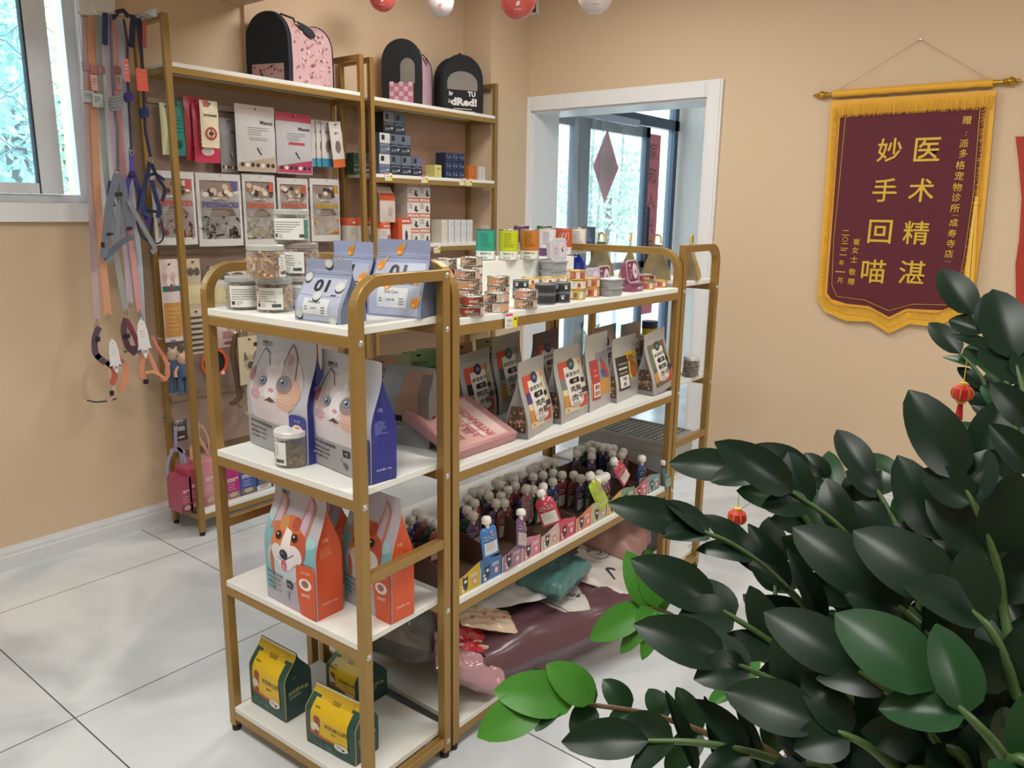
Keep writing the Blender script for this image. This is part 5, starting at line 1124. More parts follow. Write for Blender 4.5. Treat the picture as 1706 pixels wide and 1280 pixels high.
# ================================================================== WALL RACKS
zA = 2.055+BT; zB = 2.0453+BT; zB2 = 1.6606+BT; zB3 = 1.287+BT; zAb = .1009+BT
NAVYF = mat('navy_fabric', '#252b36', .85, var=.1, vs=200, bump=.15, bs=500); BLKF = mat('black_fabric', '#1d1f24', .85, var=.1, vs=200, bump=.15, bs=500)
NET = clearmat('net_window', (.50, .46, .42), .45, .6)
def carrier(name, lb, uc, yc_, ul, ur, z, top, rz, mainf, panel, sidec, style, group='soft pet carriers'):
    """arched soft carrier: front faces local -Y, tunnel runs back along +Y; uc/ul/ur: pixel columns of the near, left and rear corners"""
    v_ = top[1]+60; C_ = ony(uc, v_, yc_)
    def run(u, a):
        d = ray(u, v_); det = -a.x*d.y+a.y*d.x; return abs((C_.x*d.y-C_.y*d.x)/det)
    W = run(ul, Vector((-cos(rz), -sin(rz), 0))); L = run(ur, Vector((-sin(rz), cos(rz), 0))) if ur else .14
    c = C_-Vector((cos(rz), sin(rz), 0))*(W/2); c.z = z; n = Vector((-sin(rz), cos(rz), 0)); H = ath(c, *top)-z
    t = thing(name, lb, 'pet carrier', (c.x, c.y, z), rz, group); r = W/2
    def prof(k=1, n_=16):
        pts = [(-r*k*1.0, .004)]+[(-r*k*1.02, (H-r)*.5*1.0)]
        pts += [(-r*k*cos(pi*i/n_), (H-r*1.05)+r*1.05*k*sin(pi*i/n_)) for i in range(n_+1)]
        return pts+[(r*k*1.02, (H-r)*.5), (r*k, .004)]
    out = prof(); b = MB(); b.prism(out, 0, .022, mainf); b.build('front_panel', t, bevel=.004)
    s = MB(); N = 10
    P3 = lambda i, v: (out[i][0]*(1-.04*sin(pi*v)), .02+(L-.02)*v, out[i][1]*(1-.05*sin(pi*v)))
    for i in range(len(out)-1):
        s.grid(lambda a, v, i=i: tuple(P3(i, v)[q]*(1-a)+P3(i+1, v)[q]*a for q in range(3)), 1, N, sidec)
    s.prism(out, L-.004, L, mainf); s.box((-r, .01, 0), (r, L, .008), mainf); 
    
    # piping along both rims
    for y in (.022, L): MB().tube([(x, y, z_) for x, z_ in out], .0045, mainf, 6).build('piping', t)
    P = lambda x, y, h: (x, -.0005-h, y); f = MB()
    if style == 'pink':
        f.p_rect(P, -r*.72, .012, r*.78, H*.27, panel, .002)
        rr = random.Random(3); ck = [pm('#5a4a52'), pm('#c0607a'), pm('#f0e0e0'), pm('#8a6a70')]
        for i in range(16): x, y = rr.uniform(-.62, .66)*r, rr.uniform(.03, H*.25); f.p_ell(P, x, y, .008, .007, ck[i % 4], .0028, n=8)
    elif style == 'check':
        f.p_rect(P, -r*.62, .012, r*.62, H*.33, panel, .002)
        for i in range(5):
            for j in range(4):
                if (i+j) % 2: f.p_rect(P, -r*.60+i*r*.24, .02+j*H*.075, -r*.60+(i+.9)*r*.24, .02+(j+.9)*H*.075, pm('#d9b4c4'), .0026, 1)
        f.p_rect(P, -r*.05, H*.33, r*.70, H*.58, NET, .0022); f.p_ell(P, r*.325, H*.58, r*.375, H*.13, NET, .0024)
    else:
        f.p_rect(P, -r*.80, H*.40, r*.70, H*.52, NET, .0022); f.p_ell(P, -r*.05, H*.52, r*.75, H*.20, NET, .0024)
        f.p_rect(P, -r*.97, .008, r*.97, H*.40, pm('#16171b', .8), .003)
        w_ = pm('#d4d2ce', .7)
        f.p_text(P, 'iv', -r*.62, H*.33, H*.08, w_, .004, bold=.04); f.p_text(P, 'dRed!', 0.02*r, H*.20, H*.14, w_, .004, w=r*1.3, bold=.05); f.p_text(P, 'TU', r*.40, H*.34, H*.09, w_, .004, bold=.05); f.p_text(P, '2i', -r*.7, H*.20, H*.06, w_, .004, bold=.014)
        f.p_lines(P, -r*.5, H*.07, r*.8, 2, H*.04, w_, .004, 3, .004)
    f.build('front_print', t)
    if style != 'words':
        # printed figures and the dark oval opening on the side wall
        g = s; rr = random.Random(8); ck = [pm('#5a4450'), pm('#8a5a66'), pm('#eadada'), pm('#c4748a')]
        PSd = lambda x, y, h: (r*1.0+.003+h if y < H-r else (r+.003+h)*cos(min(1.3, (y-(H-r*1.05))/r)), x, y if y < H-r else (H-r*1.05)+(r+.003+h)*sin(min(1.3, (y-(H-r*1.05))/r)))
        for i in range(90 if style == 'pink' else 40):
            x, y = rr.uniform(.05, L-.03), rr.uniform(.02, H*.92); g.p_ell(PSd, x, y, rr.uniform(.003, .008), rr.uniform(.003, .008), ck[rr.randrange(4)], .001, n=7)
        g.p_ell(PSd, L*.5, H*.86, L*.16, H*.13, mainf, .003, -.5)
    s.build('body', t)
    MB().tube([(0, L*.3, H-.004), (0, L*.33, H+.012), (0, L*.6, H+.012), (0, L*.63, H-.004)], .005, mainf, 6).build('carry_handle', t)
    return t
PINKF = mat('pink_printed_fabric', '#cba6a8', .8, var=.12, vs=60)
carrier('pet_carrier', 'large arched carrier with dark blue front and pink printed side, left on the top shelf', 480, 3.25, 409, 553, zA, (445, 18), -1.27, NAVYF, PINKF, PINKF, 'pink')
carrier('pet_carrier', 'black arched carrier with pink checked pocket and side, middle of the top shelves', 701, 3.24, 636, 719, zB, (668, 64), -.95, BLKF, mat('pink_check_fabric', '#b9788c', .8), mat('pink_stripe_fabric', '#d9b4c4', .8, var=.1, vs=80), 'check')
carrier('pet_carrier', 'small black arched carrier with white lettering, rightmost on the top shelves', 805, 3.25, 738, None, zB, (772, 91), -.45, BLKF, BLKF, BLKF, 'words')
# ---- hanging packs on rack A
YP = RAY+RAD-.02; YH = YP-.07
def hook(x, z, L, parent_thing=WRA):
    m = MB().tube([(0, 0, .012), (0, 0, 0), (0, -L, 0), (0, -L-.006, .010)], .002, STEEL, 6).box((-.008, -.001, -.004), (.008, .003, .018), STEEL)
    o = m.build('peg_hook', parent_thing); o.location = (x-RAX0, YP-RAY-.002, z); return o
def hangpack(lb, x0, y0_, x1, y1_, col, fn=None, yy=None, group='treat packs hanging on the wall rack', T_=.022, tilt=0, head=None, nm='treat_pack', cat='treat pack', mt=None):
    """pack filling the pixel box (x0,y0)-(x1,y1) on the hanging plane"""
    yy = yy or YH; a = ony(x0, (y0_+y1_)/2, yy); b = ony(x1, (y0_+y1_)/2, yy); top = ony((x0+x1)/2, y0_, yy); bot = ony((x0+x1)/2, y1_, yy)
    W = b.x-a.x; H = top.z-bot.z; cx = (a.x+b.x)/2; m = MB(); mt = mt or pm(col, .3)
    def S(u, v, s): 
        e = (sin(pi*u)**.5 if 0 < u < 1 else 0)*(sin(pi*min(1, max(0, (.97-v)/.85)))**.6 if v < .97 else 0)
        return ((u-.5)*W, s*(.0008+T_/2*e)+.0015*sin(v*14+x0)*u, -H+v*H)
    m.grid(lambda u, v: S(u, v, -1), 8, 14, mt); m.grid(lambda u, v: S(1-u, v, 1), 6, 8, mt)
    P = lambda x, y, h: (x, S(min(1, max(0, x/W+.5)), min(1, y/H), -1)[1]-.0010-h*1.3, -H+y)
    if head: m.p_rect(P, -W*.5, H*.86, W*.5, H*.999, pm(head, .3), .0003)
    if fn: fn(m, P, W, H)
    m.p_ell(P, 0, H*.94, .006, .004, pm('#2a2626'), .0008, n=8)
    o = m.build(nm); tag(o, lb, cat, group); place(o, (cx, yy, top.z), (0, tilt, 0)); hook(cx, top.z-.018, yy and (YP-yy)+.015); return o
def silver_print(txt, low, strip=None):
    def f(m, P, W, H):
        m.p_text(P, 'Masott', W*.26, H*.75, H*.055, pm(K0), .0008, w=W*.34, bold=.014); m.p_lines(P, -W*.25, H*.66, W*.3, 4, H*.035, pm('#8a8a90'), .002, 2)
        if strip: m.p_rect(P, -W*.2, H*.48, W*.25, H*.52, pm(strip), .0008)
        m.p_quad(P, [(-W*.48, H*.02), (W*.48, H*.02), (W*.48, H*.24), (-W*.48, H*.12)], pm(low), .0004)
        for i in range(7): m.p_ell(P, (-.38+.13*i)*W, (.10+.05*((i*3) % 3))*H, W*.05, H*.035, pm(['#4a342c', '#e6e0d8', '#2e3c34'][i % 3]), .0010, n=8)
        m.p_line(P, [(-.02*W, .36*H), (.06*W, .28*H), (.1*W, .26*H)], .005, pm('#2a2a2e'), .0008); m.p_rect(P, .04*W, .28*H, .12*W, .38*H, pm('#b9bcc4'), .0007)
    return f
def cream_print(m, P, W, H):
    m.p_rect(P, -W*.32, H*.86, -W*.02, H*.99, pm('#b8403a'), .0008); m.p_text(P, 'PETSNAKE', 0, H*.68, H*.05, pm(K0), .0008, w=W*.7, bold=.04); m.p_ring(P, 0, H*.30, W*.22, W*.32, pm('#b0483c'), .0008, 20); m.p_ell(P, 0, H*.30, W*.14, H*.05, pm('#5a3a34'), .0010, n=10); m.p_rect(P, -W*.02, H*.2, W*.03, H*.42, pm('#b0483c'), .0012)
def plainlines(ink, n=5):
    def f(m, P, W, H): m.p_lines(P, -W*.3, H*.7, W*.35, n, H*.07, pm(ink), .003, 3); m.p_ell(P, 0, H*.2, W*.25, H*.08, pm(ink), .0008, n=12)
    return f
hangpack('pale green edged pack at the far left of the top hanging row', 268, 172, 288, 258, '#cfd0a4', None, YH+.02)
hangpack('teal pack beside the left post in the top hanging row', 284, 168, 307, 259, '#2f8278', plainlines('#1c4c48'), YH)
hangpack('pink red pack behind the cream pack in the top hanging row', 308, 162, 345, 268, '#b8384c', plainlines('#2a1c20', 7), YH+.01)
hangpack('hot pink pack under the cream pack in the top hanging row', 322, 176, 364, 271, '#c23a58', plainlines('#e8dcd8', 6), YH-.015)
hangpack('cream coloured pack with a red round emblem in the top hanging row', 334, 168, 364, 246, '#e2d8ba', cream_print, YH-.05)
hangpack('grey silver pack left of the large white silver one', 366, 197, 396, 288, '#8e8a90', silver_print('', '#9a8a84'), YH+.01)
hangpack('large white silver pack with black lettering in the top hanging row', 393, 176, 458, 286, '#c6c4c4', silver_print('', '#b9a790', '#a9a9ad'), YH-.03, head='#c2b4b0', T_=.03)
hangpack('silver pack with a raspberry red header and cat pictures', 460, 189, 519, 290, '#bdbcc0', silver_print('', '#b8446a', '#b8465c'), YH-.02, head='#b8485e', T_=.03)
def stickp(col):
    def f(m, P, W, H):
        m.p_rect(P, -W*.5, 0, W*.5, H*.18, pm(col), .0004); m.p_ell(P, 0, H*.45, W*.22, H*.14, pm('#7a6a62'), .0006, n=12); m.p_text(P, '肉条', 0, H*.75, H*.06, pm(K0), .0006, bold=.014)
    return f
for i, (x0, x1, c) in enumerate([(519, 536, '#4a9ab8'), (527, 544, '#4a9ab8'), (536, 554, '#3c8aac')]):
    hangpack('narrow white pack with blue foot, %s of three' % ['left', 'middle', 'right'][i], x0, 200+i, x1, 278, '#d0cac8', stickp(c), YH-.01*i, T_=.012)
hangpack('narrow white pack with orange foot tilted to the right', 548, 203, 568, 279, '#d4cecb', stickp('#d4683c'), YH-.05, T_=.012, tilt=-.12)
CLEARB = clearmat('clear_bag', (.95, .95, .96), .22, .15)
def petsnacks(lb, x0, y0_, x1, y1_, ink, pieces, shape, yy=None):
    yy = yy or YH-.02; t0_ = hangpack(lb, x0, y0_, x1, y1_, '#ffffff', None, yy, 'clear petsnacks bags in the middle row', T_=.035, mt=CLEARB)
    a = ony(x0, (y0_+y1_)/2, yy); b = ony(x1, (y0_+y1_)/2, yy); W = b.x-a.x; H = ony((x0+x1)/2, y0_, yy).z-ony((x0+x1)/2, y1_, yy).z
    m = MB(); P = lambda x, y, h: (x, -.0175*max(0, 1-(2*x/W)**2)-.0012-h, -H+y)
    m.p_rect(P, -W*.49, H*.90, W*.49, H*.99, pm('#c9c5c4'), 0); m.p_rect(P, -W*.49, H*.0, W*.49, H*.10, pm('#cfccc9'), 0)
    for s in (-1, 1): m.p_rect(P, s*W*.49, H*.08, s*W*.43, H*.92, pm('#d2cfcd'), 0)
    m.p_rect(P, -W*.43, H*.42, W*.43, H*.52, pm('#6d5a50'), .0002); m.p_text(P, 'PETSNACKS', 0, H*.57, H*.075, pm(ink), .004, w=W*.80, bold=.05); m.p_text(P, '宠物零食 天然', -W*.05, H*.655, H*.035, pm('#e6e2da'), .004, bold=.014)
    m.p_lines(P, -W*.36, H*.48, W*.3, 3, H*.025, pm('#d8d0c8'), .0015, 3, .0008)
    m.p_rect(P, -W*.43, H*.62, W*.43, H*.88, pm('#8a7a70'), .0001)
    rr = random.Random(int(x0))
    for i in range(14): m.p_ell(P, rr.uniform(-.36, .36)*W, rr.uniform(.70, .85)*H, W*.07, H*.035, pm(rr.choice(['#d9cfc4', '#5a4a42', '#a9785a', '#c9b8a4', '#3c3632'])), .0006+.0001*i, n=9)
    m.p_rect(P, W*.24, H*.76, W*.38, H*.89, pm(ink), .0025)
    m.build('printed_label', t0_)
    f = MB(); rr = random.Random(int(x0)+1)
    for i in range(60):
        x, z = rr.uniform(-.40, .40)*W, -H+rr.uniform(.12, .42)*H; M = TR(x, rr.uniform(-.008, .010), z, rr.uniform(0, 3), rr.uniform(0, 3), rr.uniform(0, 3)); c = pm(rr.choice(pieces), .7)
        if shape == 'disc': f.lathe([(.013, -.003), (.014, 0), (.013, .003)], c, 10, M)
        elif shape == 'strip': f.box((-.022, -.004, -.0025), (.022, .004, .0025), c, M)
        else: f.box((-.006, -.005, -.004), (.006, .005, .004), c, M)
    fo = f.build('pet_treats', t0_); fo['kind'] = 'stuff'; return t0_
petsnacks('clear treat bag with red lettering behind the left post', 254, 285, 326, 408, '#c04a52', ['#8a4a3c', '#a05a48', '#6e3a30'], 'strip')
petsnacks('clear treat bag with violet lettering and dark jerky', 328, 289, 403, 410, '#5c5488', ['#4a342e', '#5e443a', '#38281f'], 'strip')
petsnacks('clear treat bag with orange lettering and round biscuits', 405, 291, 460, 410, '#c8563a', ['#a89c80', '#8e8468', '#bcb094'], 'disc')
petsnacks('clear treat bag with orange lettering behind the topmost jar', 463, 297, 514, 402, '#c2583c', ['#9a5a48', '#b86e58', '#7a4438'], 'strip')
petsnacks('clear treat bag with yellow lettering and yellow pieces', 517, 298, 566, 402, '#b8942c', ['#c8922c', '#d8a840', '#b07c20'], 'cube')
def faces(m, P, W, H):
    for i in range(5): m.p_ell(P, (-.3+.15*i)*W, (.80-.07*(i % 3))*H, W*.12, H*.05, pm(['#c9a0a4', '#e6d8d4', '#8a4a54'][i % 3]), .0008+.0002*i, n=10)
    m.p_rect(P, -W*.46, H*.06, W*.46, H*.48, pm('#c08c4c'), .0006); m.p_lines(P, -W*.4, H*.4, W*.4, 6, H*.05, pm('#e0b478'), .003, 2, .001); m.p_rect(P, -W*.46, H*.62, W*.46, H*.68, pm('#3a6c68'), .0010)
hangpack('pink and amber pack in the third hanging row by the left post', 270, 432, 300, 570, '#d4c6c2', faces, YH-.03)
hangpack('second pink and amber pack right behind the first one', 292, 434, 312, 566, '#d0c0bc', faces, YH)
def tufts(m, P, W, H):
    m.p_rect(P, -W*.45, H*.1, W*.45, H*.5, pm('#d8c89c'), .0006); [m.p_line(P, [((-.35+.14*i)*W, .15*H), ((-.33+.14*i)*W, .48*H)], .003, pm('#efe6cc'), .001) for i in range(6)]; [m.p_ell(P, (-.2+.4*i)*W, .75*H, W*.2, H*.08, pm('#5a544c'), .001, n=10) for i in range(2)]
hangpack('tan pack of chew sticks between the posts in the third hanging row', 309, 431, 335, 516, '#c4b49c', tufts, YH-.02)
hangpack('white pack of cotton sticks behind the curved rack frame', 354, 442, 412, 512, '#cfcac2', tufts, YH-.02)
hangpack('grey pack under the white cotton stick pack', 350, 444, 372, 506, '#b4a49c', plainlines('#6e5c58'), YH+.01)
def stripes(m, P, W, H): [m.p_rect(P, -W*.48, (.06+.12*i)*H, W*.48, (.11+.12*i)*H, pm('#4a4640'), .0008) for i in range(7)]
hangpack('pack with dark horizontal stripes between the two front posts', 312, 514, 342, 590, '#c4b8a4', stripes, YH-.02)
# rope ring on a black card
t = thing('led_collar', 'orange ring collar on a black round card hanging in the fourth row', 'collar'); pc = ony(356, 604, YH-.03); r0 = .062
MB().lathe([(r0*.92, -.002), (r0*.92, .002)], pm('#1b1b20'), 28).build('card', t).rotation_euler = (pi/2, 0, 0)
m = MB().tube([(r0*cos(a), -.008, r0*sin(a)) for a in [2*pi*i/32 for i in range(32)]], .0065, pm('#e0562c', .3), 8, closed=True); m.build('ring', t)
m = MB(); m.p_text(lambda x, y, h: (x, -.003-h, y), 'PETS', 0, 0, .014, pm('#cfcfd2'), .001, bold=.010); m.box((r0*.5, -.014, -r0*.98), (r0*.72, -.002, -r0*.72), pm('#e2e0dc')); m.build('card_print', t); t.location = pc
hook(pc.x, pc.z+.075, .10)
# soft toys in jeans
def doll(lb, q, y, furc, sh):
    t = thing('plush_toy', lb, 'plush toy', group='plush toys hanging in the fourth row'); DN = mat('denim', '#4a5f7e', .85, var=.2, vs=90); FU = mat('plush_'+furc[1:], furc, .9, var=.12, vs=120, bump=.4, bs=300)
    m = MB()
    for s in (-1, 1): m.tube([(s*.016, 0, -.06), (s*.020, 0, -.10), (s*.022, 0, -.155)], [.015, .014, .016], DN, 10)
    m.lathe([(.0, -.075), (.03, -.065), (.032, -.03), (.026, .0), (0, .004)], DN, 14); m.build('trousers', t)
    MB().lathe([(0, -.004), (.018, 0), (.027, .02), (.024, .040), (.010, .052), (0, .054)], FU, 14).build('head', t)
    a = MB(); [a.tube([(s*.026, 0, -.01), (s*.045, -.004, -.035), (s*.048, -.006, -.06)], [.009, .008, .010], FU, 8) for s in (-1, 1)]; [a.tube([(s*.014, 0, .045), (s*.020, 0, .062)], [.008, .005], FU, 8) for s in (-1, 1)]; a.build('arm', t)
    MB().box((-.005, -.030, .018), (-.002, -.024, .022), BLK).box((.002, -.030, .018), (.005, -.024, .022), BLK).box((-.006, -.018, .08), (.006, -.016, .1), DN).build('face', t)
    MB().tube([(0, 0, .05), (0, 0, .10)], .0015, DN, 5).build('loop', t)
    p = ony(q[0], q[1], y); place(t, p, (0, 0, .2), sh); hook(p.x, p.z+.09*sh, YP-y+.015)
doll('plush toy in blue jeans with beige head, left of the pair', (289, 600), YH-.04, '#c9b49e', .95)
doll('plush toy in blue jeans with pinkish head, right of the pair', (303, 606), YH-.06, '#d0ac98', .9)
# rope dog toys
def ropetoy(lb, pts, y, col):
    m = MB(); c = mat('rope_'+col[1:], col, .9, var=.18, vs=90, bump=.5, bs=250); P3 = [ony(u, v, y) for u, v in pts]; o_ = P3[0]
    r = [.012+.004*sin(i*1.3) for i in range(len(P3))]; m.tube([p-o_ for p in P3], r, c, 8)
    for k in (.003, -.006): m.tube([(p-o_)+Vector((.010, -.008, k)) for p in P3], [x*.6 for x in r], c, 6)
    m.lathe([(0, -.014), (.016, -.006), (.016, .008), (0, .015)], c, 10, TR(*(P3[-1]-o_))); m.tube([(0, 0, 0), (0, .01, .02)], .002, STEEL, 5)
    o = m.build('rope_toy'); tag(o, lb, 'rope toy', 'rope toys hanging by the kitten bag'); o.location = o_; hook(o_.x, o_.z+.015, YP-y+.012)
ropetoy('brown rope toy hanging next to the orange ring', [(392, 556), (388, 590), (394, 630), (398, 660), (388, 672)], YH-.02, '#6e5a48')
ropetoy('grey brown rope toy crossing in front of the beige one', [(402, 552), (398, 585), (404, 625), (410, 655), (402, 675)], YH-.05, '#8a7862')
ropetoy('beige rope toy beside the cream card', [(414, 548), (411, 590), (415, 640), (418, 676), (412, 690)], YH-.03, '#b8a283')
def wolf(m, P, W, H):
    m.p_ell(P, 0, .45*H, W*.26, H*.16, pm('#a89c84'), .0008); m.p_ell(P, 0, .40*H, W*.14, H*.08, pm('#4a4a42'), .0012)
    for s in (-1, 1): m.p_quad(P, [(s*.1*W, .52*H), (s*.3*W, .5*H), (s*.26*W, .68*H), (s*.22*W, .68*H)], pm('#6a6252'), .0010)
    m.p_rect(P, W*.2, H*.78, W*.36, H*.86, pm(K0), .0008)
hangpack('cream card with a grey animal print beside the kitten bag', 398, 560, 434, 640, '#c6b99a', wolf, YH-.07, T_=.008)
hangpack('white pink pack above the rope toys', 362, 542, 396, 578, '#c4aaa2', plainlines('#8a5c58'), YH-.01, T_=.02)
# lilac harness on hook in the lowest row
def strapline(m, pts, y, w_, col, th=.0022, dy=0):
    P3 = [ony(u, v, y+dy*i) for i, (u, v) in enumerate(pts)]
    # smooth
    Q = []
    for i in range(len(P3)-1):
        p0, p1, p2, p3 = P3[max(0, i-1)], P3[i], P3[i+1], P3[min(len(P3)-1, i+2)]
        for k in range(6):
            t = k/6; Q.append(.5*((2*p1)+(p2-p0)*t+(2*p0-5*p1+4*p2-p3)*t*t+(-p0+3*p1-3*p2+p3)*t**3))
    Q.append(P3[-1]); m.tube(Q, 0, col, flat=(th/2, w_/2) , up=(0, 1, 0)); return Q
def webbing(hexc): return mat('webbing_'+hexc[1:], hexc, .75, var=.12, vs=150, bump=.3, bs=600)
t = thing('dog_harness', 'lilac dog harness hanging low beside the left rack post', 'dog harness', (0, 0, 0)); LI = webbing('#9a98b4')
for pts, w_ in (([(292, 710), (293, 745)], .016), ([(292, 745), (281, 765), (279, 790), (290, 815), (297, 823)], .014), ([(296, 745), (306, 760), (311, 790), (312, 812), (297, 823)], .014), ([(283, 752), (296, 748), (308, 755)], .016), ([(300, 745), (303, 775), (306, 805)], .012)):
    m = MB(); strapline(m, pts, 3.36, w_, LI); m.build('strap', t)
MB().tube([ony(292, 708, 3.36)+Vector((.006*cos(a), 0, .008*sin(a))) for a in [pi*i/5 for i in range(10)]], .0015, STEEL, 6, closed=True).build('ring', t)
hook(ony(292, 704, 3.36).x, ony(292, 706, 3.36).z, YP-3.36)
hangpack('dark plush toy pack with white ears above the lilac harness', 287, 700, 312, 735, '#3c3836', plainlines('#d8d2cc', 3), YH+.0, T_=.04, nm='plush_toy', cat='plush toy', group='plush toys in the lowest hanging row')
t = thing('dog_harness', 'peach and grey dog harness between the two front posts', 'dog harness', (0, 0, 0)); PE = webbing('#cfa488')
for pts, w_ in (([(333, 704), (330, 725), (341, 745), (350, 762)], .014), ([(334, 706), (346, 728), (349, 760)], .010), ([(326, 735), (318, 750), (322, 762), (340, 766)], .012)):
    m = MB(); strapline(m, pts, 3.36, w_, PE); m.build('strap', t)
# boxes on the bottom shelf of rack A
def sidebox(lb, px, bot, w_, H, col, low, txt, ink='#e6dce0', y=3.255, z=zAb, nm='pad_box', D=.12, group='boxes on the bottom wall shelf'):
    p = ony(px, bot, y); x = p.x
    def fn(m, P, PS, PT, W, D_, H_):
        m.p_rect(P, -W*.48, H_*.02, W*.48, H_*.22, pm(low), .0004); m.p_text(P, txt, 0, H_*.6, min(.022, W*.3), pm(ink), .0006, w=-W*.8, bold=.014); m.p_lines(P, -W*.35, H_*.45, W*.35, 3, .012, pm(ink), .002, 4); m.p_ell(P, 0, H_*.14, W*.3, H_*.07, pm('#b8a890'), .0008, n=10)
    carton(nm, lb, 'box', (x+w_/2, y+D/2, z), (w_, D, H), 0, col, fn, group)
sidebox('maroon pink box, leftmost on the bottom wall shelf', 302, 835, .055, .17, '#a84a68', '#7a3a4c', '尿垫')
sidebox('raspberry box beside the leftmost one', 317, 833, .060, .20, '#b04c68', '#8a3c50', '尿垫')
sidebox('light pink box behind the front posts', 340, 838, .075, .22, '#c98a92', '#b0707a', '尿垫')
sidebox('magenta box on the bottom wall shelf', 378, 832, .075, .16, '#b02a78', '#8a7a70', '宠物尿垫')
sidebox('blue box on the bottom wall shelf right of the magenta one', 402, 826, .085, .16, '#3c5aa0', '#6e6a66', '宠物尿垫')
sidebox('navy box with white lettering at the end of the bottom wall shelf', 428, 818, .085, .13, '#2a3c6c', '#c9ccd4', 'OMO')
sidebox('navy box hidden behind the kitten rack at the bottom', 455, 812, .085, .16, '#33426c', '#c9ccd4', 'OMO')
# ---- rack B goods
def gbox(lb, x0, bot, w_, H, z, col, fn=None, y=3.30, D=.08, group='dark boxes piled on the wall rack', nm='treat_box', side=None):
    p = ony(x0, bot, y); return carton(nm, lb, 'box', (p.x+w_/2, y+D/2, z), (w_, D, H), 0, col, fn, group, side)
def slate(top, low, ink='#aab4c4'):
    def f(m, P, PS, PT, W, D, H):
        m.p_rect(P, -W*.49, H*.52, W*.49, H*.985, pm(top), .0003); m.p_rect(P, -W*.49, H*.01, W*.49, H*.5, pm(low), .0003); m.p_rect(P, -W*.34, H*.66, -W*.04, H*.90, pm('#20242c'), .0006)
        m.p_line(P, [(-W*.45, H*.40), (0, H*.46), (W*.45, H*.40)], .002, pm(ink), .0006); m.p_text(P, '主食罐', -W*.1, H*.2, H*.12, pm(ink), .0006, bold=.010); m.p_ell(P, W*.28, H*.25, W*.1, H*.06, pm(ink), .0006, n=9)
    return f
SW, SH = .079, .110
G2 = dict(z=zB2)
rowA = [(632, 288, '#c9c9c8', '#5a6478', 'white and slate'), (655, 290, '#5c6678', '#27303c', 'slate'), (678, 292, '#66707e', '#262e3a', 'slate'), (701, 293, '#6a6684', '#2c2438', 'violet slate')]
x_ = ony(632, 288, 3.29).x
xs_ = [x_+i*(SW+.003) for i in range(4)]
def pile(lb, x, lvl, top, low): carton('treat_box', lb, 'box', (x+SW/2, 3.33, zB2+lvl*(SH+.0004)), (SW, .08, SH), 0, low, slate(top, low), 'dark boxes piled on the wall rack')
for i, w_ in enumerate(('white and slate box, left in the lowest row of the pile', 'slate box second from left in the lowest row of the pile', 'slate box third from left in the lowest row of the pile', 'violet slate box at the right of the lowest row of the pile')): pile(w_, xs_[i], 0, rowA[i][2], rowA[i][3])
pile('white and slate box, left in the second row of the pile', xs_[0]+.006, 1, '#c9c9c8', '#5a6478'); pile('slate box in the middle of the second row of the pile', xs_[1]-.002, 1, '#5c6678', '#27303c'); pile('slate box at the right of the second row of the pile', xs_[2]-.008, 1, '#66707e', '#262e3a')
pile('dark box on the left at the top of the pile', xs_[0]+.036, 2, '#7a7e80', '#24262c'); pile('slate box on the right at the top of the pile', xs_[1]+.036, 2, '#5c6678', '#27303c')
gbox('dark green tin box at the far left of the middle shelf', 590, 288, .05, .11, zB2, '#2c4a3c', slate('#2c4a3c', '#223a30'), y=3.36, D=.06)
gbox('dark purple box left of the pile', 606, 287, .06, .11, zB2, '#3c3448', slate('#3c3448', '#2c2638'), y=3.34, D=.06)
gbox('small pale yellow box right of the pile', 725, 293, .055, .075, zB2, '#cfc878', lambda m, P, PS, PT, W, D, H: (m.p_text(P, '鸡肉', 0, H*.7, H*.2, pm('#4a4a22'), .0005), m.p_lines(P, -W*.3, H*.4, W*.3, 3, .012, pm('#7a7a3c'), .002)), group='boxes on the middle wall shelf')
for r_ in range(3):
    for c in range(3):
        gbox('small navy box, %s row and %s column of the navy block' % (['bottom', 'middle', 'top'][r_], ['left', 'middle', 'right'][c]), 742, 295, .056, .050, zB2+r_*.0504, '#232c4c', lambda m, P, PS, PT, W, D, H: (m.p_lines(P, -W*.3, H*.7, -W*.05, 2, .012, pm('#b0b8cc'), .003), m.p_ell(P, W*.2, H*.5, W*.12, H*.14, pm('#7a86a8'), .0005, n=9)), group='small navy boxes in a block')
        bpy.data.objects[-1] if False else None
nv = [o for o in COL.objects if o.get('group') == 'small navy boxes in a block']
for i, o in enumerate(nv): o.location.x += (i % 3)*.0575
gbox('orange box at the right of the navy block', 781, 297, .075, .085, zB2, '#c06a2c', lambda m, P, PS, PT, W, D, H: m.p_lines(P, -W*.1, H*.8, W*.1, 4, .012, pm('#e8c49c'), .002), group='boxes on the middle wall shelf')
gbox('white box with an orange edge, rightmost on the middle wall shelf', 799, 299, .055, .085, zB2, '#d6d4d0', lambda m, P, PS, PT, W, D, H: m.p_lines(P, -W*.3, H*.8, W*.3, 6, .011, pm('#9a9aa0'), .002), group='boxes on the middle wall shelf')
def petdog(m, P, PS, PT, W, D, H):
    m.p_rect(P, -W*.49, H*.70, W*.49, H*.985, pm('#c4502e'), .0003); m.p_text(P, 'PETDOG', 0, H*.84, H*.17, pm('#ece4dc'), .0006, w=W*.86, bold=.06); m.p_lines(P, -W*.42, H*.58, 0, 4, H*.09, pm('#8a7a74'), .003, 3, .0005)
    m.p_ell(P, W*.2, H*.3, W*.09, H*.2, pm('#3a3838'), .0005, -.4, 12); m.p_ell(P, W*.3, H*.16, W*.10, H*.09, pm('#3a3838'), .0006, .3, 10); m.p_line(P, [(W*.12, H*.5), (W*.2, H*.42)], .004, pm('#3a3838'), .0007)
PW, PH = .090, .0935
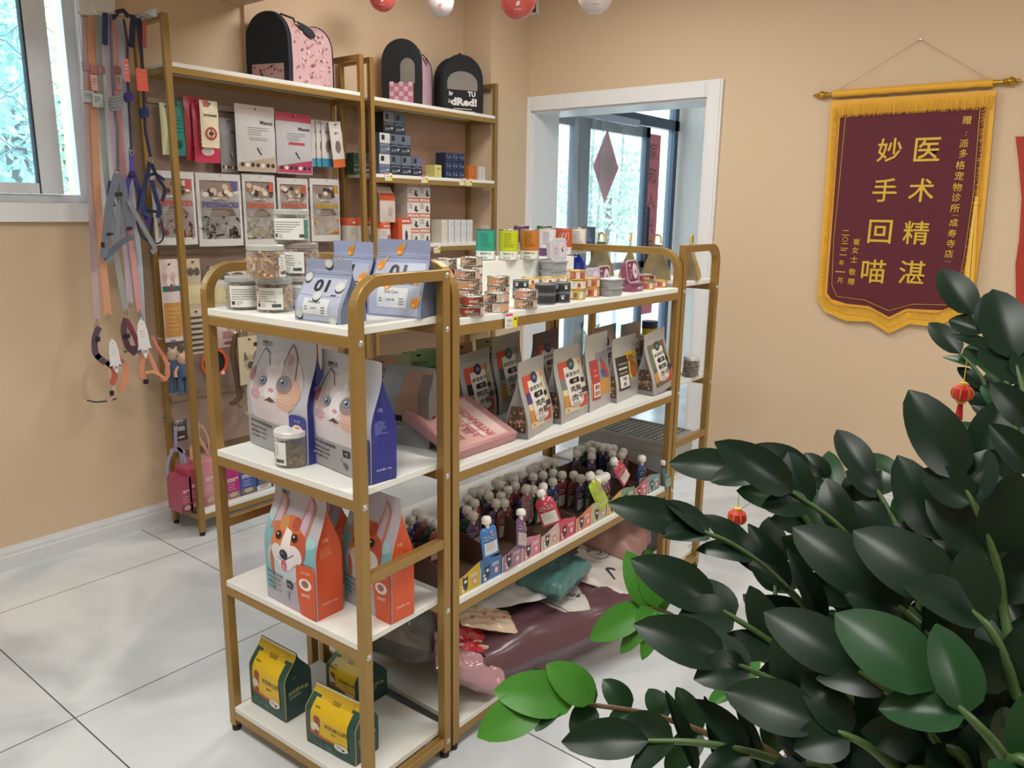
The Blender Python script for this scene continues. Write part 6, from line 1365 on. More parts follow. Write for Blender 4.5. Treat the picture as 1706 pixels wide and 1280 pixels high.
for r_ in range(4):
    for c in range(2):
        p = ony(681, 411, 3.27); carton('snack_box', 'white and orange petdog box, %s column, %s row' % (['left', 'right'][c], ['lowest', 'second', 'third', 'highest'][r_]), 'box', (p.x+PW/2+c*(PW+.0015), 3.33, zB3+r_*(PH-.008+.0004)), (PW, .11, PH-.008), 0, '#d9d3cc', petdog, 'white and orange petdog boxes')
def jug(lb, x0, bot, y, s_=1.0, z=zB3, tall=False):
    m = MB(); r = .058*s_; H = (.15 if not tall else .16)*s_; c = pm('#d6cdc6'); o_ = pm('#c8552f')
    m.lathe([(r*.9, 0), (r, .006), (r, H*.72)], c, 20).lathe([(r, H*.72), (r, H*.93), (r*.92, H), (0, H)], o_, 20)
    P = lambda x, y_, h: ((r+h)*cos(-pi/2+x/r), (r+h)*sin(-pi/2+x/r), y_)
    m.p_text(P, 'PETDOG', 0, H*.83, H*.08, pm('#efe4dc'), .0012, bold=.04); m.p_ell(P, .01, H*.3, r*.3, H*.16, pm('#8a6a60'), .0010, n=12); m.p_lines(P, -r*.7, H*.6, 0, 4, H*.07, pm('#9a8a84'), .002, 3, .001)
    p = ony(x0, bot, y); o = m.build('treat_tub'); tag(o, lb, 'tub', 'white treat tubs with orange lids'); o.location = (p.x+r, y+r, z); return p.x+r
jug('white tub with orange lid, leftmost behind the rack posts', 583, 410, 3.32, .95); jug('white tub with orange lid between the two racks', 604, 411, 3.27, .95)
xj = jug('white tub with orange lid right behind the gold post', 636, 412, 3.26, .80)
jug('white tub with orange lid beside the orange box', 655, 412, 3.33, .80)
m = MB(); bg_ = pouch('treat_pouch', .11, .19, .07, '#cfc2b8', '#c0b2a8', prints=lambda m, P, W, H: (m.p_rect(P, -W*.49, H*.62, W*.49, H*.82, pm('#c8552f'), .0005), m.p_lines(P, 0, H*.4, W*.35, 6, H*.04, pm('#8a7a74'), .002)), t0=.7, t1=1, seed=3)
tag(bg_, 'white pouch with orange band standing on the tubs', 'bag'); bg_.location = (xj+.015, 3.31, zB3+.1205)
carton('snack_box', 'orange and white petdog carton beside the box stack', 'box', (ony(664, 412, 3.25).x+.05, 3.285, zB3), (.095, .07, .145), 0, '#c4502e', lambda m, P, PS, PT, W, D, H: (m.p_text(P, 'PETDOG', W*.08, H*.88, H*.09, pm('#efe4dc'), .0006, w=W*.6, bold=.06), m.p_rect(P, -W*.22, H*.02, W*.48, H*.76, pm('#ddd6d0'), .0004), m.p_ell(P, W*.12, H*.3, W*.11, H*.24, pm('#3a3838'), .0008, n=12)), 'petdog cartons')
for i in range(5):
    p = ony(735, 410, 3.27); carton('supplement_box', 'slim white box, %s of five in the row' % ['leftmost', 'second', 'middle', 'fourth', 'rightmost'][i], 'box', (p.x+.028+i*.0565, 3.31, zB3), (.052, .09, .135), 0, '#d4d3d6' if i else '#d8cfc0', lambda m, P, PS, PT, W, D, H: (m.p_rect(P, W*.44, 0, W*.49, H, pm('#3c4048'), .0003), m.p_ell(P, 0, H*.8, W*.2, H*.06, pm('#b9bcc6'), .0005, n=10), m.p_lines(P, -W*.3, H*.5, W*.3, 4, .014, pm('#b4b4ba'), .0015)), 'slim white boxes in a row')
carton('supplement_box', 'small white box right of the slim row', 'box', (ony(817, 410, 3.27).x+.02, 3.32, zB3), (.05, .06, .10), 0, '#d6d0cc', lambda m, P, PS, PT, W, D, H: m.p_lines(P, -W*.3, H*.8, W*.3, 3, .014, pm('#c07a6a'), .002), 'boxes at the right of the lower wall shelf')
# ---- leads and harnesses hanging on pegs at the left end
YL = 3.30
pg = MB(); pa, pb = ony(248, 26, YL), ony(160, 20, YL-.03); pc_ = ony(134, 26, YL+.05)
t = thing('lead_hanger', 'chrome peg bar fixed to the top left of the wall rack', 'hanger', (0, 0, 0))
MB().tube([pa, pb], .004, STEEL, 8).tube([pb, pb+Vector((-.012, 0, .018))], .004, STEEL, 8).build('peg', t)
MB().tube([ony(248, 28, YL+.05), pc_], .004, STEEL, 8).tube([pc_, pc_+Vector((-.010, 0, .014))], .004, STEEL, 8).build('peg', t)
a_ = ony(246, 27, YL+.02); MB().box((a_.x-.01, 3.235, a_.z-.014), (RAX0+.0, 3.36, a_.z+.016), STEEL).build('bracket', t)
def lead(lb, pts, y, w_, hexc, head=None, card=None, knot=None, handle=None, rope=False, group='leads hanging at the window end of the rack', hookend=True):
    t = thing('dog_lead', lb, 'dog lead', (0, 0, 0), 0, group); c = webbing(hexc); m = MB()
    if rope:
        P3 = [ony(u, v, y) for u, v in pts]; m.tube(P3, w_, c, 8)
    else: strapline(m, pts, y, w_, c)
    m.build('lead_strap', t)
    if handle: h = MB(); h.tube([ony(u, v, y-.004) for u, v in handle[0]], handle[2], webbing(handle[1]), 10); h.build('handle', t)
    if head: (u0, v0, u1, v1, hc) = head; a = ony(u0, v0, y-.006); b = ony(u1, v1, y-.006); MB().box((a.x, y-.010, b.z), (b.x, y-.003, a.z), pm(hc)).build('card_header', t)
    if card:
        u0, v0, u1, v1, cc, ink = card; a = ony(u0, v0, y-.012); b = ony(u1, v1, y-.012); k = MB().box((a.x, y-.016, b.z), (b.x, y-.012, a.z), pm(cc))
        Pk = lambda x, yy_, h: ((a.x+b.x)/2+x, y-.016-h, (a.z+b.z)/2+yy_); W = b.x-a.x; H = a.z-b.z; k.p_lines(Pk, -W*.3, H*.2, W*.3, 3, H*.16, pm(ink), .003, 2); k.build('tag_card', t)
    if knot:
        u, v, r, kc = knot; p = ony(u, v, y-.01); k = MB(); kc = webbing(kc)
        for i in range(5): z = p.z+r*(1-.5*i); rr_ = r*(.75+.35*sin(pi*(i+.7)/5.4)); k.tube([(p.x+rr_*cos(q_), p.y+rr_*.7*sin(q_), z+.25*r*cos(q_)) for q_ in [2*pi*j/14 for j in range(14)]], r*.28, kc, 7, closed=True)
        k.lathe([(0, -r*1.3), (r*.6, -r*.8), (r*.6, r*.9), (0, r*1.2)], kc, 10, TR(*p)); k.build('rope_knot', t)
    if hookend:
        p = ony(*pts[-1], y); MB().tube([p+Vector((.006*cos(a), 0, -.012+.011*sin(a))) for a in [2*pi*i/12 for i in range(12)]], .0018, STEEL, 6, closed=True).lathe([(.004, -.004), (.004, .010)], STEEL, 8, TR(*p)).build('clip', t)
    return t
GW = 'ribbon leads nearest the window'
lead('grey pink ribbon lead nearest to the window', [(143, 26), (143, 110), (149, 260), (156, 420), (161, 535)], YL+.05, .026, '#b9a2a4', head=(136, 103, 150, 118, '#a27c82'), card=(135, 150, 158, 172, '#b4bcbc', '#5c7478'), group=GW)
lead('orange ribbon lead with a rosy card header', [(152, 26), (154, 120), (161, 300), (170, 420), (180, 525)], YL+.045, .030, '#cf9878', head=(149, 108, 163, 124, '#b06a6a'), card=(150, 124, 163, 152, '#d8a8a0', '#8a4a48'), group=GW)
lead('grey green ribbon lead with a transparent tag', [(164, 26), (166, 120), (176, 280), (196, 440), (210, 518)], YL+.04, .024, '#9aa09e', head=(162, 109, 175, 124, '#a2787c'), card=(152, 155, 172, 180, '#b8c0bc', '#4c6464'), group=GW)
lead('pink and gold ribbon lead behind the purple rope', [(190, 30), (194, 120), (206, 280), (222, 430), (233, 520)], YL+.05, .026, '#d6a0a0', head=(190, 110, 202, 124, '#b0787c'), card=(192, 124, 201, 150, '#cfb0ac', '#8a5a58'), group=GW)
lead('pale lilac ribbon lead hanging behind the grey harness', [(178, 30), (182, 120), (196, 300), (212, 430), (216, 505)], YL+.06, .030, '#c2b4c4', group=GW)
lead('pale blue ribbon lead ending at the white rocket shaped card', [(200, 34), (205, 120), (218, 300), (232, 430), (238, 540)], YL+.07, .022, '#b4c0cc', group=GW)
lead('grey cord lead with navy foam handle and big grey knot', [(184, 22), (186, 100), (190, 175), (196, 215), (196, 285)], YL-.02, .006, '#6c6874', knot=(193, 172, .022, '#8e9298'), handle=([(175, 22), (175, 74)], '#22305a', .011), rope=True)
lead('purple cord lead with pink tag and purple knot', [(206, 32), (212, 70), (213, 140), (216, 200), (219, 250)], YL-.01, .005, '#3c3450', card=(204, 97, 216, 137, '#d87068', '#e8d8d4'), knot=(214, 162, .015, '#4c3a88'), handle=([(187, 30), (196, 20), (205, 18), (214, 28)], '#2c2c44', .010), rope=True)
lead('navy cord lead with navy handle and orange red tag', [(228, 30), (236, 100), (239, 160), (242, 220), (251, 262)], YL-.02, .006, '#2a3050', card=(225, 113, 247, 153, '#e0624c', '#e88a6c'), knot=(240, 188, .016, '#2c3c70'), handle=([(222, 26), (219, 78)], '#20284a', .011), rope=True)
lead('dark cord lead with a small coral handle by the rack post', [(233, 30), (237, 100), (240, 150)], YL+.0, .005, '#2a3050', handle=([(240, 38), (240, 78)], '#c8685c', .009), rope=True, hookend=False)
def harness(lb, paths, y, bucks=(), ring=None, extra=None):
    t = thing('dog_harness', lb, 'dog harness', (0, 0, 0), 0, 'harnesses hanging at the window end of the rack')
    for i, (pts, w_, hexc) in enumerate(paths): m = MB(); strapline(m, pts, y+.006*((i % 3)-1), w_, webbing(hexc), .003); m.build('strap', t)
    for (u, v, w_, h_) in bucks: p = ony(u, v, y-.008); MB().rbox((p.x-w_, p.y-.006, p.z-h_), (p.x+w_, p.y+.004, p.z+h_), BLK, .002).build('buckle', t)
    if ring: u, v, r = ring; p = ony(u, v, y); MB().tube([p+Vector((r*cos(a), 0, r*sin(a))) for a in [2*pi*i/16 for i in range(16)]], .002, STEEL, 6, closed=True).build('ring', t)
    if extra: extra(t)
    return t
harness('grey dog harness with white lined loop hanging at the window end', [([(196, 290), (190, 310), (181, 350), (177, 395), (172, 430)], .030, '#6c7482'), ([(200, 292), (205, 310), (210, 345), (216, 385)], .028, '#6a7280'), ([(202, 330), (196, 360), (195, 400), (185, 425), (176, 436)], .020, '#7a828e'), ([(214, 335), (228, 360), (245, 390), (258, 415), (252, 420)], .020, '#80858c'), ([(172, 430), (190, 415), (212, 398), (222, 396)], .022, '#5c6270'), ([(186, 302), (184, 325), (188, 345)], .026, '#4a4a66')], YL-.03, [(183, 390, .012, .005), (216, 380, .010, .005), (171, 408, .006, .010), (198, 324, .014, .008)], (197, 288, .018))
harness('purple dog harness hanging behind the grey one', [([(219, 252), (220, 285)], .020, '#5a4698'), ([(220, 285), (212, 310), (210, 330)], .020, '#4a3c88'), ([(221, 285), (232, 320), (240, 350), (250, 380)], .020, '#4c3e90'), ([(232, 330), (228, 360), (234, 390), (250, 404)], .008, '#2e2a50'), ([(226, 300), (236, 330), (246, 352)], .014, '#3c3478')], YL+.0, [(220, 292, .012, .006)], (219, 250, .010))
harness('navy blue dog harness next to the rack post', [([(250, 270), (243, 300), (238, 330), (240, 360)], .018, '#232c50'), ([(251, 270), (262, 295), (274, 315), (270, 335)], .014, '#1e2440'), ([(243, 295), (258, 290), (274, 300)], .012, '#222a4a'), ([(252, 300), (260, 330), (266, 350), (262, 362)], .018, '#27376a'), ([(240, 350), (255, 352), (270, 355)], .012, '#222a4a'), ([(255, 362), (252, 395), (262, 406), (272, 395), (268, 365)], .006, '#1e2440'), ([(240, 318), (236, 345), (250, 362)], .016, '#2c4478')], YL-.01, [(252, 352, .012, .006)], (250, 268, .012))
def rocket(u, v, y, s_=1.0):
    def f(t):
        p = ony(u, v, y-.03); k = MB(); pts = [(-.004, .062), (.004, .062), (.014, .045), (.019, .015), (.022, -.035), (.026, -.050), (.012, -.046), (.012, -.058), (.004, -.078), (0, -.085), (-.004, -.078), (-.012, -.058), (-.012, -.046), (-.026, -.050), (-.022, -.035), (-.019, .015), (-.014, .045)]
        k.prism([(x*s_, z*s_) for x, z in pts], -.002, 0, pm('#dcdada')); Pk = lambda x, yy_, h: (x, -.002-h, yy_); k.p_lines(Pk, -.012, .02, .012, 3, .012, pm('#8a8a90'), .0012, 3); k.p_ring(Pk, 0, .045*s_, .002, .003, pm('#b06a6a'), .0005, 10)
        k.box((-.008*s_, -.004, -.062*s_), (.008*s_, -.002, -.052*s_), pm('#9a9aa4')); o = k.build('hang_card', t); o.location = p; o.rotation_euler = (0, -.05, 0)
    return f
harness('colourful dog harness with orange straps below the orange lead', [([(168, 590), (150, 610), (141, 640), (145, 665)], .020, '#b89c84'), ([(178, 600), (184, 625), (190, 655), (178, 668)], .020, '#c8a890'), ([(145, 667), (160, 670), (180, 668), (194, 664)], .006, '#3a3436'), ([(165, 545), (158, 565), (160, 590), (176, 605)], .024, '#54425a'), ([(172, 600), (190, 612), (205, 600)], .018, '#8c6878'), ([(196, 590), (210, 615), (204, 645), (198, 650)], .022, '#d88c6c'), ([(188, 600), (192, 625), (186, 640)], .022, '#b85c4c')], YL-.02, [(163, 565, .008, .010), (186, 655, .008, .010)], (161, 545, .010), rocket(190, 590, YL))
harness('plaid and green dog harness between the two lower harnesses', [([(210, 530), (206, 550), (212, 575), (226, 590)], .024, '#5c3c48'), ([(214, 545), (212, 570), (208, 585)], .022, '#b4b09c'), ([(206, 585), (224, 580), (236, 590)], .020, '#5e6e88'), ([(212, 535), (222, 555), (232, 580)], .020, '#7a3c4c')], YL+.03, [(211, 560, .012, .008)], (210, 522, .008))
harness('coral dog harness at the right of the lower row', [([(238, 585), (236, 620), (240, 632)], .024, '#cc8a6c'), ([(244, 580), (255, 605), (262, 622)], .018, '#d69078'), ([(262, 580), (276, 600), (280, 625), (268, 634)], .018, '#e09078'), ([(240, 622), (258, 620), (278, 634)], .014, '#d89a70'), ([(254, 560), (262, 578), (272, 592)], .014, '#c87a68')], YL-.02, [(243, 636, .010, .010)], (236, 530, .009), rocket(238, 560, YL-.02, 1.15))
# ================================================================== BANNER ON THE RIGHT WALL
XB = XW-.022
bp = lambda u, v, x=XB: onx(u, v, x)
YEL = mat('yellow_satin', '#e2a930', .5, var=.10, vs=20, bump=.2, bs=40); MARV = mat('maroon_velvet', '#5a1a28', .75, var=.05, vs=8); FRG = mat('gold_fringe', '#efc04c', .6, var=.2, vs=160)
GLD = mat('gold_print', '#d6b23c', .4, .1); BRASS = mat('brass', '#c09a3a', .25, .9)
t = thing('award_banner', 'maroon pennant with gold Chinese writing and yellow fringe on the right wall', 'banner')
# cloth outline, clockwise from top left, in pixels on the wall plane
top_l, top_r = (1385, 168), (1660, 150)
outer = [(1385, 168), (1660, 150), (1650, 260), (1638, 380), (1624, 485), (1600, 525), (1560, 545), (1515, 540), (1481, 556), (1450, 536), (1410, 535), (1375, 520), (1362, 500), (1370, 380), (1379, 260)]
inner = [(1400, 192), (1643, 178), (1632, 290), (1614, 410), (1596, 505), (1580, 517), (1545, 516), (1510, 514), (1481, 528), (1448, 510), (1410, 506), (1385, 498), (1378, 488), (1386, 380), (1394, 270)]
def sheet(px, x, th, m):
    P = [bp(u, v, x) for u, v in px]; n = len(P); b = MB()
    b.add([tuple(p) for p in P]+[(x-th, p.y, p.z) for p in P], [tuple(range(n)), tuple(range(2*n-1, n-1, -1))]+[(i, (i+1) % n, n+(i+1) % n, n+i) for i in range(n)], m); return b
sheet(outer, XB, .004, YEL).build('border_cloth', t)
FIELD = sheet(inner, XB-.0045, .0015, MARV)
# gold outline
g = MB(); XF = XB-.0075
ln = [(1409, 193), (1399, 300), (1389, 400), (1386, 475), (1394, 494), (1440, 500), (1481, 518), (1520, 507), (1575, 508), (1592, 498), (1606, 430), (1622, 320), (1633, 179)]
g.tube([bp(u, v, XF+.001) for u, v in ln], 0, GLD, flat=(.0026, .0010), up=(1, 0, 0)); g.build('gold_outline', t)
# top rod, sleeve and finials
a, c = bp(1376, 158), bp(1676, 136); 
MB().tube([a, c], .010, BRASS, 12).build('rod', t)
sl = MB(); s0, s1 = bp(1388, 157), bp(1655, 138)
sl.tube([s0+(s1-s0)*(i/24)+Vector((0, 0, .0015*sin(i*2.1))) for i in range(25)], [.017+.0012*sin(i*1.7) for i in range(25)], YEL, 12); sl.build('sleeve', t)
for p, d in ((a, 1), (c, -1)):
    f = MB().lathe([(.010, -.01), (.016, 0), (.012, .006), (.019, .016), (.020, .024), (.012, .036), (.007, .040), (.010, .046), (.005, .058), (0, .066)], BRASS, 14)
    o = f.build('finial', t); o.location = p; o.rotation_euler = Vector((0, d, .0)).to_track_quat('Z', 'Y').to_euler()
# fringes: many thin threads
def fringe(path, L, name, dx=.010, seed=1, step=.0035, out=None):
    rr = random.Random(seed); b = MB(); P = [bp(u, v, XB-dx) for u, v in path]
    for p0, p1 in zip(P, P[1:]):
        n = max(1, int((p1-p0).length/step)); e = (p1-p0).normalized(); nrm = Vector((0, -e.z, e.y)) if out is None else Vector((0, 0, -1))
        for i in range(n):
            q = p0+(p1-p0)*((i+rr.random())/n); l = L*rr.uniform(.88, 1.08); d = (nrm*(1 if out is None else 1)+Vector((0, 0, -.25 if out is None else 0))).normalized(); w_ = .0016
            tip = q+d*l+Vector((rr.uniform(-.003, .003), rr.uniform(-.004, .004), 0))
            b.add([q-e*w_, q+e*w_, tip+e*w_*.6, tip-e*w_*.6, q+Vector((-.002, 0, 0)), tip+Vector((-.002, 0, 0))], [(0, 1, 2, 3), (0, 3, 5, 4), (1, 4, 5, 2)], FRG)
    o = b.build(name, t); o['kind'] = 'stuff'; return o
fringe([(1392, 176), (1655, 158)], .058, 'top_fringe', .012, 1, .0028, out=1)
bot = [(1624, 485), (1600, 520), (1560, 536), (1515, 530), (1481, 546), (1450, 528), (1410, 524), (1375, 512), (1362, 495)]
fringe(bot, .040, 'bottom_fringe', .006, 2, .0028)
fringe([(1648, 180), (1636, 330), (1612, 480)], .030, 'side_fringe', .006, 3, .004); fringe([(1366, 480), (1379, 330), (1388, 180)], .028, 'side_fringe', .006, 4, .004)
br = MB(); 
for path in ([(1396, 192), (1388, 290), (1380, 390), (1372, 490), (1390, 508), (1448, 514), (1481, 532), (1512, 518), (1560, 522), (1598, 508), (1616, 410), (1635, 290), (1646, 180)],):
    br.tube([bp(u, v, XB-.006) for u, v in path], .0045, mat('braid_trim', '#c98f2c', .5, var=.3, vs=250), 6)
br.build('braid', t)
# lettering
def wtext(m, ch, u, v, hpx, mt, bold=.03, w=None):
    p = bp(u, v, XF); k = (bp(u, v-hpx/2, XF)-bp(u, v+hpx/2, XF)).length
    m.p_text(lambda x, y, h: (XF-h, p.y-x, p.z+y), ch, 0, 0, k, mt, .0008, bold=bold)
tx = FIELD
for ch, u, v in (('医', 1545, 249), ('术', 1535, 317), ('精', 1526, 388), ('湛', 1519, 454), ('妙', 1482, 250), ('手', 1474, 317), ('回', 1466, 386), ('喵', 1455, 452)): wtext(tx, ch, u, v, 39, GLD, .008)
for i, ch in enumerate('赠：派多格宠物诊所'):
    u = [1611, 1610, 1606, 1605, 1600, 1598, 1595, 1593, 1591][i]; v = [200, 223, 239, 256, 275, 293, 312, 329, 347][i]; wtext(tx, ch, u, v, 14 if ch != '：' else 7, GLD, .006)
for i, ch in enumerate('成寿寺店'): wtext(tx, ch, [1589, 1586, 1584, 1581][i], [371, 389, 406, 423][i], 13, GLD, .006)
for v, s_ in ((360, 1), (435, -1)):
    c_ = bp(1591 if s_ > 0 else 1579, v, XF); tx.tube([c_+Vector((0, .014*cos(q), s_*.004*sin(q))) for q in [pi*i/8 for i in range(9)]], .0009, GLD, 4)
for i, ch in enumerate('崔女士敬赠'): wtext(tx, ch, [1427, 1425, 1423, 1420, 1418][i], [403, 417, 432, 453, 469][i], 11, GLD, .006)
for i, ch in enumerate('二〇二二年一月'): wtext(tx, ch, [1409, 1408, 1407, 1405, 1402, 1400, 1399][i], [388, 399, 410, 421, 438, 453, 467][i], 9 if ch != '一' else 1.6, GLD, .006)
tx.build('maroon_field', t)
# hanging cord, nail and tassel
n0 = bp(1533, 66, XW-.012); MB().tube([s0+Vector((0, -.02, .016)), n0], .0012, mat('thin_cord', '#b89a74', .7), 5).tube([n0, s1+Vector((0, .02, .016))], .0012, mat('thin_cord'), 5).build('hanging_cord', t)
MB().tube([(XW, n0.y, n0.z), (XW-.018, n0.y, n0.z)], .003, STEEL, 8).lathe([(.006, 0), (.006, .003), (0, .004)], STEEL, 8, TR(XW-.018, n0.y, n0.z, 0, -pi/2, 0)).build('nail', t)
ts = MB(); p = bp(1627, 335, XB-.012); e = bp(1612, 495, XB-.02); rr = random.Random(9)
ts.lathe([(.0, .022), (.008, .018), (.010, .006), (.007, .0), (.011, -.006), (.012, -.016), (.008, -.018)], FRG, 12, TR(*p)); ts.tube([bp(1641, 200, XB-.012), p+Vector((0, 0, .02))], .0015, FRG, 5)
for i in range(60):
    a_ = rr.uniform(0, 6.3); q = p+Vector((.007*cos(a_), .007*sin(a_), -.015)); f_ = e+Vector((.010*cos(a_), .020*sin(a_), rr.uniform(-.015, .02))); ts.tube([q, (q+f_)/2+Vector((-.004, .003*sin(i), 0)), f_], .0014, FRG, 3)
ts.build('tassel', t)
# red paper decoration at the right edge
r_ = MB(); pts = [(1692, 228), (1712, 228), (1716, 420), (1712, 524), (1693, 524), (1692, 440), (1698, 400), (1702, 330), (1697, 270)]
P = [bp(u, v, XW-.004) for u, v in pts]; n = len(P)
q_ = [(p.y, p.z) for p in P]; yb = min(y for y, z in q_)
q_ = [q_[0]]+[(q_[0][0]-.26, q_[0][1])]+[(q_[0][0]-.26, q_[4][1])]+q_[4:]
n = len(q_); r_.add([(XW-.002, y, z) for y, z in q_]+[(XW-.008, y, z) for y, z in q_], [tuple(range(n)), tuple(range(2*n-1, n-1, -1))]+[(i, (i+1) % n, n+(i+1) % n, n+i) for i in range(n)], mat('red_felt', '#a83420', .7, var=.08))
tag(r_.build('wall_decoration'), 'red felt wall decoration at the right edge of the picture', 'decoration')
# ================================================================== BALLOONS
def balloon(u, vb, wpx, dist, col, ink, lb, ink2=None):
    r = wpx/F_PX*dist/2*1.0; d = ray(u, vb-wpx*.5); c = CAMP+d*dist; m = MB(); cm = mat('balloon_'+col[1:], col, .25, var=.03, coat=.3)
    t = thing('balloon', lb, 'balloon', c, atan2(-c.y, -c.x)+pi/2, 'round balloons hanging from the ceiling')
    m.lathe([(0, -r), (r*.35, -r*.945), (r*.68, -r*.74), (r*.92, -r*.40), (r, 0), (r*.95, r*.38), (r*.76, r*.72), (r*.48, r*.95), (r*.2, r*1.08), (r*.07, r*1.13), (r*.1, r*1.17), (0, r*1.16)], cm, 28)
    def P(x, y, h): 
        rr_ = sqrt(max(0, r*r-y*y))+h; return (rr_*sin(x/max(r*.6, rr_)), -rr_*cos(x/max(r*.6, rr_)), y)
    im = pm(ink); m.p_ell(P, 0, -r*.42, r*.10, r*.07, im, .0015, n=8); m.p_rect(P, -r*.12, -r*.50, r*.02, -r*.44, im, .0015, 2); m.p_rect(P, -r*.05, -r*.36, r*.13, -r*.30, im, .0015, 2); m.p_text(P, '派多格宠物', 0, -r*.66, r*.07, im, .0015, bold=.02)
    m.build('balloon_body', t); MB().tube([(0, 0, r*1.16), (0, 0, CEIL-c.z)], .0008, pm('#e6e0d8'), 4).build('string', t)
balloon(637, 18, 44, 3.9, '#c0504c', '#e8d0cc', 'small red balloon, leftmost of the four at the top')
balloon(733, 27, 47, 3.8, '#cfc9cc', '#c08a8c', 'greyish white balloon between the two red ones')
balloon(863, 30, 61, 3.3, '#c85450', '#f0dcd8', 'larger red balloon above the column')
balloon(992, 21, 60, 3.3, '#d3c6c6', '#c88a8e', 'pinkish white balloon, rightmost at the top')
# ================================================================== PLANT
LEAF = []
def leafmat(name, c, tr=.0, rough=.32):
    m = mat(name, c, rough, var=.16, vs=18, spec=.22); b = m.node_tree.nodes['Principled BSDF']
    if tr: b.inputs['Subsurface Weight'].default_value = tr; b.inputs['Subsurface Radius'].default_value = (.01, .02, .005); b.inputs['Subsurface Scale'].default_value = .05
    return m
LD = leafmat('plant_leaf_dark', '#0f2416', 0, .33); LM_ = leafmat('plant_leaf_mid', '#1a3d20', 0, .33); LB = leafmat('plant_leaf_bright', '#3f7a2a', 0, .35); STM = mat('plant_stem', '#3f5a2c', .45, var=.2, vs=20); STB = mat('plant_stem_brown', '#6b5638', .5, var=.2, vs=20)
def leafgeo(m, base, d, nrm, L, W, mt, curl=.12, fold=.25):
    """one smooth ovate leaflet from its base point, growing along d with face normal nrm"""
    d = d.normalized(); s = d.cross(nrm).normalized(); n = s.cross(d).normalized(); N, K = 9, 4; vs = []; fs = []
    for i in range(N+1):
        t = i/N; w_ = W/2*(sin(pi*t**.86)**.58)*(1-.10*t) if 0 < t < 1 else .0008; z = -curl*L*t*t*1.2+.03*L*sin(pi*t)
        for k in range(-K, K+1):
            a = k/K; vs.append(base+d*(L*t)+s*(w_*a)+n*(z+fold*w_*abs(a)**1.3*(1-.3*t)))
    q = 2*K+1
    for i in range(N):
        for k in range(2*K): fs.append((i*q+k, i*q+k+1, (i+1)*q+k+1, (i+1)*q+k))
    m.add(vs, fs, mt, True)
def bez(P, n):
    out = []
    for i in range(len(P)-1):
        p0, p1, p2, p3 = P[max(0, i-1)], P[i], P[i+1], P[min(len(P)-1, i+2)]
        for k in range(n):
            t = k/n; out.append(.5*((2*p1)+(p2-p0)*t+(2*p0-5*p1+4*p2-p3)*t*t+(-p0+3*p1-3*p2+p3)*t**3))
    out.append(P[-1]); return out
at = lambda u, v, dist: CAMP+ray(u, v).normalized()*dist
rb = at(1600, 1480, 1.12)
PB = Vector((rb.x, rb.y, .62))
pl = thing('zz_plant', 'large dark green glossy leaved plant arching in from the lower right', 'plant', (PB.x, PB.y, 0))
def addpart(m, name, label=None):
    o = m.build(name, pl, ang=70); o.location = (-PB.x, -PB.y, 0)
    if label: o['label'] = label
    return o
LEAVES = 0
def frond(pts, leaves=9, L=.09, W=.042, mt=None, seed=1, start=.3, twist=0, base=True, stem=STM, tipleaf=True, pairang=.9, r0=.006, only=None):
    """pts: list of (u, v, dist) from root to tip"""
    global LEAVES
    rr = random.Random(seed); P = [at(*p) for p in pts]
    if base: P = [PB+Vector((rr.uniform(-.05, .05), rr.uniform(-.05, .05), 0))]+P
    C_ = bez(P, 8); n = len(C_); sm = MB(); sm.tube(C_, [r0*(1-.65*i/(n-1)) for i in range(n)], stem, 8); addpart(sm, 'stem')
    lens = [0]
    for i in range(1, n): lens.append(lens[-1]+(C_[i]-C_[i-1]).length)
    tot = lens[-1]
    def pt(s_):
        s_ *= tot
        for i in range(1, n):
            if lens[i] >= s_: f = (s_-lens[i-1])/max(1e-6, lens[i]-lens[i-1]); return C_[i-1]+(C_[i]-C_[i-1])*f, (C_[i]-C_[i-1]).normalized()
        return C_[-1], (C_[-1]-C_[-2]).normalized()
    leaves = int(leaves*1.25) if leaves > 5 else leaves
    for k in range(leaves):
        s_ = start+(.97-start)*k/max(1, leaves-1); p, tg = pt(s_); vw = (CAMP-p).normalized()
        up_ = (vw*.62+Vector((0, 0, 1))*.38+Vector((rr.uniform(-.2, .2), rr.uniform(-.2, .2), rr.uniform(-.1, .2)))).normalized(); side = tg.cross(up_).normalized()
        for sgn in (-1, 1):
            if only and sgn != only: continue
            ang = pairang*rr.uniform(.75, 1.15)*(1-.35*s_); d = (tg*cos(ang)+side*(sgn*sin(ang))+up_*rr.uniform(-.25, .25)).normalized()
            nn = (up_+side*(sgn*rr.uniform(-.5, .35))+Vector((rr.uniform(-.3, .3), rr.uniform(-.3, .3), rr.uniform(-.3, .3)))).normalized()
            l = L*.82*rr.uniform(.80, 1.15)*(1-.30*max(0, s_-.75)/.25); m = MB(); leafgeo(m, p, d, nn, l, W*.80*rr.uniform(.85, 1.12), mt or rr.choice([LD, LD, LM_]), rr.uniform(.02, .22), rr.uniform(.12, .35)); LEAVES_L.append(m)
    if tipleaf:
        p, tg = pt(1.0); vw = (CAMP-p).normalized(); m = MB(); leafgeo(m, p, tg, (vw+Vector((0, 0, .5))).normalized(), L*.95, W, mt or LD, .1); LEAVES_L.append(m)
LEAVES_L = []
S = frond
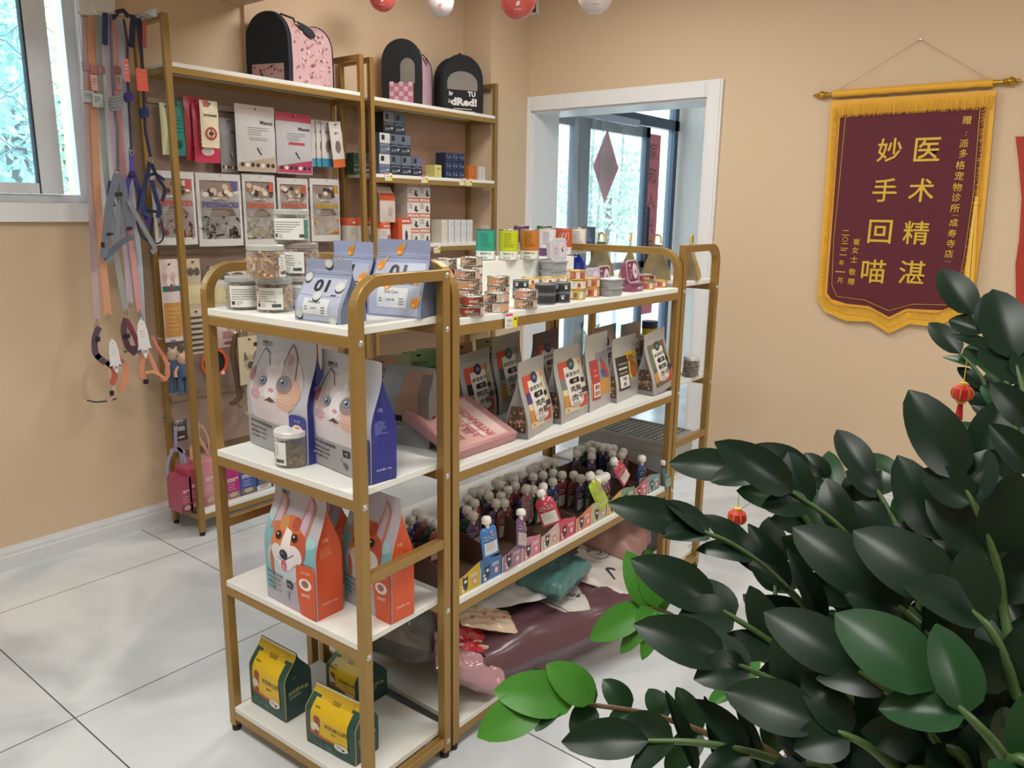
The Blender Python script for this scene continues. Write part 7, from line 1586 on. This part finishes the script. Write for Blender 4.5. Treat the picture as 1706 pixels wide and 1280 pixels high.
# lower left sprig with bright leaves
S([(1330, 1300, .95), (1200, 1232, .92), (1080, 1190, .90), (960, 1172, .88), (900, 1168, .87)], 7, .062, .036, LM_, 3, .55, stem=STB, tipleaf=False, pairang=1.25, r0=.005)
for (u, v, uu, vv, l, w_) in [(905, 1168, 815, 1215, .075, .045), (960, 1165, 840, 1150, .085, .050), (990, 1168, 930, 1120, .060, .040)]:
    p, e = at(u, v, .87), at(uu, vv, .86); m = MB(); leafgeo(m, p, e-p, (CAMP-p).normalized()+Vector((0, 0, .3)), l, w_, LB, .1, .15); LEAVES_L.append(m)
# the bright sprig in front of the sacks
S([(1270, 1180, .90), (1190, 1090, .88), (1125, 1028, .86), (1080, 1012, .85)], 3, .075, .034, LB, 5, .78, tipleaf=False, stem=STB, r0=.004, pairang=1.2)
for (u, v, uu, vv, l, w_) in [(1085, 1013, 1052, 935, .062, .034), (1092, 1013, 1082, 930, .060, .030), (1075, 1012, 1008, 1050, .066, .034), (1090, 1018, 1040, 1080, .055, .022), (1100, 1022, 1075, 1085, .050, .020)]:
    p, e = at(u, v, .85), at(uu, vv, .84); m = MB(); leafgeo(m, p, e-p, (CAMP-p).normalized()+Vector((0, 0, .3)), l, w_, LB, .08, .15); LEAVES_L.append(m)
# big arching fronds
S([(1480, 1220, .98), (1380, 1060, .92), (1290, 960, .88), (1215, 905, .85), (1150, 880, .84)], 7, .092, .040, LD, 11, .42, pairang=.55)
S([(1500, 1180, 1.0), (1400, 960, .95), (1330, 850, .92), (1275, 795, .90), (1235, 785, .90)], 8, .085, .042, None, 12, .40)
S([(1540, 1180, 1.04), (1480, 980, 1.0), (1440, 880, .98), (1395, 815, .97), (1350, 790, .97)], 8, .080, .040, None, 13, .42)
S([(1560, 1150, .92), (1480, 980, .86), (1400, 880, .82), (1320, 820, .80)], 8, .090, .042, LD, 14, .38)
S([(1480, 1250, .86), (1360, 1130, .80), (1270, 1060, .78), (1190, 1010, .77)], 8, .090, .046, LD, 15, .36)
S([(1500, 1300, .80), (1400, 1200, .75), (1300, 1140, .73), (1210, 1100, .72)], 7, .085, .044, LD, 16, .36)
S([(1420, 1330, .78), (1300, 1270, .74), (1180, 1240, .72), (1080, 1235, .72)], 7, .078, .036, LD, 17, .35)
S([(1560, 1250, .95), (1540, 1080, .92), (1520, 940, .92), (1480, 850, .93), (1450, 800, .94)], 9, .075, .036, None, 18, .40)
S([(1600, 1250, 1.05), (1590, 1050, 1.08), (1570, 900, 1.10), (1540, 830, 1.12), (1500, 800, 1.14)], 9, .080, .036, LM_, 19, .45)
# right side tall fronds
S([(1660, 1150, 1.0), (1690, 900, 1.0), (1690, 720, 1.02), (1665, 600, 1.04), (1620, 525, 1.06)], 12, .078, .040, None, 20, .40)
S([(1640, 1150, 1.1), (1650, 900, 1.12), (1655, 740, 1.14), (1640, 640, 1.16), (1600, 590, 1.18)], 11, .070, .032, None, 21, .42)
S([(1700, 1100, .90), (1720, 850, .88), (1715, 700, .88), (1690, 600, .90)], 10, .090, .046, LD, 22, .35)
S([(1660, 1200, .85), (1670, 1000, .80), (1640, 880, .78), (1600, 800, .78)], 9, .095, .048, LD, 23, .35)
S([(1640, 1280, .80), (1600, 1150, .74), (1540, 1050, .72), (1470, 990, .72)], 8, .092, .050, LD, 24, .35)
S([(1700, 1280, .75), (1690, 1150, .70), (1650, 1050, .68), (1590, 1000, .68)], 8, .090, .052, LD, 25, .32)
S([(1620, 1330, .75), (1560, 1240, .70), (1500, 1170, .68), (1430, 1120, .68)], 8, .085, .046, LD, 26, .34)
S([(1700, 1340, .70), (1670, 1260, .66), (1620, 1200, .64), (1560, 1150, .64)], 7, .085, .052, LM_, 27, .32)
S([(1560, 1340, .74), (1500, 1290, .70), (1440, 1240, .68), (1370, 1210, .68)], 7, .080, .044, LD, 28, .32)
S([(1700, 1200, .85), (1740, 1050, .82), (1740, 950, .82)], 7, .090, .050, LD, 29, .3)
S([(1440, 1300, .90), (1350, 1160, .90), (1300, 1050, .92), (1290, 960, .94)], 8, .080, .038, LD, 30, .35)
S([(1500, 1150, 1.05), (1440, 1000, 1.06), (1400, 900, 1.08), (1390, 830, 1.1)], 8, .075, .034, LM_, 31, .4)
S([(1620, 1200, .95), (1590, 1000, .94), (1600, 880, .94), (1630, 780, .95)], 9, .085, .042, LD, 32, .35)
S([(1520, 1300, .95), (1460, 1130, .98), (1420, 1030, 1.0)], 8, .085, .042, LD, 33, .3)
S([(1580, 1200, .85), (1560, 1080, .84), (1580, 960, .84), (1560, 900, .84)], 8, .09, .046, LD, 34, .3)
# upright spiky young leaves at the bottom
for (u, v, uu, vv, d_) in [(1200, 1290, 1175, 1160, .8), (1235, 1290, 1190, 1170, .82), (1160, 1290, 1110, 1150, .78), (1270, 1290, 1225, 1165, .84)]:
    p, e = at(u, v, d_), at(uu, vv, d_); m = MB(); leafgeo(m, p, e-p, (CAMP-p).normalized()+Vector((.5, 0, 0)), (e-p).length, .016, LD, .03, .8); LEAVES_L.append(m)
big = sorted(LEAVES_L, key=lambda m: -(Vector(m.v[0])-CAMP).length)   # farthest first
near = big[-100:]; rest = big[:-100]
for m in near: addpart(m, 'leaf')
allm = MB()
for m in rest:
    for mt_, fs_ in ((m.mats[0], m.f),): allm.add(m.v, fs_, mt_, True)
o = addpart(allm, 'foliage'); o['kind'] = 'stuff'
# pot and soil, below the frame
CER = mat('pot_ceramic', '#dcdad4', .25, var=.03)
po = MB().lathe([(.13, 0), (.15, .01), (.19, .30), (.215, .60), (.225, .64), (.205, .645), (.19, .60), (.18, .56)], CER, 36).build('pot', pl)
MB().lathe([(0, .60), (.188, .595)], mat('soil', '#3b2c20', .95, bump=.6, bs=80), 30, caps=False).build('soil', pl)
# red lantern charms hanging on the plant
def charm(u, v, dist, s_, lb):
    t = thing('lantern_charm', lb, 'ornament', at(u, v, dist), 0, 'red lantern charms on the plant'); R2 = mat('red_silk', '#b8241c', .45, var=.1)
    m = MB().lathe([(0, -.010), (.006, -.010), (.011, -.006), (.0125, 0), (.011, .006), (.006, .010), (0, .010)], R2, 14)
    for k in range(8): a = 2*pi*k/8; m.tube([(.0128*sin(q)*cos(a)*1.0, .0128*sin(q)*sin(a), .0105*cos(q)) for q in [pi*i/6 for i in range(7)]], .0005, GLD, 4)
    m.build('lantern', t); MB().lathe([(.005, .010), (.005, .013), (0, .0135)], GLD, 10).lathe([(.005, -.013), (.005, -.010)], GLD, 10).build('cap', t)
    f = MB(); [f.tube([(.002*cos(i), .002*sin(i), -.012), (.004*cos(i), .004*sin(i), -.034)], .0007, R2, 3) for i in range(14)]; f.build('tassel', t)
    MB().tube([(0, 0, .013), (0, 0, .040)], .0006, GLD, 4).build('cord', t); t.scale = (s_,)*3
charm(1603, 655, 1.1, 1.0, 'small red lantern charm hanging at the upper right of the plant')
charm(1612, 772, 1.12, .9, 'small red lantern charm half hidden in the leaves below the upper one')
charm(1228, 862, 1.02, .95, 'red lantern charm among the leaves at the left of the plant')
charm(1305, 1122, 1.0, 1.1, 'red lantern charm deep between the dark leaves')
